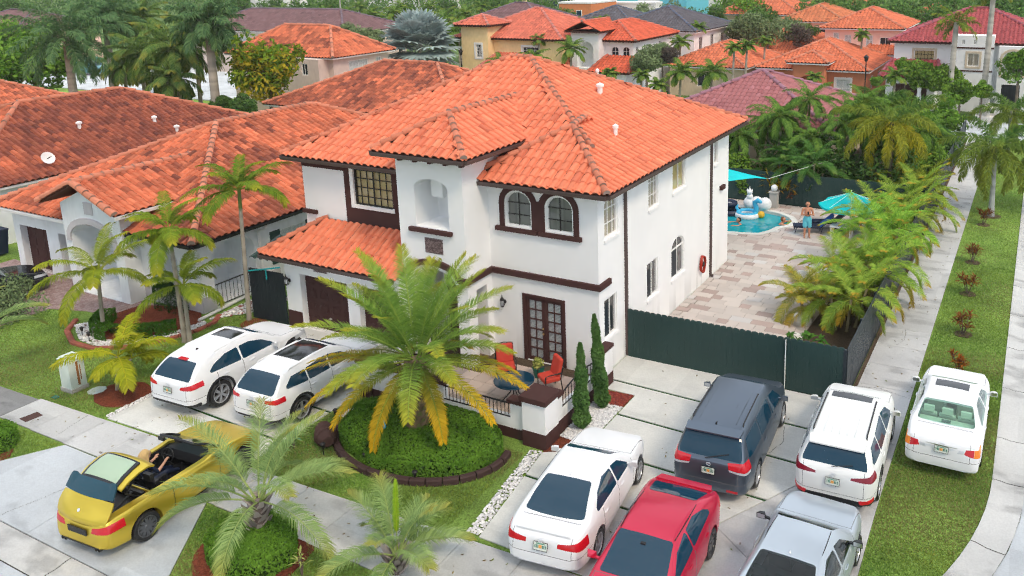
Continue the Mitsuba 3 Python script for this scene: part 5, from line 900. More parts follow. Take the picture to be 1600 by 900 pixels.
for i, (kd, x, y, z, R_) in enumerate([('royal', -58.5, 17, 8.4, 4.11), ('royal', -67.5, 26, 9.1, 3.32), ('royal', -45.2, 20, 9.3, 2.68), ('coconut', -52.3, 22, 7.3, 3.8), ('coconut', -59.9, 24, 6.2, 3.13), ('coconut', -68.3, 30, 8.8, 2.85), ('coconut', -52.4, 24, 7.8, 3.24), ('coconut', -67.2, 27, 4.5, 2.16), ('coconut', -51.7, 21, 4.6, 2.35), ('far', -84.6, 70, 6.6, 1.53), ('far', -78.1, 68, 6.6, 1.66), ('far', -91.4, 72, 6.0, 1.6), ('far', -71.4, 66, 6.7, 1.6), ('far', -72.7, 72, 6.6, 1.86), ('far', -78.4, 80, 6.9, 2.01), ('far', -54.5, 60, 6.5, 2.84), ('far', -48.3, 55, 5.8, 2.5), ('far', -50.5, 56, 4.6, 2.1), ('far', -58.5, 70, 6.6, 2.08), ('far', -76.8, 85, 6.6, 1.86), ('far', -70.3, 90, 6.6, 1.46), ('far', -59.7, 80, 6.5, 1.31), ('far', -67.4, 95, 6.4, 1.49), ('far', -104.6, 80, 6.1, 1.97), ('far', -96.6, 90, 6.4, 1.59), ('far', -31.1, 43.5, 4.4, 1.56), ('far', -34.4, 43, 3.9, 1.46), ('far', -27.5, 44.5, 5.4, 1.54), ('far', -41.8, 70, 5.6, 1.3), ('far', -40.3, 75, 5.7, 1.18), ('far', -21.7, 62, 6.1, 0.96), ('far', -20.9, 55, 5.2, 1.15), ('far', -15.5, 42, 4.0, 1.51), ('far', -13.1, 43, 4.0, 1.61), ('far', -19.6, 43, 3.3, 0.78), ('far', -21.7, 41, 3.7, 0.66), ('far', -16.3, 39, 3.2, 0.84), ('far', -13.9, 51, 5.2, 0.89), ('far', -13.0, 52, 5.3, 0.95), ('far', -13.7, 60, 5.0, 0.71), ('far', -4.7, 63, 5.6, 0.76), ('far', 1.3, 45, 4.0, 1.0), ('rpalm', 5.0, 50, 8.0, 1.85), ('rpalm', 7.5, 51, 10.7, 1.82), ('far', -6.2, 50, 2.9, 0.67), ('far', -31.9, 46, 5.9, 0.74)]): farpalm(kd, x, y, z, R_, i)
# silver fan palm
def fanpalm(label, x, y, h, R_, n, seed):
    k = thing('fan_palm', label, 'palm tree'); trunk_mesh((x, y, -.2), (x, y, h), .25, .2, (.25, .22, .19), .04).put('trunk', 'bark', k, smooth=True, color=True); r = np.random.default_rng(seed)
    for i in range(n):
        az = i*2.39996; el = 1.35-2.0*i/n+.2*(r.random()-.5); d = A([math.cos(az)*math.cos(el), math.sin(az)*math.cos(el), math.sin(el)]); s = A([-math.sin(az), math.cos(az), 0]); u = np.cross(d, s); c = A([x, y, h])+d*R_*.55; rf = R_*.5
        mb = MB().tube([A([x, y, h]), c], .03, 4, (.3, .36, .33), cap=False); m = 22; col = A([.36, .45, .44])*(.7+.5*r.random())
        for j in range(m):
            a = -2.2+4.4*j/(m-1); t = d*math.cos(a)+s*math.sin(a); w = np.cross(t, u)*rf*.125; e_ = c+t*rf*(.95+.1*r.random())-A([0, 0, .12*rf])+u*.05*rf*(-1)**j; mid = c+t*rf*.6
            mb.add([c, mid-w+u*.03, mid+w-u*.03, e_], [[0, 1, 2], [1, 3, 2]], col*(.8+.4*r.random()))
        mb.put('frond', 'leaf', k, color=True)
fanpalm('silvery blue fan palm with a rounded crown beyond the streaked orange roof', -43.1, 42, 4.9, 4.2, 44, 7)
# ---- hedges, shrubs, cypresses, small plants
def hedge(label, fn_pts, n, size, c0, c1, name='hedge', cat='hedge', seed=1, core=None, kind=None, bsdf='leaf'):
    k = thing(name, label, cat); r = np.random.default_rng(seed); p, nn = fn_pts(n, r); d = r.normal(size=(n, 3)); nn = nn+.75*r.normal(size=(n, 3)); a = np.cross(nn, d); a /= np.linalg.norm(a, axis=1, keepdims=True)+1e-9; b = np.cross(nn, a); b /= np.linalg.norm(b, axis=1, keepdims=True)+1e-9
    s = size*(.6+.8*r.random((n, 1))); v = np.stack([p-a*s, p+b*s*.5, p+a*s, p-b*s*.5], 1).reshape(-1, 3); i = np.arange(n)*4; q = meshkit.noise(p*2.3+seed)[:, None]*.5+.5*r.random((n, 1))
    c = A(c0)+(A(c1)-A(c0))*q
    put('foliage', (v, np.vstack([np.column_stack([i, i+1, i+2]), np.column_stack([i, i+2, i+3])])), bsdf, k, color=np.repeat(c, 4, 0))
    if core: put('branches', core, 'hedge_core', k)
    return k
def drum(cx, cy, rx, ry, h, hole=0., edge=.12):
    def fn(n, r):
        a = 2*math.pi*r.random(n); q = np.sqrt(hole**2+(1-hole**2)*r.random(n)); side = r.random(n) < .3; q = np.where(side, 1.0, q)
        z = np.where(side, h*r.random(n), h*(1-.18*np.clip((q-.8)/.2, 0, 1)**2))+.03*(r.random(n)-.5); w = 1+.03*np.sin(a*7)
        p = np.column_stack([cx+rx*q*w*np.cos(a), cy+ry*q*w*np.sin(a), z]); nn = np.column_stack([np.where(side, np.cos(a), .2*np.cos(a)), np.where(side, np.sin(a), .2*np.sin(a)), np.where(side, .3, 1)]); return p, nn
    return fn
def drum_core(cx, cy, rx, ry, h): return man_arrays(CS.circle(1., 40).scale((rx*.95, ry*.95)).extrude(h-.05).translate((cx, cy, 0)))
hedge('clipped oval hedge carpet round the foot of the big date palm', drum(-2.85, -6.95, 2.42, 1.62, .48), 26000, .038, (.06, .16, .02), (.20, .38, .05), seed=2, core=drum_core(-2.85, -6.95, 2.42, 1.62, .46))
hedge('round clipped hedge at the foot of the feather palm by the pavement', drum(-3.25, -12.2, 1.05, .85, .55), 13000, .034, (.06, .16, .02), (.20, .38, .05), seed=3, core=drum_core(-3.25, -12.2, 1.05, .85, .52))
hedge('round clipped bush at the left edge on the grass corner by the pavement', drum(-13.35, -12.35, .62, .55, .5), 4500, .034, (.06, .16, .02), (.19, .36, .05), seed=4, core=drum_core(-13.35, -12.35, .62, .55, .47))
def strip_fn(pts, w, h):
    P = A(pts, float); L = np.r_[0, np.cumsum(np.linalg.norm(np.diff(P, axis=0), axis=1))]
    def fn(n, r):
        t = L[-1]*r.random(n); x, y = np.interp(t, L, P[:, 0]), np.interp(t, L, P[:, 1]); i = np.clip(np.searchsorted(L, t)-1, 0, len(P)-2); d = (P[i+1]-P[i]); d /= np.linalg.norm(d, axis=1, keepdims=True); o = np.column_stack([-d[:, 1], d[:, 0]]); s = r.random(n); k = np.where(s < .4, 0, np.where(s < .7, 1, -1)); q = np.where(k == 0, 2*r.random(n)-1, k)
        z = np.where(k == 0, h, h*r.random(n)); return np.column_stack([x+o[:, 0]*q*w/2, y+o[:, 1]*q*w/2, z+.03*r.random(n)]), np.column_stack([o[:, 0]*k, o[:, 1]*k, np.where(k == 0, 1, .3)])
    return fn
hedge("low clipped hedge at the left of the neighbour's bed", strip_fn([(-18.9, -5.6), (-18.3, -6.3), (-17.6, -6.65), (-17.0, -6.6)], .6, .42), 5000, .036, (.03, .10, .012), (.10, .22, .03), seed=5)
hedge("low clipped hedge at the right of the neighbour's bed under the close palms", strip_fn([(-16.6, -6.3), (-15.9, -5.75), (-15.5, -5.2)], .55, .4), 3600, .036, (.03, .10, .012), (.10, .22, .03), seed=6)
for i, (x, y) in enumerate([(-17.9, -3.95), (-17.1, -3.95)]): hedge(f"dark rounded shrub against the neighbour's wall, {'left' if i == 0 else 'right'} of a pair", drum(x, y, .38, .36, .95), 2200, .04, (.015, .05, .012), (.05, .11, .02), name='garden_shrub', cat='shrub', seed=20+i)
def cyp(label, x, y, h, r1, seed, lean=0.):
    def fn(n, r):
        t = r.random(n)**.85; a = 2*math.pi*r.random(n); rad = r1*(np.minimum(1, t*7+.25))*(1-t)**.55*(.62+.6*r.random(n))*(1+.18*np.sin(t*23+seed)+.12*np.sin(a*3+t*9)); return np.column_stack([x+lean*t+rad*np.cos(a), y+rad*np.sin(a), .05+h*t]), np.column_stack([np.cos(a)*.5, np.sin(a)*.5, 1.0+0*a])
    k = hedge(label, fn, 8500, .05, (.045, .12, .035), (.14, .26, .07), 'cypress', 'cypress tree', seed); trunk_mesh((x, y, 0), (x+lean*.8, y, h*.8), .05, .015, (.1, .07, .05)).put('trunk', 'bark', k, color=True)
cyp('shorter of two slim cypresses at the corner of the terrace', .86, -4.5, 2.55, .21, 31); cyp('taller of two slim cypresses by the side of the white house', .85, -3.25, 2.85, .21, 32, -.22)
# crotons on the verge, by the back fence and in the beds
def spiky(label, x, y, h, n, c0, c1, seed, w=.05, name='croton', cat='shrub', spread=.5, z0=0.):
    k = thing(name, label, cat); r = np.random.default_rng(seed); mb = MB(); st = MB()
    for s in range(5):
        a = s*1.26+r.random(); q = spread*h*(.3+.5*r.random()); tp = A([x+q*math.cos(a), y+q*math.sin(a), z0+h*(.5+.4*r.random())]); st.tube([(x, y, z0-.03), tp], [.018, .012], 5, (.13, .10, .08))
        for i in range(n//5):
            b = r.random()*2*math.pi; e_ = .1+1.1*r.random(); l = h*.42*(.6+.6*r.random()); d = A([math.cos(b)*math.cos(e_), math.sin(b)*math.cos(e_), math.sin(e_)]); o = np.cross(d, [0, 0, 1.]); o /= np.linalg.norm(o); p = tp-A([0, 0, .25*h*r.random()]); m = p+d*l*.55; t = m+(d+A([0, 0, -.5]))*l*.45
            mb.add([p, m-o*w/2, m+o*w/2, t], [[0, 1, 2], [1, 3, 2]], A(c0)+(A(c1)-A(c0))*r.random())
    st.put('stem', 'bark', k, color=True); mb.put('leaves', 'leaf', k, color=True)
for i, (x, y) in enumerate([(9.93, 3.4), (9.82, 6.5), (9.66, 10.4), (9.56, 14.2), (9.62, 20.0)]):
    spiky('dark red croton bush on the grass verge, %s' % ['nearest the white saloon car', 'second from the parked saloon', 'third from the parked saloon', 'fourth from the parked saloon', 'farthest, by the grey palm trunk'][i], x, y, .72+.14*(i > 0), 130, (.10, .03, .015), (.26, .11, .03) if i else (.4, .14, .02), 80+i, .05)
for i, (x, y, h, a, b) in enumerate([(-.3, 19.6, 2.0, (.25, .13, .01), (.5, .38, .03)), (.3, 19.8, .9, (.25, .05, .02), (.45, .2, .03)), (2.2, 20.1, .8, (.3, .06, .02), (.42, .16, .03)), (4.8, 20.3, 1.2, (.3, .05, .02), (.4, .12, .03)), (-3.9, 20.2, 1.5, (.25, .12, .03), (.4, .25, .06))]):
    spiky(['tall yellow and red croton behind the ball lamp pillar', 'red croton low at the foot of the yellow one', 'small orange croton in front of the back fence', 'red croton right of the umbrella', 'tan-leaved croton at the left under the sun sail'][i], x, y, h, 160, a, b, 90+i, .09)
spiky('broad-leaved green plant in the front corner of the patio fence', 5.6, 2.2, .9, 70, (.035, .12, .02), (.12, .28, .04), 101, .13, name='garden_plant', cat='plant', spread=.8); spiky('broad-leaved green plant beside the white boulder', 4.9, 2.9, .6, 50, (.035, .11, .02), (.10, .24, .04), 102, .10, name='garden_plant', cat='plant', spread=.8)
spiky('grey-green agave next to the toppled clay pot', -5.75, -8.75, .62, 40, (.10, .22, .13), (.20, .36, .22), 103, .10, name='agave', cat='plant', spread=.15); spiky('spiky yellow-striped plant at the bottom edge of the photo', -1.75, -12.2, .62, 26, (.34, .42, .10), (.55, .58, .22), 104, .035, name='striped_plant', cat='plant', spread=.12)
for i, (x, y, z, r1, r2, kd) in enumerate([(-4.6, 20.9, .9, 1.2, .9, 'dense'), (-3.2, 21.6, 1.3, 1.5, 1.3, 'shrub'), (-5.5, 22.5, 1.8, 1.8, 1.7, 'shrub'), (-2.4, 20.3, .8, .9, .8, 'shrub'), (1.9, 22.4, 1.6, 1.6, 1.6, 'dense'), (4.6, 22.6, 1.7, 1.7, 1.6, 'dense'), (5.8, 23.6, 1.3, 1.2, 1.3, 'shrub'), (6.3, 27, 1.4, 1.2, 1.4, 'shrub'), (6.2, 31, 1.4, 1.3, 1.4, 'dense'), (5.2, 35, 1.6, 1.6, 1.5, 'shrub'), (2.8, 38.5, 1.8, 1.8, 1.6, 'shrub'), (5.8, 40, 1.7, 1.5, 1.6, 'leafy'), (-.3, 23.3, 1.9, 1.9, 1.7, 'dense'), (3, 32, 2.0, 1.8, 1.8, 'dense'), (-7.2, 23.5, 1.9, 1.9, 1.8, 'dense')]):
    k = thing('garden_shrub', ('dark' if kd == 'dense' else 'bright')+' green shrub in the thicket behind the back fence, %s from the left' % ORD[sorted([-4.6, -3.2, -5.5, -2.4, 1.9, 4.6, 5.8, 6.3, 6.2, 5.2, 2.8, 5.81, -.3, 3, -7.2]).index(x if i != 11 else 5.81)], 'shrub', 'shrubs in the thicket behind the pool'); crown_mesh((x, y, z), r1, r2, kd, 500+i, 16, 130, .13).put('crown', 'leaf', k, color=True); trunk_mesh((x, y, -.1), (x, y, z), .06, .04, (.13, .1, .08)).put('stem', 'bark', k, color=True)
k = thing('garden_shrub', 'low grey-green juniper at the left edge over the dark parked car', 'shrub'); crown_mesh((-22.6, -7.2, .5), 1.3, .6, 'sage', 560, 16, 140, .07).put('crown', 'leaf', k, color=True); crown_mesh((-24.2, -6.4, .45), 1.2, .5, 'sage', 561, 14, 140, .07).put('crown', 'leaf', k, color=True)
# ---------------------------------------------------------------- cars
from scipy.interpolate import PchipInterpolator as PCH
def shell(c, d=0., nx=96):
    """closed body solid; d moves the skin outwards"""
    L, W = c['L'], c['W']; P = A(c['top'], float); B = A(c['belt'], float); F = A(c['floor'], float); Wp = A(c['plan'], float)
    ft, fb, ff, fw_ = PCH(P[:, 0], P[:, 1]), PCH(B[:, 0], B[:, 1]), PCH(F[:, 0], F[:, 1]), PCH(Wp[:, 0], Wp[:, 1])
    u = np.linspace(-1, 1, nx); x = (L/2)*(1.35*u-.35*u**3); x = x/abs(x).max()*L/2
    rings = []
    for xi in x:
        zt, zb, zf, w = float(ft(xi))+d, float(fb(xi)), float(ff(xi))-d, float(fw_(xi))*W/2+d
        zb = min(zb, zt-.015); zf = min(zf, zb-.08); g = zt-zb; h = zb-zf; s = .95*w; wt = s-min(c.get('tum', .42)*g, .36)-.02
        k = min(1, max(0, (g-.08)/.25)); sh = .02+.10*(1-k)
        R_ = [(0, zf), (.80*w, zf), (.93*w, zf+.04), (.985*w, zf+.16*h), (.995*w, zf+.36*h), (1.0*w, zf+.60*h), (.995*w, zf+.78*h), (.975*w, zf+.93*h), (s, zb), (s+(wt-s)*.30, zb+.33*g), (s+(wt-s)*.62, zb+.66*g), (wt, zb+.90*g), (wt-.05, zb+.955*g), (wt-.05-sh, zb+.98*g), (.62*wt, zt-.06*g*.25-.004), (.3*wt, zt-.001), (0, zt)]
        rings.append(R_)
    Rg = A(rings); m = Rg.shape[1]; loop = np.concatenate([Rg, Rg[:, m-2:0:-1]*A([-1, 1])], 1); k = loop.shape[1]; n = len(x)
    x2 = x+np.sign(x)*d*(np.abs(x) > L/2-.001)
    V = np.stack([np.broadcast_to(x2[:, None], (n, k)), loop[..., 0], loop[..., 1]], -1).reshape(-1, 3)
    i, j = np.meshgrid(np.arange(n-1), np.arange(k), indexing='ij'); j2 = (j+1) % k
    q = np.stack([i*k+j, i*k+j2, (i+1)*k+j2, (i+1)*k+j], -1).reshape(-1, 4); Fc = [q[:, [0, 2, 1]], q[:, [0, 3, 2]]]
    c0, c1 = len(V), len(V)+1; V = np.vstack([V, [x2[0], 0, loop[0, :, 1].mean()], [x2[-1], 0, loop[-1, :, 1].mean()]])
    jj = np.arange(k); Fc += [np.column_stack([np.full(k, c0), jj, (jj+1) % k]), np.column_stack([np.full(k, c1), (n-1)*k+(jj+1) % k, (n-1)*k+jj])]
    mm = M(m3.Mesh(V.astype(np.float32), np.vstack(Fc).astype(np.uint32)))
    if mm.volume() < 0 or mm.status() != m3.Error.NoError: mm = M(m3.Mesh(V.astype(np.float32), np.vstack(Fc)[:, ::-1].astype(np.uint32)))
    return mm
FXZ = np.array([[1, 0, 0, 0], [0, 0, 1, 0], [0, 1, 0, 0.]])     # (x,z,depth) -> (x, depth along y, z)
def side(poly, y0, y1):
    m = CS([A(poly, float)], m3.FillRule.Positive if area(poly) > 0 else m3.FillRule.Negative).extrude(y1-y0).translate((0, 0, y0)).transform(FXZ)
    return m
def area(p): p = A(p, float); return .5*np.sum(p[:, 0]*np.roll(p[:, 1], -1)-p[:, 1]*np.roll(p[:, 0], -1))
def plan(poly, z0, z1): return CS([A(poly, float)], m3.FillRule.NonZero if area(poly) > 0 else m3.FillRule.NonZero).extrude(z1-z0).translate((0, 0, z0)) if area(poly) > 0 else plan(poly[::-1], z0, z1)
def wheel_parts(k, x, y, r, w, sg, rim, nsp, dark=False, twin=False):
    wk = node(k, 'wheel'); R_ = A([[1, 0, 0], [0, 0, -sg], [0, 1, 0]]).T if False else np.column_stack([[1, 0, 0], [0, 0, 1.], [0, sg, 0]])
    ri = r*.70; o = (x, y, r)
    MB().lathe([(ri, -w*.5), (r*.93, -w*.5), (r*.985, -w*.36), (r, -w*.1), (r, w*.12), (r*.985, w*.36), (r*.93, w*.5), (ri+.01, w*.47), (ri, w*.42), (ri, -w*.5)], 36, t=o, R=R_).moved(CARM).put('tyre', 'rubber', wk, smooth=40)
    mb = MB(); mb.lathe([(ri+.004, w*.44), (ri-.018, w*.46), (ri-.03, w*.36), (ri-.04, -w*.2), (ri-.06, -w*.3)], 36, t=o, R=R_)
    for i in range(nsp):
        for dth in ((-.13, .13) if twin else (0,)):
            a = 2*math.pi*i/nsp+.3; ca, sa = math.cos(a), math.sin(a); hw = .022 if twin else .032; a2 = a+dth
            p0, p1 = A([.03*ca, .03*sa]), A([(ri-.02)*math.cos(a2), (ri-.02)*math.sin(a2)]); dd = (p1-p0)/np.linalg.norm(p1-p0); nn = A([-dd[1], dd[0]])
            v = []
            for p, q, zz in ((p0, hw*1.1, w*.40), (p1, hw*.75, w*.43)):
                for s_, z_ in ((-1, 0), (1, 0), (1, -.05), (-1, -.05)): v.append([*(p+nn*q*s_), zz+z_])
            v = A(v) @ R_.T+A(o); mb.add(v, [[0, 1, 5, 4], [1, 2, 6, 5], [2, 3, 7, 6], [3, 0, 4, 7], [0, 3, 2, 1], [4, 5, 6, 7]])
    mb.lathe([(0, w*.44), (.045, w*.44), (.055, w*.40), (.055, w*.2)], 14, t=o, R=R_).moved(CARM)
    mb.put('rim', rim, wk, smooth=30)
    MB().lathe([(0, w*.05), (ri-.02, w*.05), (ri-.02, -w*.4)], 20, t=o, R=R_).moved(CARM).put('brake_disc', 'black_trim', wk)
CARM = np.eye(4)
def car(label, c, ctr, head, paint, cat='car', name='parked_car', group=None):
    global CARM
    k = thing(name, label, cat, group); CARM = rotz(math.radians(head), (ctr[0], ctr[1], c.get('z', .035)))
    T4 = CARM[:3]; L, W = c['L'], c['W']
    def cput(nm, m, b, smooth=32): 
        if isinstance(m, MB): m.moved(CARM).put(nm, b, k, smooth=smooth); return
        if m.num_tri() == 0: return
        put(nm, man_arrays(m.transform(T4)), b, k, smooth=smooth)
    B0, Bo, Bi = shell(c), shell(c, .005), shell(c, -.022)
    skin = Bo-Bi; r, xw = c['r'], c['xw']; body = B0
    for x in xw:
        for s in (-1, 1): 
            cy = M.cylinder(.34, r+.055, r+.055, 40).rotate((90, 0, 0)).translate((x, s*(W/2+.06)+(.34 if s > 0 else 0)-(.0 if s > 0 else 0), r+.01))
            cy = M.cylinder(.40, r+.055, r+.055, 40, True).rotate((90, 0, 0)).translate((x, s*(W/2-.12), r+.01)); body = body-cy
    rnd = lambda pl, q=.045: [tuple(v) for v in (CS([A(pl, float)], m3.FillRule.NonZero) if area(pl) > 0 else CS([A(pl[::-1], float)], m3.FillRule.NonZero)).offset(-q, m3.JoinType.Miter).offset(q, m3.JoinType.Round, 2., 24).to_polygons()[0]]
    wins = []
    for pl in c['side_win']:
        for s in (-1, 1): wins.append(('side_window', side(rnd(pl), *( (W*.18, W) if s > 0 else (-W, -W*.18)))))
    wins.append(('windscreen', plan(rnd(c['ws'], .06), c['zg'], 3))); wins.append(('rear_window', plan(rnd(c['rw'], .08), c['zr'], 3)))
    see = c.get('see')
    if see:
        cav = shell(c, -.05) ^ mbox(see[0], see[1], -2, 2, see[2], 3)
        for _, p in wins: body = body-((shell(c, .05)-shell(c, -.12)) ^ p)
        body = body-cav
    for nm, p in wins:
        cput(nm, ((B0-shell(c, -.012)) if see else skin) ^ p, c.get('glass', 'glass_dark'))
    if see:
        MBs = MB()
        cput('cabin_floor', mbox(see[0]+.02, see[1]-.02, -W*.40, W*.40, see[2]-.03, see[2]+.02), see[3])
        for (x, ys) in ((-.05, (-.38, .38)), (-1.0, (-.45, 0, .45))):
            for y in ys:
                wd = .24 if x > -.5 else .22
                cput('seat', M.hull_points([(x+a, y+b, z) for a, z in ((-.02, see[2]), (.5, see[2]), (.5, see[2]+.22), (.05, see[2]+.26)) for b in (-wd, wd)])+M.hull_points([(x+a, y+b, z) for a, z in ((-.05, see[2]+.1), (.1, see[2]+.12), (-.2, see[2]+.66), (-.10, see[2]+.68)) for b in (-wd*.9, wd*.9)]), see[3])
                cput('headrest', M.hull_points([(x-.19+a, y+b, see[2]+z) for a in (-.04, .05) for b in (-.13, .13) for z in (.70, .86)]), see[3])
        if see[0] < -1.2: cput('parcel_shelf', mbox(see[0]+.0, -1.25, -W*.36, W*.36, c['zr']-.07, c['zr']-.04), see[3])
        cput('dashboard', mbox(see[1]-.55, see[1]-.05, -W*.4, W*.4, c['zg']-.22, c['zg']-.03), 'black_trim')
        cput('steering_wheel', MB().tube([(.55+.06*math.sin(a), .38+.18*math.cos(a), .98+.17*math.sin(a)) for a in np.linspace(0, 2*math.pi, 20)], .014, 6), 'black_trim')
    if c.get('roofglass'): cput('sunroof', skin ^ plan(c['roofglass'], c['H']-.25, 3), 'black_gloss')
    cput('body', body-(skin ^ plan(c['roofglass'], c['H']-.25, 3)) if c.get('roofglass') else body, paint)
    big = shell(c, .010)-Bi
    # shut lines, rocker trim, wheel-arch mouldings
    seam = M()
    for xs in c['doors']: seam = seam+side(rect(xs-.007, xs+.007, .30, c['zbelt']+.02), -2, 2)
    seam = seam+plan(rect(c['hood']-.006, c['hood']+.006, -W*.43, W*.43), c['zg']-.3, 3)
    for s in (-1, 1): seam = seam+plan(rect(c['hood'], L/2-.25, s*W*.415-.006, s*W*.415+.006), .7, 3)
    if c.get('deck'): seam = seam+plan(rect(c['deck'][0]-.007, c['deck'][0]+.007, -W*.36, W*.36), .7, 3)
    zb_ = c.get('bump', .60); seam = seam+(mbox(-L, -L/2+.62, -2, 2, zb_-.006, zb_+.006)-mbox(-L, -L/2+.3, -W*.36, W*.36, 0, 3))+mbox(-L, -L/2+.3, -W*.36, W*.36, zb_-.02-.006, zb_-.02+.006)
    for s in (-1, 1): seam = seam+(mbox(-L, -L/2+.5, s*W*.36-.006, s*W*.36+.006, zb_-.02, c['zr']-.02))+(mbox(L/2-.7, L, -2, 2, .58, .59) if s > 0 else M())
    cput('shut_line', (shell(c, .0015)-Bi) ^ seam, 'seam_grey', False)
    cput('lower_trim', (big if c.get('clad') else skin) ^ mbox(-L, L, -2, 2, 0, .27 if c.get('clad') else .23), 'black_trim')
    if c.get('clad'):
        for x in xw:
            for s in (-1, 1):
                ann = (M.cylinder(.6, r+.12, r+.12, 40, True)-M.cylinder(.7, r+.052, r+.052, 40, True)).rotate((90, 0, 0)).translate((x, s*(W/2), r+.01)); cput('arch_moulding', (big ^ ann) ^ mbox(-L, L, -2, 2, .2, 2), 'black_trim')
    if c.get('rear_black'): cput('rear_diffuser', big ^ mbox(-L, -L/2+.35, -W*.47, W*.47, .0, c['rear_black']), 'black_trim')
    for lamp, bx_, m_ in c['lamps']:
        for s in (-1, 1):
            poly = [(y*1.0, z) for y, z in bx_['yz']]
            if s < 0: poly = [(-y, z) for y, z in poly][::-1]
            m = CS([A(poly, float)], m3.FillRule.NonZero).extrude(bx_['x'][1]-bx_['x'][0]).translate((0, 0, bx_['x'][0])).transform(np.array([[0, 0, 1, 0], [1, 0, 0, 0], [0, 1, 0, 0.]]))
            cput(lamp, (shell(c, .012)-Bi) ^ m, m_, 40)
    for s in (-1, 1):
        xm, zm = c['mirror']; y = s*(W/2+.09)
        cput('door_mirror', M.hull_points([(xm+a, y+b, zm+z) for a, b, z in ((0, -.10, -.06), (0, .10, -.06), (0, -.10, .07), (0, .10, .06), (.10, -.07, -.04), (.10, .07, -.04), (.11, -.05, .05), (.10, .05, .04), (.14, 0, 0))])+M.hull_points([(xm+a, s*(W/2+b), zm+z) for a in (.02, .08) for b, z in ((-.12, -.05), (-.12, -.02), (.03, -.05), (.03, -.01))]), c.get('mirror_paint', paint))
        cput('mirror_glass', mbox(xm-.006, xm-.001, y-.085, y+.085, zm-.045, zm+.05), 'chrome', False)
        for xh in c['handles']: cput('door_handle', MB().tube([(xh-.10, s*W*.490, c['zbelt']-.13), (xh-.06, s*(W*.5+.006), c['zbelt']-.12), (xh+.06, s*(W*.5+.006), c['zbelt']-.12), (xh+.10, s*W*.490, c['zbelt']-.13)], .014, 6), c.get('handle', paint))
        if c.get('rails'):
            x0, x1, yr, zr = c['rails']; cput('roof_rail', MB().tube([(x0, s*yr, zr-.05), (x0+.08, s*yr, zr+.02), (x1-.1, s*(yr-.01), zr+.02), (x1, s*(yr-.02), zr-.06)], .018, 6), c.get('rail_paint', 'black_trim'))
    for x in xw:
        for s in (-1, 1): wheel_parts(k, x, s*(W/2-.125), r, .225, s, c.get('rim', 'alloy'), c.get('nsp', 5), twin=c.get('twin', False))
    # rear plate, badge
    xr, zp = c['plate']
    if c.get('plate_tilt', True):
        tilt = c.get('tilt', .15); Rm = A([[math.cos(tilt), 0, math.sin(tilt)], [0, 1, 0], [-math.sin(tilt), 0, math.cos(tilt)]])
        pl = MB().box(-.008, .004, -.155, .155, -.08, .08, (.55, .60, .55), Rm, (xr, 0, zp)); rr = np.random.default_rng(len(USED))
        pl.box(-.0105, -.008, -.035, .035, -.035, .03, (.62, .28, .06), Rm, (xr, 0, zp)); pl.box(-.0105, -.008, -.10, .10, .045, .065, (.08, .25, .16), Rm, (xr, 0, zp))
        for y in (-.12, -.085, -.055, .055, .085, .12): pl.box(-.0105, -.008, y-.010, y+.010, -.035, .03, (.04, .16, .11), Rm, (xr, 0, zp))
        pl.moved(CARM).put('licence_plate', 'vcol_gloss', k, color=True); fr_ = MB()
        for a in ((-.165, -.155, -.09, .09), (.155, .165, -.09, .09), (-.165, .165, -.09, -.08), (-.165, .165, .08, .09)): fr_.box(-.010, .004, *a, None, Rm, (xr, 0, zp))
        fr_.moved(CARM).put('plate_frame', 'black_trim', k)
        xb, zb = c['badge']; cput('badge', MB().tube([(xb-.01-.02*math.sin(a)*.3, .055*math.cos(a), zb+.04*math.sin(a)) for a in np.linspace(0, 2*math.pi, 18)], .008, 6).tube([(xb-.012, -.03, zb+.012), (xb-.012, .03, zb+.012)], .006, 5), 'chrome')
    for m_ in c.get('more', ()): m_(cput)
    return k
def prof(L, H, deck, rw, rr_, rf, ws, cowl, hoodf, tail=.12, rb=.50, fb=.42):
    h = L/2
    return [(-h, rb), (-h+.02, deck*.80), (-h+.07, deck-.07), (-h+tail+.08, deck), (rw, deck+.035), (rw+(rr_-rw)*.5, deck+(H-deck)*.60), (rr_, H-.035), ((rr_+rf)/2, H), (rf, H-.05), (rf+(ws-rf)*.5, cowl+(H-cowl)*.56), (ws, cowl), (ws+(h-ws)*.5, hoodf+.05), (h-.28, hoodf-.05), (h-.10, hoodf-.16), (h-.02, fb+.12), (h, fb)]
def floor_(L): return [(-L/2, .34), (-L/2+.18, .25), (-L/2+.8, .20), (L/2-.9, .20), (L/2-.2, .23), (L/2, .30)]
def plan_(L, r=.80, f=.70, mid=1.): return [(-L/2, r-.14), (-L/2+.04, r-.02), (-L/2+.14, r+.07), (-L/2+.35, .955), (-L/2+.75, .99), (-.3, 1.), (L*.22, .99), (L/2-.75, .955), (L/2-.40, .88), (L/2-.16, f+.06), (L/2-.05, f-.08), (L/2, f-.22)]
def trap(x0, y0, x1, y1, n=5, bow=0.): return [(x0, -y0), (x1, -y1)]+[(x1+bow*(1-t*t), y1*t) for t in np.linspace(-.8, .8, n)]+[(x1, y1), (x0, y0)]
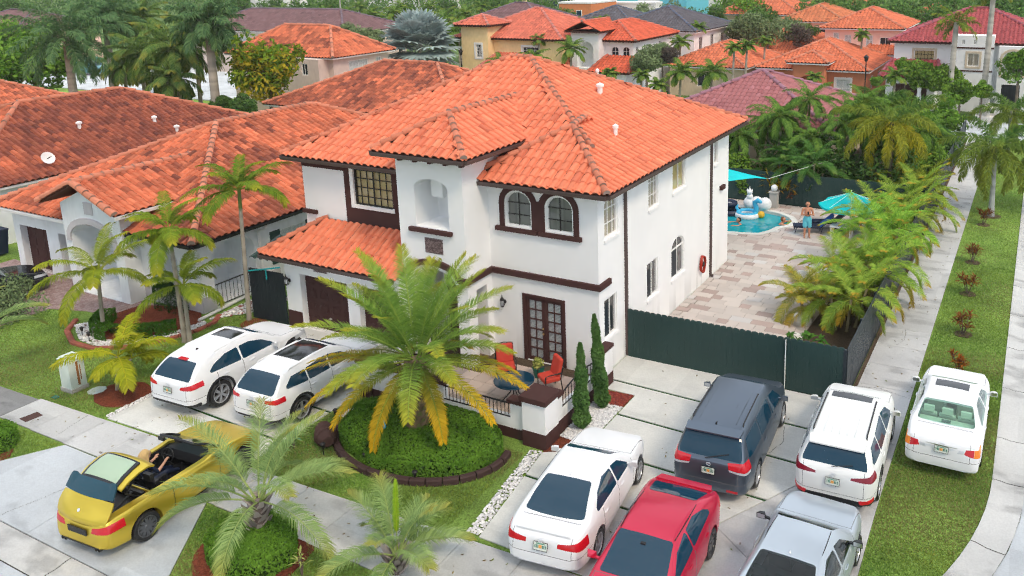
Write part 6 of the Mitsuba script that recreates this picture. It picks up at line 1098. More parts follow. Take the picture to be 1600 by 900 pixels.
SED = dict(L=4.88, W=1.86, H=1.45, r=.33, xw=(-1.40, 1.43), top=prof(4.88, 1.45, 1.02, -1.78, -.75, .28, 1.02, .98, .86, tail=.1), belt=[(-2.44, .60), (-2.3, .93), (-1.6, .99), (-.6, .97), (.8, .92), (1.4, .86), (2.2, .72), (2.44, .5)], floor=floor_(4.88), plan=plan_(4.88, .82, .70), tum=.50,
    side_win=[[(-1.42, 1.03), (-.15, .985), (-.15, 1.33), (-.55, 1.365), (-1.0, 1.27)], [(-.08, .985), (.78, .95), (.30, 1.27), (-.08, 1.34)]], ws=trap(.98, .66, .30, .56), rw=trap(-.85, .54, -1.72, .70, bow=-.07), zg=.99, zr=1.03, zbelt=.96, doors=(-.12, -1.08, .92), hood=1.12, deck=(-1.86,), mirror=(.62, 1.02), handles=(-.95, .12), plate=(-2.47, .80), tilt=.30, badge=(-2.46, .93),
    lamps=[('tail_light', dict(yz=[(.36, .80), (.36, .885), (.95, .965), (.95, .74), (.66, .79)], x=(-2.6, -1.98)), 'red_lamp'), ('headlight', dict(yz=[(.45, .62), (.45, .70), (.95, .80), (.95, .68)], x=(1.85, 2.6)), 'clear_lamp')], rear_black=None, nsp=5, twin=True)
def shark(x, z): return lambda cp: cp('roof_antenna', M.hull_points([(x-.08, -.03, z), (x-.08, .03, z), (x+.10, 0, z), (x-.07, 0, z+.07), (x-.06, 0, z)]), 'white_paint')
car('white saloon car with a dark blue rear window parked beside the terrace pebbles', dict(SED, more=(shark(-.72, 1.40), lambda cp: cp('boot_spoiler', M.hull_points([(-2.32, y, z) for y in (-.62, .62) for z in (1.015, 1.05)]+[(-2.18, y, 1.02) for y in (-.62, .62)]), 'white_paint'), lambda cp: cp('bumper_line', MB().tube([(-2.40, -.75, .40), (-2.46, -.45, .38), (-2.46, .45, .38), (-2.40, .75, .40)], .012, 5), 'chrome'))), (2.65, -7.60), 97, 'white_paint')
VAN = dict(L=5.08, W=1.98, H=1.74, r=.34, xw=(-1.50, 1.52), top=[(-2.54, .45), (-2.52, .78), (-2.49, 1.02), (-2.42, 1.12), (-2.10, 1.62), (-1.95, 1.71), (-.8, 1.74), (.45, 1.70), (.95, 1.48), (1.62, 1.10), (2.1, .98), (2.36, .84), (2.50, .60), (2.54, .42)], belt=[(-2.54, .6), (-2.45, 1.02), (-1.5, 1.06), (.5, 1.04), (1.5, .98), (2.2, .82), (2.54, .5)], floor=floor_(5.08), plan=plan_(5.08, .84, .72), tum=.36,
    side_win=[[(-2.12, 1.12), (-1.05, 1.09), (-1.05, 1.52), (-1.98, 1.52)], [(-.98, 1.09), (.12, 1.07), (.12, 1.52), (-.98, 1.53)], [(.19, 1.07), (1.28, 1.02), (.78, 1.42), (.19, 1.52)]], ws=trap(1.58, .74, .62, .62), rw=trap(-2.05, .66, -2.43, .80, bow=-.02), zg=1.09, zr=1.13, zbelt=1.04, doors=(.155, -1.02, 1.25), hood=1.68, mirror=(1.0, 1.10), handles=(.35, -.8), plate=(-2.56, .86), tilt=.06, badge=(-2.53, 1.02), rails=(-1.75, -.05, .63, 1.72), rim='alloy', nsp=7,
    lamps=[('tail_light', dict(yz=[(.48, .95), (.45, 1.09), (1.0, 1.14), (1.0, .90)], x=(-2.7, -2.15)), 'red_lamp'), ('reverse_light', dict(yz=[(.50, .90), (.48, .945), (1.0, .895), (1.0, .84)], x=(-2.7, -2.2)), 'clear_lamp'), ('reflector', dict(yz=[(.45, .38), (.45, .43), (.72, .43), (.72, .38)], x=(-2.7, -2.3)), 'red_lamp')])
def rib(n, x0, x1, y, z, p): return lambda cp: [cp('roof_rib', MB().tube([(x0, yy, z-.01), ((x0+x1)/2, yy, z+.012), (x1, yy, z-.01)], .012, 5), p) for yy in np.linspace(-y, y, n)]
car('dark grey minivan with ribbed roof and red tail lights in front of the green fence', dict(VAN, more=(rib(6, -1.75, -.1, .46, 1.715, 'grey_paint'), lambda cp: cp('roof_antenna', M.hull_points([(-1.9, -.03, 1.70), (-1.9, .03, 1.70), (-1.75, 0, 1.71), (-1.9, 0, 1.78)]), 'black_trim'), lambda cp: cp('rear_wiper', MB().tube([(-2.50, .1, 1.14), (-2.36, -.45, 1.26)], .012, 5), 'black_trim'), lambda cp: cp('roof_spoiler', M.hull_points([(-2.22, y, z) for y in (-.66, .66) for z in (1.62, 1.655)]+[(-1.95, y, z) for y in (-.70, .70) for z in (1.66, 1.715)]), 'grey_paint'))), (5.0, -3.52), 94, 'grey_paint')
SUV = dict(L=4.90, W=1.93, H=1.71, r=.37, xw=(-1.40, 1.45), top=[(-2.45, .45), (-2.44, .82), (-2.40, 1.08), (-2.30, 1.20), (-1.98, 1.56), (-1.80, 1.655), (-.5, 1.71), (.35, 1.665), (.85, 1.42), (1.25, 1.14), (1.9, 1.05), (2.22, .92), (2.38, .72), (2.45, .45)], belt=[(-2.45, .6), (-2.34, 1.10), (-1.5, 1.10), (.5, 1.07), (1.2, 1.04), (2.1, .90), (2.45, .55)], floor=[(-2.45, .40), (-2.2, .30), (-1.7, .24), (1.6, .24), (2.2, .28), (2.45, .36)], plan=plan_(4.90, .83, .74), tum=.42,
    side_win=[[(-2.02, 1.22), (-1.18, 1.14), (-1.18, 1.50), (-1.75, 1.50)], [(-1.12, 1.13), (-.18, 1.11), (-.18, 1.53), (-1.12, 1.51)], [(-.12, 1.11), (.95, 1.07), (.48, 1.42), (-.12, 1.53)]], ws=trap(1.20, .70, .50, .60), rw=trap(-1.93, .60, -2.33, .78, bow=-.02), zg=1.13, zr=1.20, zbelt=1.08, doors=(-.15, -1.15, .95), hood=1.30, mirror=(.75, 1.13), handles=(-.95, .10), plate=(-2.475, .88), tilt=.10, badge=(-2.44, 1.04), rails=(-1.65, .25, .62, 1.67), rail_paint='black_trim', clad=True, rear_black=.50, nsp=5, twin=True,
    lamps=[('tail_light', dict(yz=[(.40, .98), (.40, 1.03), (1.0, 1.16), (1.0, .96)], x=(-2.6, -2.02)), 'dark_red_lamp'), ('reflector', dict(yz=[(.62, .44), (.60, .52), (.95, .56), (.95, .46)], x=(-2.7, -2.2)), 'red_lamp')])
mat('dark_red_lamp', (.20, .004, .02), .12, .5, 0, 1.)
car('white estate-style suv with black roof rails parked at the end of the parking pad', dict(SUV, roofglass=[(.05, -.50), (.38, -.50), (.42, 0), (.38, .50), (.05, .50), (.02, 0)], more=(rib(5, -1.7, -.05, .36, 1.688, 'pearl_paint'), lambda cp: cp('roof_spoiler', M.hull_points([(-2.10, y, z) for y in (-.62, .62) for z in (1.54, 1.575)]+[(-1.85, y, z) for y in (-.66, .66) for z in (1.60, 1.665)]), 'pearl_paint'), lambda cp: cp('rear_wiper', MB().tube([(-2.40, .05, 1.22), (-2.30, -.42, 1.29)], .011, 5), 'black_trim'))), (7.82, -2.80), 92.5, 'pearl_paint')
AVA = dict(SED, L=4.87, W=1.82, H=1.44, r=.32, xw=(-1.38, 1.36), top=prof(4.87, 1.44, 1.04, -1.62, -.95, .28, 1.05, 1.0, .88, tail=.06), floor=floor_(4.87), plan=plan_(4.87, .88, .76), belt=[(-2.43, .62), (-2.3, .95), (-1.6, 1.0), (-.6, .98), (.8, .94), (1.4, .88), (2.2, .74), (2.43, .5)],
    side_win=[[(-1.35, 1.03), (-.25, 1.0), (-.25, 1.33), (-.8, 1.35), (-1.1, 1.25)], [(-.17, 1.0), (.80, .97), (.32, 1.27), (-.17, 1.34)]], ws=trap(1.0, .66, .32, .57), rw=trap(-1.0, .58, -1.58, .70, bow=-.05), zr=1.05, deck=(-1.72,), plate=(-2.455, .83), tilt=.12, badge=(-2.435, .965), see=(-1.62, .95, .42, 'cream_hide'), glass='pale_glass', twin=False, nsp=9, z=.02,
    lamps=[('tail_light', dict(yz=[(.52, .80), (.56, .92), (.74, .93), (.74, .74)], x=(-2.6, -2.1)), 'red_lamp'), ('indicator', dict(yz=[(.745, .74), (.745, .93), (1.0, .93), (1.0, .74)], x=(-2.6, -2.0)), 'amber_lamp'), ('reverse_light', dict(yz=[(.36, .78), (.40, .87), (.53, .88), (.51, .80)], x=(-2.6, -2.2)), 'clear_lamp')])
scene['m_pale_glass'] = {'type': 'thindielectric', 'int_ior': 1.3, 'specular_transmittance': {'type': 'rgb', 'value': [.80, .93, .88]}}
scene['m_tint_glass'] = {'type': 'thindielectric', 'int_ior': 1.3, 'specular_transmittance': {'type': 'rgb', 'value': [.30, .42, .42]}}
CODED['cream_hide'] = ('painted', (.56, .58, .50)); CODED['grey_hide'] = ('painted', (.16, .17, .17))
car('older white saloon car on the grass verge with cream seats seen through its rear window', dict(AVA, roofglass=rect(-.28, .16, -.42, .42), more=(lambda cp: cp('chrome_strip', MB().box(-2.462, -2.44, -.36, .36, .935, .95), 'chrome'), lambda cp: cp('third_brake_light', mbox(-1.52, -1.44, -.11, .11, 1.055, 1.095), 'grey_hide'))), (10.02, -.22), 90, 'white_paint')
RED = dict(SED, L=4.62, W=1.82, H=1.47, r=.335, xw=(-1.35, 1.35), top=[(-2.31, .5), (-2.29, .88), (-2.22, 1.02), (-2.05, 1.09), (-1.85, 1.17), (-1.2, 1.37), (-.6, 1.455), (-.2, 1.47), (.2, 1.44), (.62, 1.22), (1.12, .99), (1.7, .92), (2.08, .78), (2.25, .58), (2.31, .42)], belt=[(-2.31, .6), (-2.15, 1.0), (-1.5, 1.02), (-.6, .99), (.8, .94), (1.4, .88), (2.1, .72), (2.31, .5)], floor=floor_(4.62), plan=plan_(4.62, .80, .70),
    side_win=[[(-1.45, 1.10), (-.25, 1.03), (-.25, 1.36), (-.7, 1.38), (-1.15, 1.27)], [(-.19, 1.03), (.90, .98), (.35, 1.28), (-.19, 1.37)]], ws=trap(1.08, .69, .26, .58), rw=trap(-1.25, .54, -1.90, .62, bow=-.04), zg=1.0, zr=1.15, deck=(-2.0,), plate=(-2.33, .80), badge=(-2.31, .95), mirror=(.72, 1.03), handles=(-.95, .1), nsp=10, twin=False, rim='black_gloss', roofglass=None, doors=(-.22, -1.12, 1.0),
    lamps=[('tail_light', dict(yz=[(.40, .86), (.40, .92), (.95, .98), (.95, .84)], x=(-2.5, -1.95)), 'red_lamp'), ('headlight', dict(yz=[(.45, .60), (.45, .68), (.95, .78), (.95, .66)], x=(1.75, 2.5)), 'clear_lamp')])
car('bright red liftback car facing the camera at the bottom of the photo', dict(RED, more=(lambda cp: cp('rear_spoiler', M.hull_points([(-2.22, y, z) for y in (-.60, .60) for z in (1.10, 1.13)]+[(-2.0, y, z) for y in (-.66, .66) for z in (1.10, 1.16)]), 'red_paint'), lambda cp: cp('rear_view_mirror', M.hull_points([(.36+a, y, 1.345+z) for a in (0, .03) for y in (-.11, .11) for z in (-.04, .02)])+mbox(.33, .46, -.05, .05, 1.335, 1.36), 'black_trim'), lambda cp: [cp('roof_trim', MB().tube([(-1.1, s*.60, 1.375), (-.4, s*.62, 1.435), (.2, s*.585, 1.41)], .010, 5), 'black_trim') for s in (-1, 1)])), (5.12, -9.22), -87, 'red_paint')
SIL = dict(SED, see=(-1.5, 1.0, .42, 'grey_hide'), glass='tint_glass', L=4.75, plan=plan_(4.75, .82, .70), H=1.47, top=prof(4.75, 1.47, 1.03, -1.75, -.8, .30, 1.0, 1.0, .88), floor=floor_(4.75), ws=trap(.95, .67, .31, .57), xw=(-1.38, 1.36), plate=(-2.41, .80), badge=(-2.40, .94), belt=[(-2.375, .60), (-2.25, .93), (-1.6, .99), (-.6, .97), (.8, .92), (1.4, .87), (2.1, .75), (2.375, .5)])
car('silver car cut off by the bottom edge, nose up to the white suv', dict(SIL, mirror_paint='black_trim', more=(shark(-.7, 1.42), lambda cp: [cp('roof_trim', MB().tube([(-.9, s*.56, 1.40), (-.3, s*.58, 1.445), (.25, s*.555, 1.42)], .009, 5), 'black_trim') for s in (-1, 1)])), (7.88, -8.0), 89, 'silver_paint')
QX = dict(SUV, L=4.86, W=1.93, H=1.65, r=.40, xw=(-1.42, 1.46), top=[(-2.43, .48), (-2.42, .85), (-2.38, 1.02), (-2.28, 1.12), (-1.95, 1.42), (-1.70, 1.545), (-.7, 1.64), (.1, 1.625), (.55, 1.46), (1.05, 1.15), (1.7, 1.07), (2.15, .95), (2.36, .72), (2.43, .45)], belt=[(-2.43, .6), (-2.32, 1.04), (-1.5, 1.08), (-.3, 1.05), (.9, 1.02), (1.5, 1.02), (2.1, .88), (2.43, .55)], plan=plan_(4.86, .84, .72), floor=[(-2.43, .42), (-2.2, .32), (-1.7, .26), (1.6, .26), (2.2, .3), (2.43, .38)],
    side_win=[[(-1.75, 1.16), (-.55, 1.09), (-.55, 1.47), (-1.0, 1.46), (-1.45, 1.34)], [(-.48, 1.09), (.82, 1.05), (.35, 1.34), (-.1, 1.46), (-.48, 1.47)]], ws=trap(.98, .70, .28, .60), rw=trap(-1.82, .56, -2.30, .74, bow=-.03), zr=1.12, zg=1.14, hood=1.12, doors=(-.515, -1.45, .8), mirror=(.62, 1.10), handles=(-1.15, -.2), plate=(-2.45, .84), badge=(-2.41, .99), rails=(-1.3, .1, .60, 1.59), rail_paint='white_paint', rear_black=.46, nsp=6, twin=True,
    lamps=[('tail_light', dict(yz=[(.46, .90), (.50, .98), (1.0, 1.10), (1.0, .93), (.7, .90)], x=(-2.6, -1.95)), 'red_lamp'), ('headlight', dict(yz=[(.5, .78), (.5, .86), (1.0, .95), (1.0, .82)], x=(1.6, 2.6)), 'clear_lamp')])
WP = dict(mirror_paint='white_paint')
car('rounded white suv with a small sunroof on the left of the driveway', dict(QX, roofglass=rect(-.45, .08, -.42, .42), more=(lambda cp: cp('brake_light', mbox(-1.86, -1.74, -.16, .16, 1.515, 1.545), 'red_lamp'), lambda cp: cp('roof_antenna', M.hull_points([(-1.35, -.03, 1.56), (-1.35, .03, 1.56), (-1.2, 0, 1.59), (-1.35, 0, 1.66)]), 'black_trim'))), (-10.42, -6.72), 93, 'white_paint')
RAV = dict(QX, L=4.62, W=1.87, H=1.62, r=.37, xw=(-1.36, 1.36), top=[(-2.31, .48), (-2.30, .85), (-2.26, 1.04), (-2.16, 1.14), (-1.82, 1.46), (-1.6, 1.56), (-.5, 1.62), (.2, 1.58), (.65, 1.40), (1.1, 1.12), (1.7, 1.04), (2.05, .92), (2.24, .7), (2.31, .45)], belt=[(-2.31, .6), (-2.2, 1.04), (-1.5, 1.06), (-.3, 1.04), (.9, 1.0), (1.5, .98), (2.0, .86), (2.31, .55)], plan=plan_(4.62, .84, .74), floor=[(-2.31, .4), (-2.1, .3), (-1.6, .25), (1.5, .25), (2.1, .29), (2.31, .36)],
    side_win=[[(-1.85, 1.18), (-1.0, 1.10), (-1.0, 1.42), (-1.5, 1.42)], [(-.95, 1.10), (-.15, 1.08), (-.15, 1.46), (-.95, 1.43)], [(-.09, 1.08), (.88, 1.04), (.42, 1.34), (-.09, 1.46)]], ws=trap(1.05, .68, .36, .58), rw=trap(-1.72, .58, -2.18, .72, bow=-.03), doors=(-.12, -1.0, .85), handles=(-.85, .1), plate=(-2.33, .84), badge=(-2.29, 1.0), mirror=(.65, 1.08), rails=(-1.5, .15, .60, 1.57), rear_black=.44, nsp=5, twin=False,
    lamps=[('tail_light', dict(yz=[(.48, .92), (.48, 1.0), (1.0, 1.06), (1.0, .90)], x=(-2.5, -1.9)), 'red_lamp')])
car('white suv with a black panoramic glass roof in front of the garage', dict(RAV, roofglass=rect(-.95, .22, -.50, .50)), (-7.5, -6.32), 92, 'white_paint')
DK = dict(SED, glass='glass_dark', z=.02)
car("black saloon car behind the bushes on the neighbour's brick drive", DK, (-25.3, -6.9), 75, 'black_gloss')
for i, (x, y, h, p, lb) in enumerate([(-97, 41.8, 10, 'teal_paint', 'teal suv parked across the far street at the upper left'), (-91.5, 42.6, 12, 'grey_paint', 'dark pickup-sized car right of the teal suv on the far street'), (-103, 40.6, 8, 'black_gloss', 'black car half hidden by the palm trunk on the far street')]):
    if i == 0: mat('teal_paint', (.10, .28, .33), .3, .5, .3, 1.)
    car(lb, SUV if i < 2 else SED, (x, y), h, p)
# ---- the gold convertible, caught while its roof folds away
def convertible():
    global CARM
    k = thing('convertible_car', 'metallic gold convertible with its boot lid and roof folding open on the driveway apron', 'car'); CARM = rotz(math.radians(94), (-6.80, -11.63, .035)); T4 = CARM[:3]
    c = dict(L=4.67, W=1.87, top=[(-2.335, .45), (-2.32, .72), (-2.26, .90), (-2.0, .96), (-1.3, .985), (-.5, .97), (.3, .96), (.75, 1.0), (1.0, .99), (1.6, .91), (2.05, .80), (2.25, .64), (2.335, .45)], belt=[(-2.335, .5), (-2.2, .86), (-1.3, .93), (-.5, .90), (.5, .90), (1.2, .88), (2.0, .74), (2.335, .5)], floor=floor_(4.67), plan=plan_(4.67, .84, .70), tum=.42)
    def cput(nm, m, b, smooth=32):
        if isinstance(m, MB): m.moved(CARM).put(nm, b, k, smooth=smooth)
        else: put(nm, man_arrays(m.transform(T4)), b, k, smooth=smooth)
    B0, Bo, Bi = shell(c), shell(c, .010), shell(c, -.025); body = B0
    for x in (-1.37, 1.44):
        for s in (-1, 1): body = body-M.cylinder(.40, .40, .40, 40, True).rotate((90, 0, 0)).translate((x, s*.82, .35))
    tub = plan([(-1.02, -.70), (.62, -.70), (.80, -.45), (.82, .45), (.62, .70), (-1.02, .70)], .32, 2); boot = plan([(-2.16, -.58), (-1.05, -.68), (-1.05, .68), (-2.16, .58)], .50, 2)
    cput('body', body-tub-boot, 'gold_paint')
    lin = M.cube((1, 1, 1))
    for nm, t_, z in (('cabin_lining', plan([(-1.0, -.69), (.62, -.69), (.79, -.45), (.81, .45), (.62, .69), (-1.0, .69)], .33, .93), .36), ('boot_lining', plan([(-2.15, -.575), (-1.04, -.675), (-1.04, .675), (-2.15, .575)], .51, .93), .54)):
        cput(nm, (t_ ^ shell(c, -.004))-(t_.scale((.97, .965, 1)).translate((-.01 if 'cab' in nm else -.04, 0, .03))), 'black_trim')
    for y in (-.36, .36):
        cput('seat', M.hull_points([(x, y+b, z) for x, z in ((-.55, .38), (.0, .38), (.02, .58), (-.45, .55)) for b in (-.24, .24)])+M.hull_points([(x, y+b, z) for x, z in ((-.62, .45), (-.42, .5), (-.82, 1.02), (-.70, 1.04)) for b in (-.22, .22)])+M.hull_points([(x, y+b, z) for x in (-.84, -.74) for z in (1.02, 1.20) for b in (-.12, .12)]), 'black_trim')
    cput('dashboard', M.hull_points([(x, y, z) for x, z in ((.45, .70), (.82, .72), (.82, .96), (.52, .90)) for y in (-.68, .68)]), 'black_trim')
    cput('steering_wheel', MB().tube([(.30+.05*math.sin(a), .36+.18*math.cos(a), .86+.17*math.sin(a)) for a in np.linspace(0, 2*math.pi, 20)], .016, 6).tube([(.30, .19, .86), (.30, .53, .86)], .014, 5), 'black_trim')
    cput('roof_linkage', MB().tube([(-1.05, .5, .75), (-1.5, .52, 1.15), (-1.1, .5, 1.5)], .03, 5).tube([(-1.05, -.5, .75), (-1.5, -.52, 1.15), (-1.1, -.5, 1.5)], .03, 5).tube([(-1.9, -.4, .75), (-1.2, -.3, .95), (-1.1, .2, .8)], .03, 5).box(-1.7, -1.2, -.45, .4, .55, .8).box(-1.15, -.95, -.55, .55, .6, .95), 'black_trim')
    cput('screen_frame', MB().tube([(.95, -.70, .98), (.62, -.63, 1.20), (.33, -.56, 1.36), (.30, 0, 1.40), (.33, .56, 1.36), (.62, .63, 1.20), (.95, .70, .98)], .032, 6), 'black_trim')
    cput('windscreen', MB().add([(.93, -.68, .99), (.33, -.55, 1.35), (.30, 0, 1.385), (.33, .55, 1.35), (.93, .68, .99), (.98, 0, 1.0)], [[0, 1, 2], [0, 2, 5], [5, 2, 4], [4, 2, 3]]), 'tint_glass', False)
    cput('rear_view_mirror', M.hull_points([(.34+a, y, 1.30+z) for a in (0, .03) for y in (-.11, .11) for z in (-.03, .03)]), 'black_trim')
    def panel(nm, pts, th, b, sm=32):   # rows of a curved sheet, back to front, given thickness
        P = A(pts, float); n, m, _ = P.shape; d1 = np.gradient(P, axis=0); d2 = np.gradient(P, axis=1); N_ = np.cross(d1, d2); N_ /= np.linalg.norm(N_, axis=2, keepdims=True)+1e-9
        V = np.vstack([P.reshape(-1, 3), (P-N_*th).reshape(-1, 3)]); o = n*m; f = []
        for i in range(n-1):
            for j in range(m-1): a = i*m+j; f += [[a, a+1, a+m+1, a+m], [o+a, o+a+m, o+a+m+1, o+a+1]]
        for i in range(n-1): f += [[i*m, i*m+m, o+i*m+m, o+i*m], [i*m+m-1, o+i*m+m-1, o+i*m+2*m-1, i*m+2*m-1]]
        for j in range(m-1): f += [[j, o+j, o+j+1, j+1], [(n-1)*m+j, (n-1)*m+j+1, o+(n-1)*m+j+1, o+(n-1)*m+j]]
        cput(nm, MB().add(V, f), b, sm)
    ys = np.linspace(-1, 1, 15); rz = lambda h, e=.06: h-e*np.abs(ys)**3
    lid = [[(x-.10*(1-abs(y)**2.5)*(1 if i < 5 else .7), y*w, z-.05*abs(y)**3) for y in ys] for i, (x, w, z) in enumerate([(-2.20, .70, .80), (-2.24, .74, .90), (-2.21, .80, .99), (-2.13, .83, 1.13), (-2.04, .82, 1.25), (-1.97, .79, 1.34)])]
    panel('boot_lid', lid, .04, 'gold_paint')
    panel('lid_inner_cover', [[(x-.12*(1-abs(y)**2.2)*q, y*w, z-.02*abs(y)**3+.05*(abs(y) > .8)*(1-q)) for y in ys] for x, w, z, q in [(-1.97, .78, 1.345, .75), (-1.90, .76, 1.45, .55), (-1.83, .74, 1.545, .3), (-1.79, .70, 1.60, .05)]], .04, 'navy_cover', False)
    cput('lid_badge', MB().lathe([(0, .012), (.035, .012), (.042, .0), (0, -.01)], 16, R=np.column_stack([[0, 1, 0], [.45, 0, .9], [-.9, 0, .45]]), t=(-2.245, 0, 1.10)), 'chrome')
    mat('gunmetal', (.16, .165, .18), .3, .5, .8)
    rows = [(-1.72, .70, 1.50), (-1.50, .72, 1.62), (-1.25, .73, 1.69), (-1.0, .72, 1.70), (-.90, .70, 1.66), (-.80, .66, 1.59)]
    roofp = [[(x-.03*(1-y*y), y*w, z-.09*abs(y)**2.6) for y in ys] for x, w, z in rows]; panel('folded_roof', roofp, .05, 'gold_paint')
    g = [[(x, y*w, z+.022-.075*abs(y*w/.72)**2.6) for y in ys] for x, w, z in [(-1.74, .60, 1.50), (-1.50, .60, 1.625), (-1.25, .58, 1.69), (-1.06, .54, 1.705)]]; panel('glass_surround', g, .03, 'black_gloss')
    g2 = [[(x, y*w, z+.032-.075*abs(y*w/.72)**2.6) for y in ys] for x, w, z in [(-1.68, .52, 1.53), (-1.50, .52, 1.625), (-1.25, .50, 1.69), (-1.11, .47, 1.70)]]; panel('rear_window', g2, .008, 'mint_glass')
    skin = Bo-Bi
    for s in (-1, 1):
        poly = [(.42, .68), (.46, .80), (.95, .90), (.95, .70)]; poly = poly if s > 0 else [(-y, z) for y, z in poly][::-1]
        m = CS([A(poly, float)], m3.FillRule.NonZero).extrude(.75).translate((0, 0, -2.6)).transform(np.array([[0, 0, 1, 0], [1, 0, 0, 0], [0, 1, 0, 0.]])); cput('tail_light', skin ^ m, 'red_lamp')
        cput('door_mirror', M.hull_points([(.62+a, s*1.0+b, .98+z) for a, b, z in ((0, -.09, -.05), (0, .09, -.05), (0, -.09, .06), (0, .09, .05), (.1, -.06, -.03), (.1, .06, .03), (.13, 0, 0))])+mbox(.64, .69, *((.82, .95) if s > 0 else (-.95, -.82)), .92, .96), 'black_trim')
        cput('exhaust', MB().lathe([(.03, 0), (.038, 0), (.038, .2), (.03, .2)], 12, R=np.column_stack([[0, 1, 0], [0, 0, 1], [1, 0, 0]]), t=(-2.33, s*.5, .30)).lathe([(.03, 0), (.038, 0), (.038, .2), (.03, .2)], 12, R=np.column_stack([[0, 1, 0], [0, 0, 1], [1, 0, 0]]), t=(-2.33, s*.6, .30)), 'black_trim')
        cput('side_skirt', skin ^ mbox(-1.0, 1.0, *((.7, 1.1) if s > 0 else (-1.1, -.7)), .0, .245), 'black_trim')
    cput('number_recess', MB().box(-2.36, -2.335, -.30, .30, .60, .74), 'black_trim'); cput('diffuser', skin ^ mbox(-2.6, -2.05, -.62, .62, 0, .36), 'black_trim')
    for x in (-1.37, 1.44):
        for s in (-1, 1): wheel_parts(k, x, s*(.935-.125), .345, .25, s, 'gunmetal', 10, twin=True)
    for xs in (-.62, .70): cput('shut_line', (shell(c, .0015)-Bi) ^ side(rect(xs-.007, xs+.007, .3, .93), -2, 2), 'black_trim', False)
CODED['navy_cover'] = ('satin', (.010, .055, .085)); mat('mint_glass', (.34, .46, .33), .05, .6)
convertible()
CODED['pot_green'] = ('satin', (.01, .12, .09)); CODED['stone_grey'] = ('painted', (.38, .37, .35)); CODED['box_green'] = ('painted', (.55, .62, .58)); CODED['rust'] = ('painted', (.30, .13, .05)); CODED['lid_grey'] = ('painted', (.40, .48, .48)); CODED['umb'] = ('painted', (.0, .45, .47)); CODED['navy'] = ('satin', (.012, .02, .05)); CODED['blue_cloth'] = ('painted', (.015, .08, .30)); CODED['sky_cloth'] = ('painted', (.12, .52, .66)); CODED['boulder'] = ('painted', (.60, .59, .56)); CODED['float_white'] = ('satin', (.74, .76, .78)); CODED['float_blue'] = ('satin', (.05, .42, .68)); CODED['yellow'] = ('satin', (.70, .42, .03))
# ---------------------------------------------------------------- fences and gates
def fence(label, a, b, h, w, bsdf, n=None, dirt=0., rails=True, name='fence', top=True):
    k = thing(name, label, 'fence'); a, b = A(a, float), A(b, float); L = np.linalg.norm(b-a); u = (b-a)/L; nn = A([u[1], -u[0]]); n = int(round(L/w)); w = L/n
    fr = np.zeros((3, 4)); fr[:2, 0] = u; fr[2, 1] = 1; fr[:2, 2] = nn; fr[:2, 3] = a
    for i in range(n):
        hh = h+.006*rng.random(); x0, x1 = i*w+.005, (i+1)*w-.005
        poly = [(x0, .03), (x1, .03), (x1, hh-.05)]+[((x0+x1)/2+(x1-x0)/2*math.cos(t), hh-.05+.05*math.sin(t)) for t in np.linspace(.3, math.pi-.3, 5)]+[(x0, hh-.05)] if top else rect(x0, x1, .03, hh)
        d = .004*rng.random(); m = ext(poly, -.012+d, .008+d, fr)
        m = m+ext(rect(x1-.02, x1+.02, .03, hh-.09), -.016, -.0125, fr)
        for q in ((.25, .5, .75) if top else ()): m = m+ext(rect(x0+(x1-x0)*q-.012, x0+(x1-x0)*q+.012, .04, hh-.07), .0, .016+d, fr)
        put('board', man_arrays(m), bsdf, k)
    for i in range(int(L/2.4)+1):
        x = min(L-.05, i*2.4); put('post', man_arrays(ext(rect(x-.04, x+.04, -.05, h-.05), -.10, -.016, fr)), bsdf, k)
    for z in (.3, h*.55, h-.25): put('rail', man_arrays(ext(rect(0, L, z-.04, z+.04), -.06, -.0145, fr)), bsdf, k)
    return k
fence('green board fence and gate with a scalloped top between the house and the pavement', (.10, .03), (7.06, .12), 1.72, .2, 'fence_green')
put('gate_gap', MB().box(5.335, 5.350, .02, .075, .05, 1.66).arr(), 'frame_white', 'fence')
fence('long dark fence along the pavement beside the areca palms', (7.14, .12), (7.16, 40), 1.72, .21, 'fence_dark', top=False)
fence('dark green fence behind the pool and palms', (-9, 19.5), (7.05, 19.5), 1.75, .22, 'fence_green', top=False)
structure('fence_border', poly_sheet([(7.16, .0), (7.27, .0), (7.27, 40), (7.16, 40)], .02), 'soil')
SG = fence('dark side gate between the left house and the garage', (-13.95, -3.12), (-12.24, -3.05), 2.0, .2, 'fence_dark', top=False, name='side_gate')
put('brace', MB().tube([(-13.9, -3.2, 1.9), (-12.3, -3.12, 2.25)], .03, 5).tube([(-13.0, -3.16, 2.1), (-13.0, -3.16, 1.7)], .025, 5).arr(), 'plastic_teal', SG)
mb = MB()
V, F, c_ = tile_arrays([(-13.95, -3.0, 2.35), (-12.25, -2.9, 2.35), (-12.25, -1.8, 2.65), (-13.95, -1.8, 2.65)], .3, 1.4, .07, 4)
sh = thing('lean_to_roof', 'dark corrugated lean-to roof over the side passage behind the gate', 'roof'); put('sheet', (V.reshape(-1, 3), (F[None]+(np.arange(len(V))*V.shape[1])[:, None, None]).reshape(-1, 3)), 'fence_green', sh); put('beam', MB().box(-13.95, -12.25, -1.85, -1.8, 2.2, 2.6).arr(), 'fence_dark', sh)
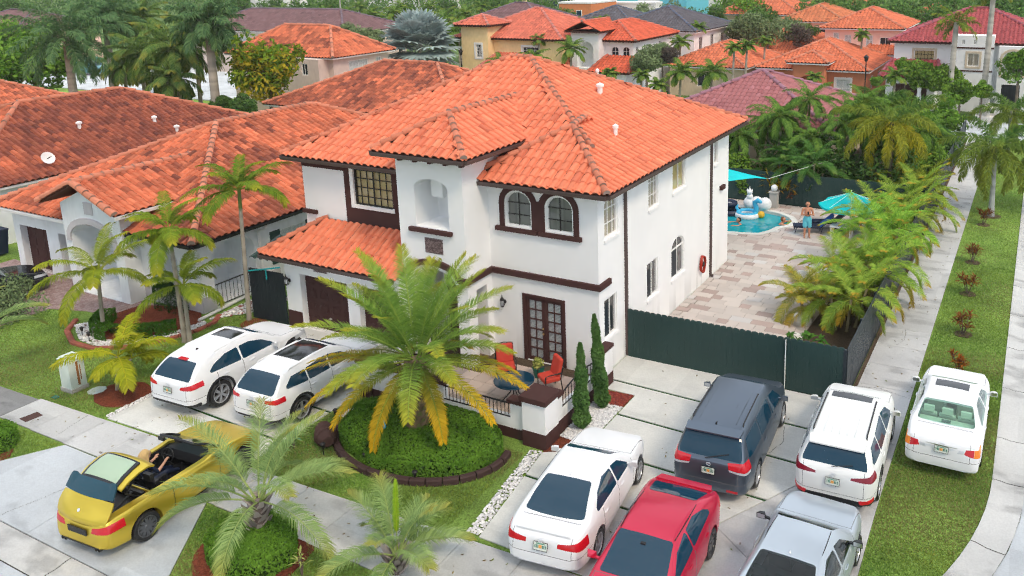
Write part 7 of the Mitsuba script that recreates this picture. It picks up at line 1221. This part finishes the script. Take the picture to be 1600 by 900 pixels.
# bed borders
def border(label, pts, w, h, bsdf, n, name='bed_border', closed=False):
    k = thing(name, label, 'garden edging'); P = A(pts, float); P = np.vstack([P, P[:1]]) if closed else P; L = np.r_[0, np.cumsum(np.linalg.norm(np.diff(P, axis=0), axis=1))]
    for i in range(n):
        t = np.linspace(L[-1]*(i+.03)/n, L[-1]*(i+.97)/n, 4); x, y = np.interp(t, L, P[:, 0]), np.interp(t, L, P[:, 1]); d = np.gradient(np.column_stack([x, y]), axis=0); d /= np.linalg.norm(d, axis=1, keepdims=True); o = np.column_stack([-d[:, 1], d[:, 0]])*w/2; c = np.column_stack([x, y])
        rings = [np.column_stack([c+o*s, np.full(4, z)]) for s, z in ((-1, -.02), (-.9, h*.8), (-.5, h), (.5, h), (.9, h*.8), (1, -.02))]; V = np.stack(rings, 1).reshape(-1, 3)
        put('stone', (V, [[a*6+b, (a+1)*6+b, (a+1)*6+b+1, a*6+b+1] for a in range(3) for b in range(5)]+[[0, 1, 2, 3], [0, 3, 4, 5], [23, 22, 21, 20], [23, 20, 19, 18]]), bsdf, k)
CODED['red_kerb'] = ('painted', (.30, .095, .065)); CODED['dark_kerb'] = ('painted', (.055, .032, .030))
a = np.linspace(math.pi*.93, math.pi*2.07, 30); border('dark brown scalloped stone edging round the oval hedge', np.column_stack([-2.85+2.62*np.cos(a), -6.9+1.86*np.sin(a)]), .20, .17, 'dark_kerb', 19)
border("curving red concrete border of the neighbour's bed", [(-19.9, -6.2), (-19.2, -6.95), (-18, -7.45), (-16.9, -7.42), (-15.9, -6.85), (-15.2, -5.9), (-14.85, -4.9), (-14.9, -4.1), (-15.3, -3.6)], .19, .10, 'red_kerb', 16)
# ---------------------------------------------------------------- garden and terrace things
def chair(label, x, y, rz):
    k = thing('patio_chair', label, 'chair', None); Mx = rotz(rz, (x, y, .11))
    for s in (-1, 1):
        MB().tube([(.27, s*.30, 0), (.26, s*.30, .60), (.12, s*.32, .63), (-.26, s*.31, .62)], .018, 6).tube([(-.30, s*.28, 0), (-.24, s*.28, .42), (-.38, s*.27, 1.0)], .018, 6).moved(Mx).put('frame', 'iron', k)
    MB().tube([(-.38, -.27, 1.0), (-.40, 0, 1.03), (-.38, .27, 1.0)], .018, 6).tube([(.26, -.30, .38), (.26, .30, .38)], .014, 5).moved(Mx).put('cross_rail', 'iron', k)
    def cushion(nm, pts): put(nm, man_arrays(M.batch_hull([M.sphere(.045, 10).translate(tuple(p)) for p in pts]).transform(Mx[:3])), 'cushion_red', k, smooth=40)
    cushion('seat_cushion', [(x_, y_, z_) for x_ in (-.20, .25) for y_ in (-.24, .24) for z_ in (.40, .45)]); cushion('back_cushion', [(x_+dx, y_, z_) for x_, z_ in ((-.21, .52), (-.33, .98)) for y_ in (-.22, .22) for dx in (0, .04)])
chair('red-cushioned chair at the back left of the terrace table', -2.62, -3.12, math.radians(-50)); chair('red-cushioned chair at the right of the terrace table by the french door', -1.0, -3.15, math.radians(-125))
t_ = thing('patio_table', 'round dark glass-topped table between the two red chairs on the terrace', 'table'); o = (-1.55, -4.25, .11)
put('table_top', MB().lathe([(0, .70), (.58, .70), (.60, .71), (.60, .725), (.58, .735), (0, .735)], 40, t=o).arr(), 'glass_dark', t_, smooth=30)
for i in range(4): a = i*math.pi/2+.4; put('leg', MB().tube([(o[0]+.08*math.cos(a), o[1]+.08*math.sin(a), .80), (o[0]+.12*math.cos(a), o[1]+.12*math.sin(a), .45), (o[0]+.40*math.cos(a), o[1]+.40*math.sin(a), .12)], .018, 6).arr(), 'iron', t_)
p_ = thing('potted_plant', 'yellow-green plant in a green pot beside the french door', 'potted plant'); put('pot', MB().lathe([(0, 0), (.13, 0), (.19, .30), (.20, .32), (.17, .32), (.16, .27), (0, .27)], 18, t=(-1.75, -2.6, .11)).arr(), 'pot_green', p_, smooth=30)
CODED['clay'] = ('painted', (.075, .04, .035))
mb = MB(); leaves(mb, (-1.75, -2.6, .58), (.2, .2, .18), 160, .07, (.22, .28, .05), (.50, .52, .16), np.random.default_rng(3), shell=.1); mb.put('leaves', 'leaf', p_, color=True)
c_ = thing('clay_pot', 'big brown clay pot lying on its side on the grass by the driveway', 'pot')
put('pot', MB().lathe([(0, -.34), (.14, -.34), (.24, -.2), (.30, .0), (.27, .2), (.20, .29), (.225, .33), (.225, .36), (.18, .36), (.17, .28), (.22, .15), (.24, 0), (.1, -.28), (0, -.28)]+[], 26, R=np.column_stack([[0, 0, 1], [.55, .83, 0], [-.83, .55, .05]]), t=(-5.05, -8.25, .30)).arr(), 'clay', c_, smooth=40)
for z in (-.12, .0, .12): put('band', MB().lathe([(.295-abs(z)*.2, z-.018), (.315-abs(z)*.2, z), (.295-abs(z)*.2, z+.018)], 26, R=np.column_stack([[0, 0, 1], [.55, .83, 0], [-.83, .55, .05]]), t=(-5.05, -8.25, .30)).arr(), 'clay', c_)
def pathlight(label, x, y, h=.34):
    k = thing('garden_light', label, 'garden lamp'); put('stake', MB().tube([(x, y, -.02), (x, y, h-.1)], .012, 5).arr(), 'iron', k); put('lamp_head', MB().lathe([(0, h-.12), (.035, h-.12), (.05, h-.02), (.075, h), (.05, h+.035), (0, h+.05)], 12, t=(x, y, 0)).arr(), 'iron', k)
for x, y, lb in ((-18.25, -6.95, "dark garden light at the left end of the neighbour's white gravel"), (-17.6, -7.1, "second dark garden light on the neighbour's white gravel"), (-4.75, -8.65, 'small black garden light on the grass right of the clay pot'), (-1.7, -8.55, 'small light at the front of the oval hedge, right'), (-3.4, -8.5, 'small light at the front of the oval hedge, left'), (-5.75, -7.2, 'small dark light on the white pebbles at the left of the oval hedge')): pathlight(lb, x, y)
b_ = thing('utility_box', 'pale green utility box streaked with rust on the left lawn', 'utility box')
put('cabinet', man_arrays(M.hull_points([(x, y, z) for x in (-14.87, -14.35) for y in (-9.62, -9.14) for z in (.12, 1.08)]+[(x, y, 1.14) for x in (-14.84, -14.38) for y in (-9.58, -9.18)])), 'box_green', b_); put('base', MB().box(-14.9, -14.32, -9.65, -9.11, -.05, .13).arr(), 'stone_grey', b_)
put('lid', MB().box(-14.89, -14.33, -9.64, -9.12, 1.06, 1.09).arr(), 'box_green', b_); put('rust_streak', MB().box(-14.352, -14.346, -9.40, -9.33, .2, .98).box(-14.352, -14.347, -9.30, -9.27, .35, .85).arr(), 'rust', b_)
put('cover', MB().lathe([(0, .03), (.26, .03), (.28, .02), (.28, -.02)], 8, t=(-13.85, -9.15, 0)).arr(), 'lid_grey', thing('meter_lid', 'grey-blue plastic lid on the grass beside the mulch ring', 'lid')); put('cover', MB().box(-14.72, -14.5, -10.05, -9.9, -.02, .02).arr(), 'pot_green', thing('meter_lid', 'small green lid in the grass near the utility box', 'lid'))
put('cover', MB().add([[-14.24, -11.22, .036], [-13.86, -11.25, .036], [-13.80, -10.80, .036], [-14.16, -10.76, .036], [-14.24, -11.22, .0], [-13.86, -11.25, .0], [-13.80, -10.80, .0], [-14.16, -10.76, .0]], [[0, 1, 2, 3], [0, 4, 5, 1], [1, 5, 6, 2], [2, 6, 7, 3], [3, 7, 4, 0]]).arr(), 'clay', thing('drain_cover', 'dark brown rectangular cover set in the pavement by the left lawn', 'drain cover'))
bn = thing('wheelie_bin', 'dark blue wheeled bin beside the left garage at the edge of the photo', 'bin'); put('body', man_arrays(M.hull_points([(x, y, z) for x, y, z in ((-31.2, -3.6, .08), (-30.5, -3.6, .08), (-31.2, -3.0, .08), (-30.5, -3.0, .08), (-31.3, -3.7, 1.2), (-30.4, -3.7, 1.2), (-31.3, -2.9, 1.2), (-30.4, -2.9, 1.2))])), 'navy', bn); put('lid', man_arrays(M.hull_points([(x, y, z) for x in (-31.33, -30.37) for y in (-3.75, -2.88) for z in (1.2, 1.26)]+[(-30.9, -3.0, 1.34), (-31.2, -3.0, 1.3)])), 'navy', bn)
put('glass_ornament', MB().sphere((-3.62, -7.5, .55), (.05, .05, .09)).sphere((-3.66, -7.46, .66), (.035, .035, .05)).arr(), 'float_blue', thing('garden_ornament', 'small blue glass ornament in the oval hedge left of the date palm', 'ornament'))
# ---- by the pool
um = thing('parasol', 'open turquoise parasol by the patio fence', 'parasol'); ux, uy = 4.0, 16.2; mb = MB(); n = 8; rim = []
for i in range(n):
    a0, a1 = 2*math.pi*i/n+.2, 2*math.pi*(i+1)/n+.2; ap = A([ux, uy, 2.02]); r_ = 1.5
    P0, P1 = [A([ux+r_*math.cos(a), uy+r_*math.sin(a), 1.40]) for a in (a0, a1)]
    rows = []
    for t in np.linspace(0, 1, 5): rows.append([ap+(P0-ap)*t+(P1-P0)*t*s-A([0, 0, .05*math.sin(math.pi*t)+.07*t*math.sin(math.pi*s)]) for s in np.linspace(0, 1, 5)])
    V = A(rows).reshape(-1, 3); m_ = MB().add(V, [[a*5+b, (a+1)*5+b, (a+1)*5+b+1, a*5+b+1] for a in range(4) for b in range(4)]).add(np.vstack([V[20:], V[20:]-A([0, 0, .10])]), [[b, b+5, b+6, b+1] for b in range(4)]); m_.put('panel', 'umb', um)
    MB().tube([ap-A([0, 0, .04]), P0-A([0, 0, .02])], .010, 5).put('rib', 'frame_white', um)
put('pole', MB().tube([(ux, uy, .03), (ux, uy, 2.1)], .022, 8).arr(), 'frame_white', um); put('base', MB().lathe([(0, .03), (.28, .03), (.28, .09), (.05, .13), (0, .13)], 18, t=(ux, uy, 0)).arr(), 'stone_grey', um)
put('body', MB().box(3.3, 4.3, 15.5, 15.85, .40, .44).box(3.35, 3.4, 15.5, 15.85, .03, .4).box(4.2, 4.25, 15.5, 15.85, .03, .4).arr(), 'float_white', thing('patio_bench', 'white low table under the turquoise parasol', 'table')) if False else None
wt_ = thing('patio_table', 'white low table in the shade of the turquoise parasol', 'table'); put('table_top', MB().box(3.3, 4.3, 15.0, 15.6, .52, .56).arr(), 'float_white', wt_)
for x in (3.36, 4.24):
    for y in (15.06, 15.54): put('leg', MB().box(x-.03, x+.03, y-.03, y+.03, .03, .52).arr(), 'float_white', wt_)
def lounger(label, x, y, rz, cloth):
    k = thing('sun_lounger', label, 'sun lounger'); Mx = rotz(rz, (x, y, .035)); fr = MB()
    for s in (-.3, .3): fr.tube([(-.95, s, .30), (.3, s, .30), (.9, s, .85)], .022, 6)
    for xx in (-.8, .4):
        for s in (-.3, .3): fr.tube([(xx, s, .30), (xx-.08, s, 0)], .020, 5)
    fr.moved(Mx).put('frame', 'navy', k); put('seat', man_arrays(M.hull_points([(a, b, c) for a in (-.95, .32) for b in (-.28, .28) for c in (.315, .35)]).transform(Mx[:3])), 'navy', k); put('backrest', man_arrays(M.hull_points([(a-.02*q, b, c+.03*q) for a, c in ((.30, .32), (.92, .90)) for b in (-.28, .28) for q in (0, 1)]).transform(Mx[:3])), cloth, k)
lounger('dark sun lounger with a blue raised back behind the standing man', 2.45, 15.45, math.radians(18), 'blue_cloth'); lounger('dark sun lounger at the far side of the one with a blue back', 2.9, 16.4, math.radians(18), 'navy')
sl = thing('shade_sail', 'turquoise triangular shade sail stretched from the house wall over the pool', 'shade sail'); a, b, c = A([.02, 9.3, 3.62]), A([-5.2, 13.6, 3.9]), A([.25, 15.2, 2.50]); V, F, i0 = [], [], {}
for i in range(9):
    for j in range(9-i):
        u, v = i/8, j/8; w = 1-u-v; p = a*w+b*u+c*v-A([0, 0, 1.4*w*u*v*3]); g0 = (a+b+c)/3; e_ = min(u, v, w); p = p+(g0-p)*(.16*(1-min(1, e_*6))*min(1, 8*max(u*v, v*w, u*w))); i0[(i, j)] = len(V); V.append(p)
for i in range(8):
    for j in range(8-i):
        F.append([i0[(i, j)], i0[(i+1, j)], i0[(i, j+1)]])
        if i+j < 7: F.append([i0[(i+1, j)], i0[(i+1, j+1)], i0[(i, j+1)]])
put('cloth', (A(V), A(F)), 'umb', sl, smooth=True); put('rope', MB().tube([c, (2.3, 22.7, 2.2)], .012, 5).arr(), 'float_white', sl); put('rope', MB().tube([b, (-6.5, 19.4, 3.9)], .012, 5).arr(), 'float_white', sl); put('bracket', MB().box(-.01, .12, 9.0, 9.45, 3.45, 3.62).arr(), 'brown_paint', sl)
pl_ = thing('lamp_pillar', 'square stone pillar topped with a white ball lamp at the back of the pool', 'lamp'); put('pillar', MB().box(-.62, -.22, 18.5, 18.9, .0, .85).box(-.66, -.18, 18.46, 18.94, .85, .92).arr(), 'stone_grey', pl_); put('globe', MB().sphere((-.42, 18.7, 1.10), (.18, .18, .18), k=12).arr(), 'float_white', pl_, smooth=True)
def torus(mb, ctr, R_, r_, R=None, n=28, squash=1.): mb.tube([A(ctr)+A([R_*math.cos(a), R_*math.sin(a), 0]) for a in np.linspace(0, 2*math.pi, n)], r_, 9)
f1 = thing('pool_float', 'white puffy inflatable with rounded lobes on the far edge of the pool', 'pool inflatable'); put('body', man_arrays(M.batch_boolean([M.sphere(r_, 24).translate(p) for r_, p in ((.36, (-.75, 18.15, .32)), (.34, (-1.2, 18.25, .32)), (.32, (-1.6, 18.2, .30)), (.17, (-1.55, 18.1, .66)), (.15, (-1.55, 18.05, .92)))], m3.OpType.Add)), 'float_white', f1, smooth=50); put('horn', MB().lathe([(0, 0), (.06, 0), (.0, .2)], 10, t=(-1.55, 18.05, 1.05)).lathe([(0, 0), (.05, 0), (0, .14)], 8, t=(-1.68, 18.05, .98)).lathe([(0, 0), (.05, 0), (0, .14)], 8, t=(-1.42, 18.05, .98)).arr(), 'float_white', f1)
f2 = thing('pool_float', 'blue and white ring float with a curved blue neck on the pool', 'pool inflatable'); mb = MB(); torus(mb, (-1.35, 17.05, -.02), .48, .17); mb.put('ring', 'float_white', f2, smooth=40); mb = MB(); torus(mb, (-1.35, 17.05, .07), .46, .12); mb.put('stripe', 'float_blue', f2, smooth=40); put('neck', MB().tube([(-.95, 17.1, .0), (-.88, 17.1, .38), (-.98, 17.1, .68), (-.80, 17.08, .80), (-.60, 17.05, .72)], [.15, .13, .12, .13, .07], 10).tube([(-1.8, 17.1, .05), (-1.95, 17.1, .3), (-1.85, 17.1, .45)], [.1, .08, .03], 8).arr(), 'float_blue', f2, smooth=40)
put('ball', MB().sphere((-.62, 17.1, .06), (.18, .18, .18), k=12).arr(), 'yellow', thing('beach_ball', 'small yellow ball beside the blue ring float', 'ball'), smooth=True)
f3 = thing('pool_float', 'dark navy lounge float at the edge of the pool next to the house', 'pool inflatable'); mb = MB(); torus(mb, (-2.35, 17.2, .0), .5, .16); torus(mb, (-2.5, 17.5, .35), .34, .13); mb.put('tube', 'navy', f3, smooth=40); put('pillow', MB().sphere((-2.4, 17.45, .3), (.3, .22, .12)).arr(), 'float_white', f3, smooth=True)
for x, y, s, lb in ((3.75, 7.6, .42, 'white boulder farthest back at the edge of the palm bed'), (4.55, 5.0, .40, 'pale boulder half hidden under the low areca palm'), (3.55, 9.2, .38, 'pale boulder at the patio edge behind the boulder under the palm'), (4.75, 3.5, .28, 'small pale boulder near the front fence')):
    m_ = trimesh.creation.icosphere(3); v_ = A(m_.vertices); v_ = v_*(1+.35*(meshkit.fbm(v_*1.3+x)[:, None]-.5))*A([s, s*.8, s*.75])+A([x, y, s*.35]); put('stone', (v_, A(m_.faces)), 'boulder', thing('boulder', lb, 'boulder'), smooth=True)
# ---------------------------------------------------------------- people
def bones(chains, ref=.022, it=12):
    parts = []
    for ch in chains:
        for (p, r_), (q, s_) in zip(ch[:-1], ch[1:]): parts.append(M.hull([M.sphere(r_, 14).translate(tuple(map(float, p))), M.sphere(s_, 14).translate(tuple(map(float, q)))]) if False else M.batch_hull([M.sphere(r_, 14).translate(tuple(map(float, p))), M.sphere(s_, 14).translate(tuple(map(float, q)))]))
    m = M.batch_boolean(parts, m3.OpType.Add).refine_to_length(ref); v, f = man_arrays(m); tm = trimesh.Trimesh(v, f, process=True); trimesh.smoothing.filter_taubin(tm, iterations=it); return A(tm.vertices), A(tm.faces)
def hand(w, d, up, side):
    """palm, four unequal bent fingers and a thumb from the wrist w, pointing along d"""
    w, d, up = A(w, float), A(d, float)/np.linalg.norm(d), A(up, float); s = np.cross(d, up)*side; out = [[(w, .028), (w+d*.05, .032), (w+d*.085, .030)]]
    for i, l in enumerate((.068, .078, .072, .056)):
        b = w+d*.085+s*(.030-.020*i); out.append([(b, .010), (b+d*l*.5-up*.012, .009), (b+d*l*.85-up*.04, .008)])
    out.append([(w+d*.03+s*.032, .012), (w+d*.06+s*.058-up*.01, .010), (w+d*.09+s*.050-up*.025, .009)]); return out
def headmesh(c, f, r_=.098):
    """skull, jaw, nose, ears; f is the facing direction in plan"""
    c = A(c, float); f = A([f[0], f[1], 0.])/math.hypot(*f[:2]); s = A([-f[1], f[0], 0]); z = A([0, 0, 1.])
    return [[(c+z*.03-f*.012, r_), (c+z*.02+f*.02, r_*.88)], [(c-z*.03+f*.03, r_*.72), (c-z*.085+f*.055, r_*.42)], [(c+f*.105, .014), (c+f*.115-z*.02, .016)], [(c+s*.092, .018), (c+s*.097-z*.03, .015)], [(c-s*.092, .018), (c-s*.097-z*.03, .015)]]
def face(c, f, k):
    c = A(c, float); f = A([f[0], f[1], 0.])/math.hypot(*f[:2]); s = A([-f[1], f[0], 0]); z = A([0, 0, 1.]); mb = MB()
    for q in (-1, 1): mb.sphere(c+f*.098+s*q*.034+z*.012, (.013, .013, .009), (.02, .015, .012), k=6); mb.tube([c+f*.100+s*q*.018+z*.036, c+f*.096+s*q*.052+z*.036], .006, 5, (.05, .03, .02))
    mb.tube([c+f*.098-s*.024-z*.052, c+f*.104-z*.053, c+f*.098+s*.024-z*.052], .007, 5, (.35, .10, .08)); mb.put('face', 'vcol', k, color=True)
SK = (.52, .25, .16)
def tint(v, c=SK): return np.tile(A(c), (len(v), 1))*(.94+.12*meshkit.noise(v*18)[:, None])
def man():
    k = thing('person', 'bare-chested person in pale blue shorts standing on the patio holding a phone', 'person'); x, y = 2.36, 14.55; fd = A([.35, -.94, 0]); s = A([.94, .35, 0]); z = A([0, 0, 1.]); o = A([x, y, .04]); P = lambda a, b, h: o+s*a+fd*b+z*h
    ch = [[(P(0, 0, .90), .145), (P(0, 0, 1.05), .135), (P(0, .01, 1.25), .155), (P(0, 0, 1.36), .13)], [(P(-.19, 0, 1.38), .065), (P(0, 0, 1.40), .075), (P(.19, 0, 1.38), .065)], [(P(0, 0, 1.40), .062), (P(0, .02, 1.52), .052)], *headmesh(P(0, .03, 1.61), fd)]
    for q in (-1, 1):
        ch.append([(P(q*.20, 0, 1.37), .058), (P(q*.27, .03, 1.10), .046), (P(q*.10, .25, 1.20), .030)]); ch += hand(P(q*.10, .25, 1.20), fd*.3+s*(-q)*.6+z*.5, fd, q)
        ch.append([(P(q*.09, 0, .88), .095), (P(q*.10, .02, .50), .062), (P(q*.11, 0, .09), .040)]); ch.append([(P(q*.11, -.03, .045), .04), (P(q*.13, .15, .030), .030)])
    v, f = bones(ch); put('body', (v, f), 'skin', k, smooth=True, color=tint(v))
    sh = [[(P(0, 0, .98), .160), (P(0, 0, .86), .160)]]+[[(P(q*.09, 0, .88), .118), (P(q*.105, .02, .56), .100)] for q in (-1, 1)]; v, f = bones(sh); put('shorts', (v, f), 'sky_cloth', k, smooth=True)
    v, f = bones([[(P(0, .0, 1.665), .090), (P(0, -.02, 1.64), .098)]]); put('hair', (v, f), 'vcol', k, smooth=True, color=np.tile(A([.06, .035, .02]), (len(v), 1))); face(P(0, .03, 1.61), fd, k)
    put('handset', M_to(mbox(-.035, .035, -.006, .006, -.07, .07), P(0, .33, 1.27)), 'black_gloss', thing('mobile_phone', 'black phone held up by the bare-chested person', 'phone'))
def M_to(m, p): return man_arrays(m.translate(tuple(map(float, p))))
man()
def swimmer(label, x, y, fd, hair, z0=-.12, bent=.5):
    k = thing('person', label, 'person'); fd = A(fd, float); s = A([-fd[1], fd[0], 0]); z = A([0, 0, 1.]); o = A([x, y, z0]); P = lambda a, b, h: o+s*a+fd*b+z*h
    ch = [[(P(0, -.25, -.45), .14), (P(0, -.08, -.12), .15)], [(P(-.18, -.06, -.02), .06), (P(.18, -.06, -.02), .06)], [(P(0, -.04, .0), .055), (P(0, 0, .11), .05)], *headmesh(P(0, .01, .20), fd)]
    for q in (-1, 1): ch.append([(P(q*.19, -.06, -.02), .055), (P(q*.34, .15, .0), .042), (P(q*.30, .38, .03), .030)]); ch += hand(P(q*.30, .38, .03), fd, z, q)
    v, f = bones(ch); put('body', (v, f), 'skin', k, smooth=True, color=tint(v)); v, f = bones([[(P(0, -.02, .255), .092), (P(0, -.04, .20), .10)]]); put('hair', (v, f), 'vcol', k, smooth=True, color=np.tile(A(hair), (len(v), 1))); face(P(0, .01, .20), fd, k)
swimmer('dark-haired person swimming in the middle of the pool', -1.35, 15.7, (-.8, -.6, 0), (.02, .014, .012)); swimmer('person resting arms on the rim at the right end of the pool', .72, 16.4, (.95, .25, 0), (.18, .08, .04), z0=-.02)
def driver():
    k = thing('person', 'blonde person in a navy top at the wheel of the gold convertible', 'person'); Cm = rotz(math.radians(94), (-6.80, -11.63, .035)); fd = A([1., 0, 0]); s = A([0, 1., 0]); z = A([0, 0, 1.]); P = lambda a, b, h: A([-.32+b, .36+a, h])
    Wt = lambda ch: [[(Cm[:3, :3] @ p+Cm[:3, 3], r_) for p, r_ in c] for c in ch]; fw2 = Cm[:3, :3] @ fd
    body = [[(P(0, -.08, .58), .15), (P(0, -.06, .75), .14), (P(0, -.02, .95), .145)], [(P(-.17, -.02, 1.0), .062), (P(.17, -.02, 1.0), .062)]]+[[(P(q*.18, -.02, .99), .055), (P(q*.24, .12, .76), .044)] for q in (-1, 1)]; v, f = bones(Wt([[(P(q*.10, .0, .50), .085), (P(q*.12, .45, .54), .065), (P(q*.12, .75, .42), .045)] for q in (-1, 1)]+[[(P(-.1, 0, .5), .1), (P(.1, 0, .5), .1)]])); put('trousers', (v, f), 'navy', k, smooth=True); v, f = bones(Wt(body)); put('top', (v, f), 'navy', k, smooth=True)
    sk = [[(P(0, 0, 1.0), .052), (P(0, .03, 1.12), .048)], *headmesh(P(0, .05, 1.20), fd)]
    for q in (-1, 1): sk.append([(P(q*.24, .12, .76), .042), (P(q*.18, .38, .86), .030)]); sk += hand(P(q*.18, .38, .86), fd*.6+z*.5, z, q)
    v, f = bones(Wt(sk)); put('body', (v, f), 'skin', k, smooth=True, color=tint(v, (.50, .28, .19)))
    hr = [[(P(0, .02, 1.25), .112), (P(0, -.03, 1.20), .122), (P(0, -.07, 1.06), .110), (P(0, -.07, .92), .06)]]+[[(P(q*.07, .0, 1.22), .055), (P(q*.10, -.02, 1.08), .05), (P(q*.09, -.03, .95), .03)] for q in (-1, 1)]; v, f = bones(Wt(hr)); put('hair', (v, f), 'vcol', k, smooth=True, color=tint(v, (.52, .36, .16)))
    mb = MB(); c0 = Cm[:3, :3] @ P(0, .05, 1.20)+Cm[:3, 3]; face(c0, fw2[:2], k)
driver()
# ---------------------------------------------------------------- street furniture in the distance
def lamp(label, x, y, h):
    k = thing('street_lamp', label, 'street lamp'); put('post', MB().tube([(x, y, -.2), (x, y, h)], [.07, .045], 8).arr(), 'iron', k); put('head', MB().lathe([(0, h), (.10, h), (.20, h+.35), (.24, h+.38), (.08, h+.52), (0, h+.58)], 10, t=(x, y, 0)).arr(), 'iron', k); put('globe', MB().lathe([(0, h+.04), (.095, h+.04), (.185, h+.34), (0, h+.34)], 10, t=(x, y, 0)).arr(), 'float_white', k)
lamp('black street lamp by the lawn at the upper left behind the roofs', -80, 29, 3.4); lamp('street lamp in front of the yellow house', -39, 43.2, 4.3); lamp('tall street lamp at the corner of the rust-red house', -1.5, 49, 4.4)
sg = thing('road_sign', 'small red octagonal road sign on the far street at the upper left', 'road sign'); put('post', MB().tube([(-76, 34.5, -.1), (-76, 34.5, 2.2)], .04, 6).arr(), 'iron', sg); put('plate', MB().lathe([(0, -.01), (.38, -.01), (.38, .01), (0, .01)], 8, R=np.column_stack([[.8, .6, 0], [0, 0, 1], [.6, -.8, 0]]), t=(-75.95, 34.4, 2.3)).arr(), 'red_plastic', sg)
gb = thing('roadside_cabinet', 'green roadside box next to the parked teal suv on the far street', 'utility box'); put('body', man_arrays(M.hull_points([(x, y, z) for x in (-101.5, -99.8) for y in (43.5, 45) for z in (0, 1.7)]+[(-100.6, 44.2, 2.2)])), 'pot_green', gb)
fo = thing('fountain', 'tiered pale stone fountain before the white house with the dark red roof', 'fountain'); put('basins', MB().lathe([(0, -.1), (1.0, -.1), (1.05, .4), (.9, .42), (.85, .25), (.2, .25), (.15, .9), (.7, 1.05), (.68, 1.12), (.14, 1.05), (.12, 1.7), (.42, 1.85), (.4, 1.92), (.1, 1.88), (.09, 2.3), (0, 2.5)], 20, t=(8.0, 49.5, 0)).arr(), 'boulder', fo, smooth=30)
st_ = thing('statue', 'slim white statue on a column in the garden of the white house', 'statue'); put('column', MB().lathe([(0, 0), (.3, 0), (.22, .2), (.18, 1.4), (.26, 1.5), (0, 1.5)], 12, t=(2.7, 50, 0)).arr(), 'float_white', st_); put('figure', MB().lathe([(0, 1.5), (.2, 1.5), (.14, 1.9), (.2, 2.3), (.08, 2.45), (.12, 2.6), (0, 2.75)], 12, t=(2.7, 50, 0)).arr(), 'float_white', st_, smooth=True)
put('pole', MB().tube([(-85, 74, -.2), (-85, 74, 8.5)], .12, 6).arr(), 'stone_grey', thing('flag_pole', 'thin grey pole rising above the purple-brown terrace roof', 'pole'))

# fallen leaves and hairline cracks on the paving
mb = MB(); r_ = np.random.default_rng(21)
for i in range(420):
    q = r_.random()
    x, y = (7.3+1.5*r_.random(), -3+30*r_.random()) if q < .35 else ((1.5+5.6*r_.random(), -9*r_.random()) if q < .55 else ((-14+17*r_.random(), -11.3+1.5*r_.random()) if q < .8 else (-12+5.5*r_.random(), -3.2-6.4*r_.random())))
    a = r_.random()*6.28; l = .02+.04*r_.random(); d = A([math.cos(a), math.sin(a), .25*r_.random()])*l; o = A([-math.sin(a), math.cos(a), 0])*l*.35; p = A([x, y, .038])
    mb.add([p-d*A([1, 1, 0]), p+o, p+d, p-o], [[0, 1, 2], [0, 2, 3]], A([[.20, .13, .05], [.30, .22, .06], [.12, .09, .04], [.16, .20, .05]][r_.integers(4)]))
k = mb.put('fallen_leaf', 'leaf', color=True, kind='stuff'); labels[k].update(label='scattered small dry leaves on the pavements and drives', category='fallen leaves')
def crack(holder, pts, z=.0335, w=.007):
    P = A(pts, float); n = len(P)*5; t = np.linspace(0, len(P)-1, n); x, y = np.interp(t, np.arange(len(P)), P[:, 0]), np.interp(t, np.arange(len(P)), P[:, 1]); x = x+.035*(r_.random(n)-.5); y = y+.035*(r_.random(n)-.5); d = np.gradient(np.column_stack([x, y]), axis=0); d /= np.linalg.norm(d, axis=1, keepdims=True); o = np.column_stack([-d[:, 1], d[:, 0]])*w*(.4+.9*r_.random((n, 1)))
    V = np.stack([np.column_stack([x, y])-o, np.column_stack([x, y])+o], 1).reshape(-1, 2); put('crack', (np.column_stack([V, np.full(len(V), z)]), [[2*i, 2*i+2, 2*i+3, 2*i+1] for i in range(n-1)]), 'joint_dark', holder)
crack('side_pavement', [(7.3, 1.2), (7.9, 1.35), (8.8, 1.1)]); crack('side_pavement', [(7.3, 8.1), (8.0, 8.5), (8.8, 8.3)]); crack('side_pavement', [(7.9, 4.6), (8.1, 5.2), (8.0, 6.0)]); crack('corner_pavement', [(5.6, -8.2), (6.2, -9.0), (6.4, -10.3)])
crack('front_pavement', [(-1.1, -9.75), (-.8, -10.5), (-1.0, -11.38)]); crack('front_pavement', [(-8.3, -10.0), (-8.0, -10.7), (-8.2, -11.35)]); crack('front_pavement', [(-12.6, -10.2), (-12.3, -11.3)]); crack('apron', [(-9.9, -11.6), (-9.5, -12.5), (-9.9, -14.0)]); crack('parking_pad', [(2.0, -7.2), (2.6, -8.1), (2.4, -9.2)], .0375); crack('parking_pad', [(5.9, -2.0), (6.1, -2.8), (5.9, -3.4)], .0375)
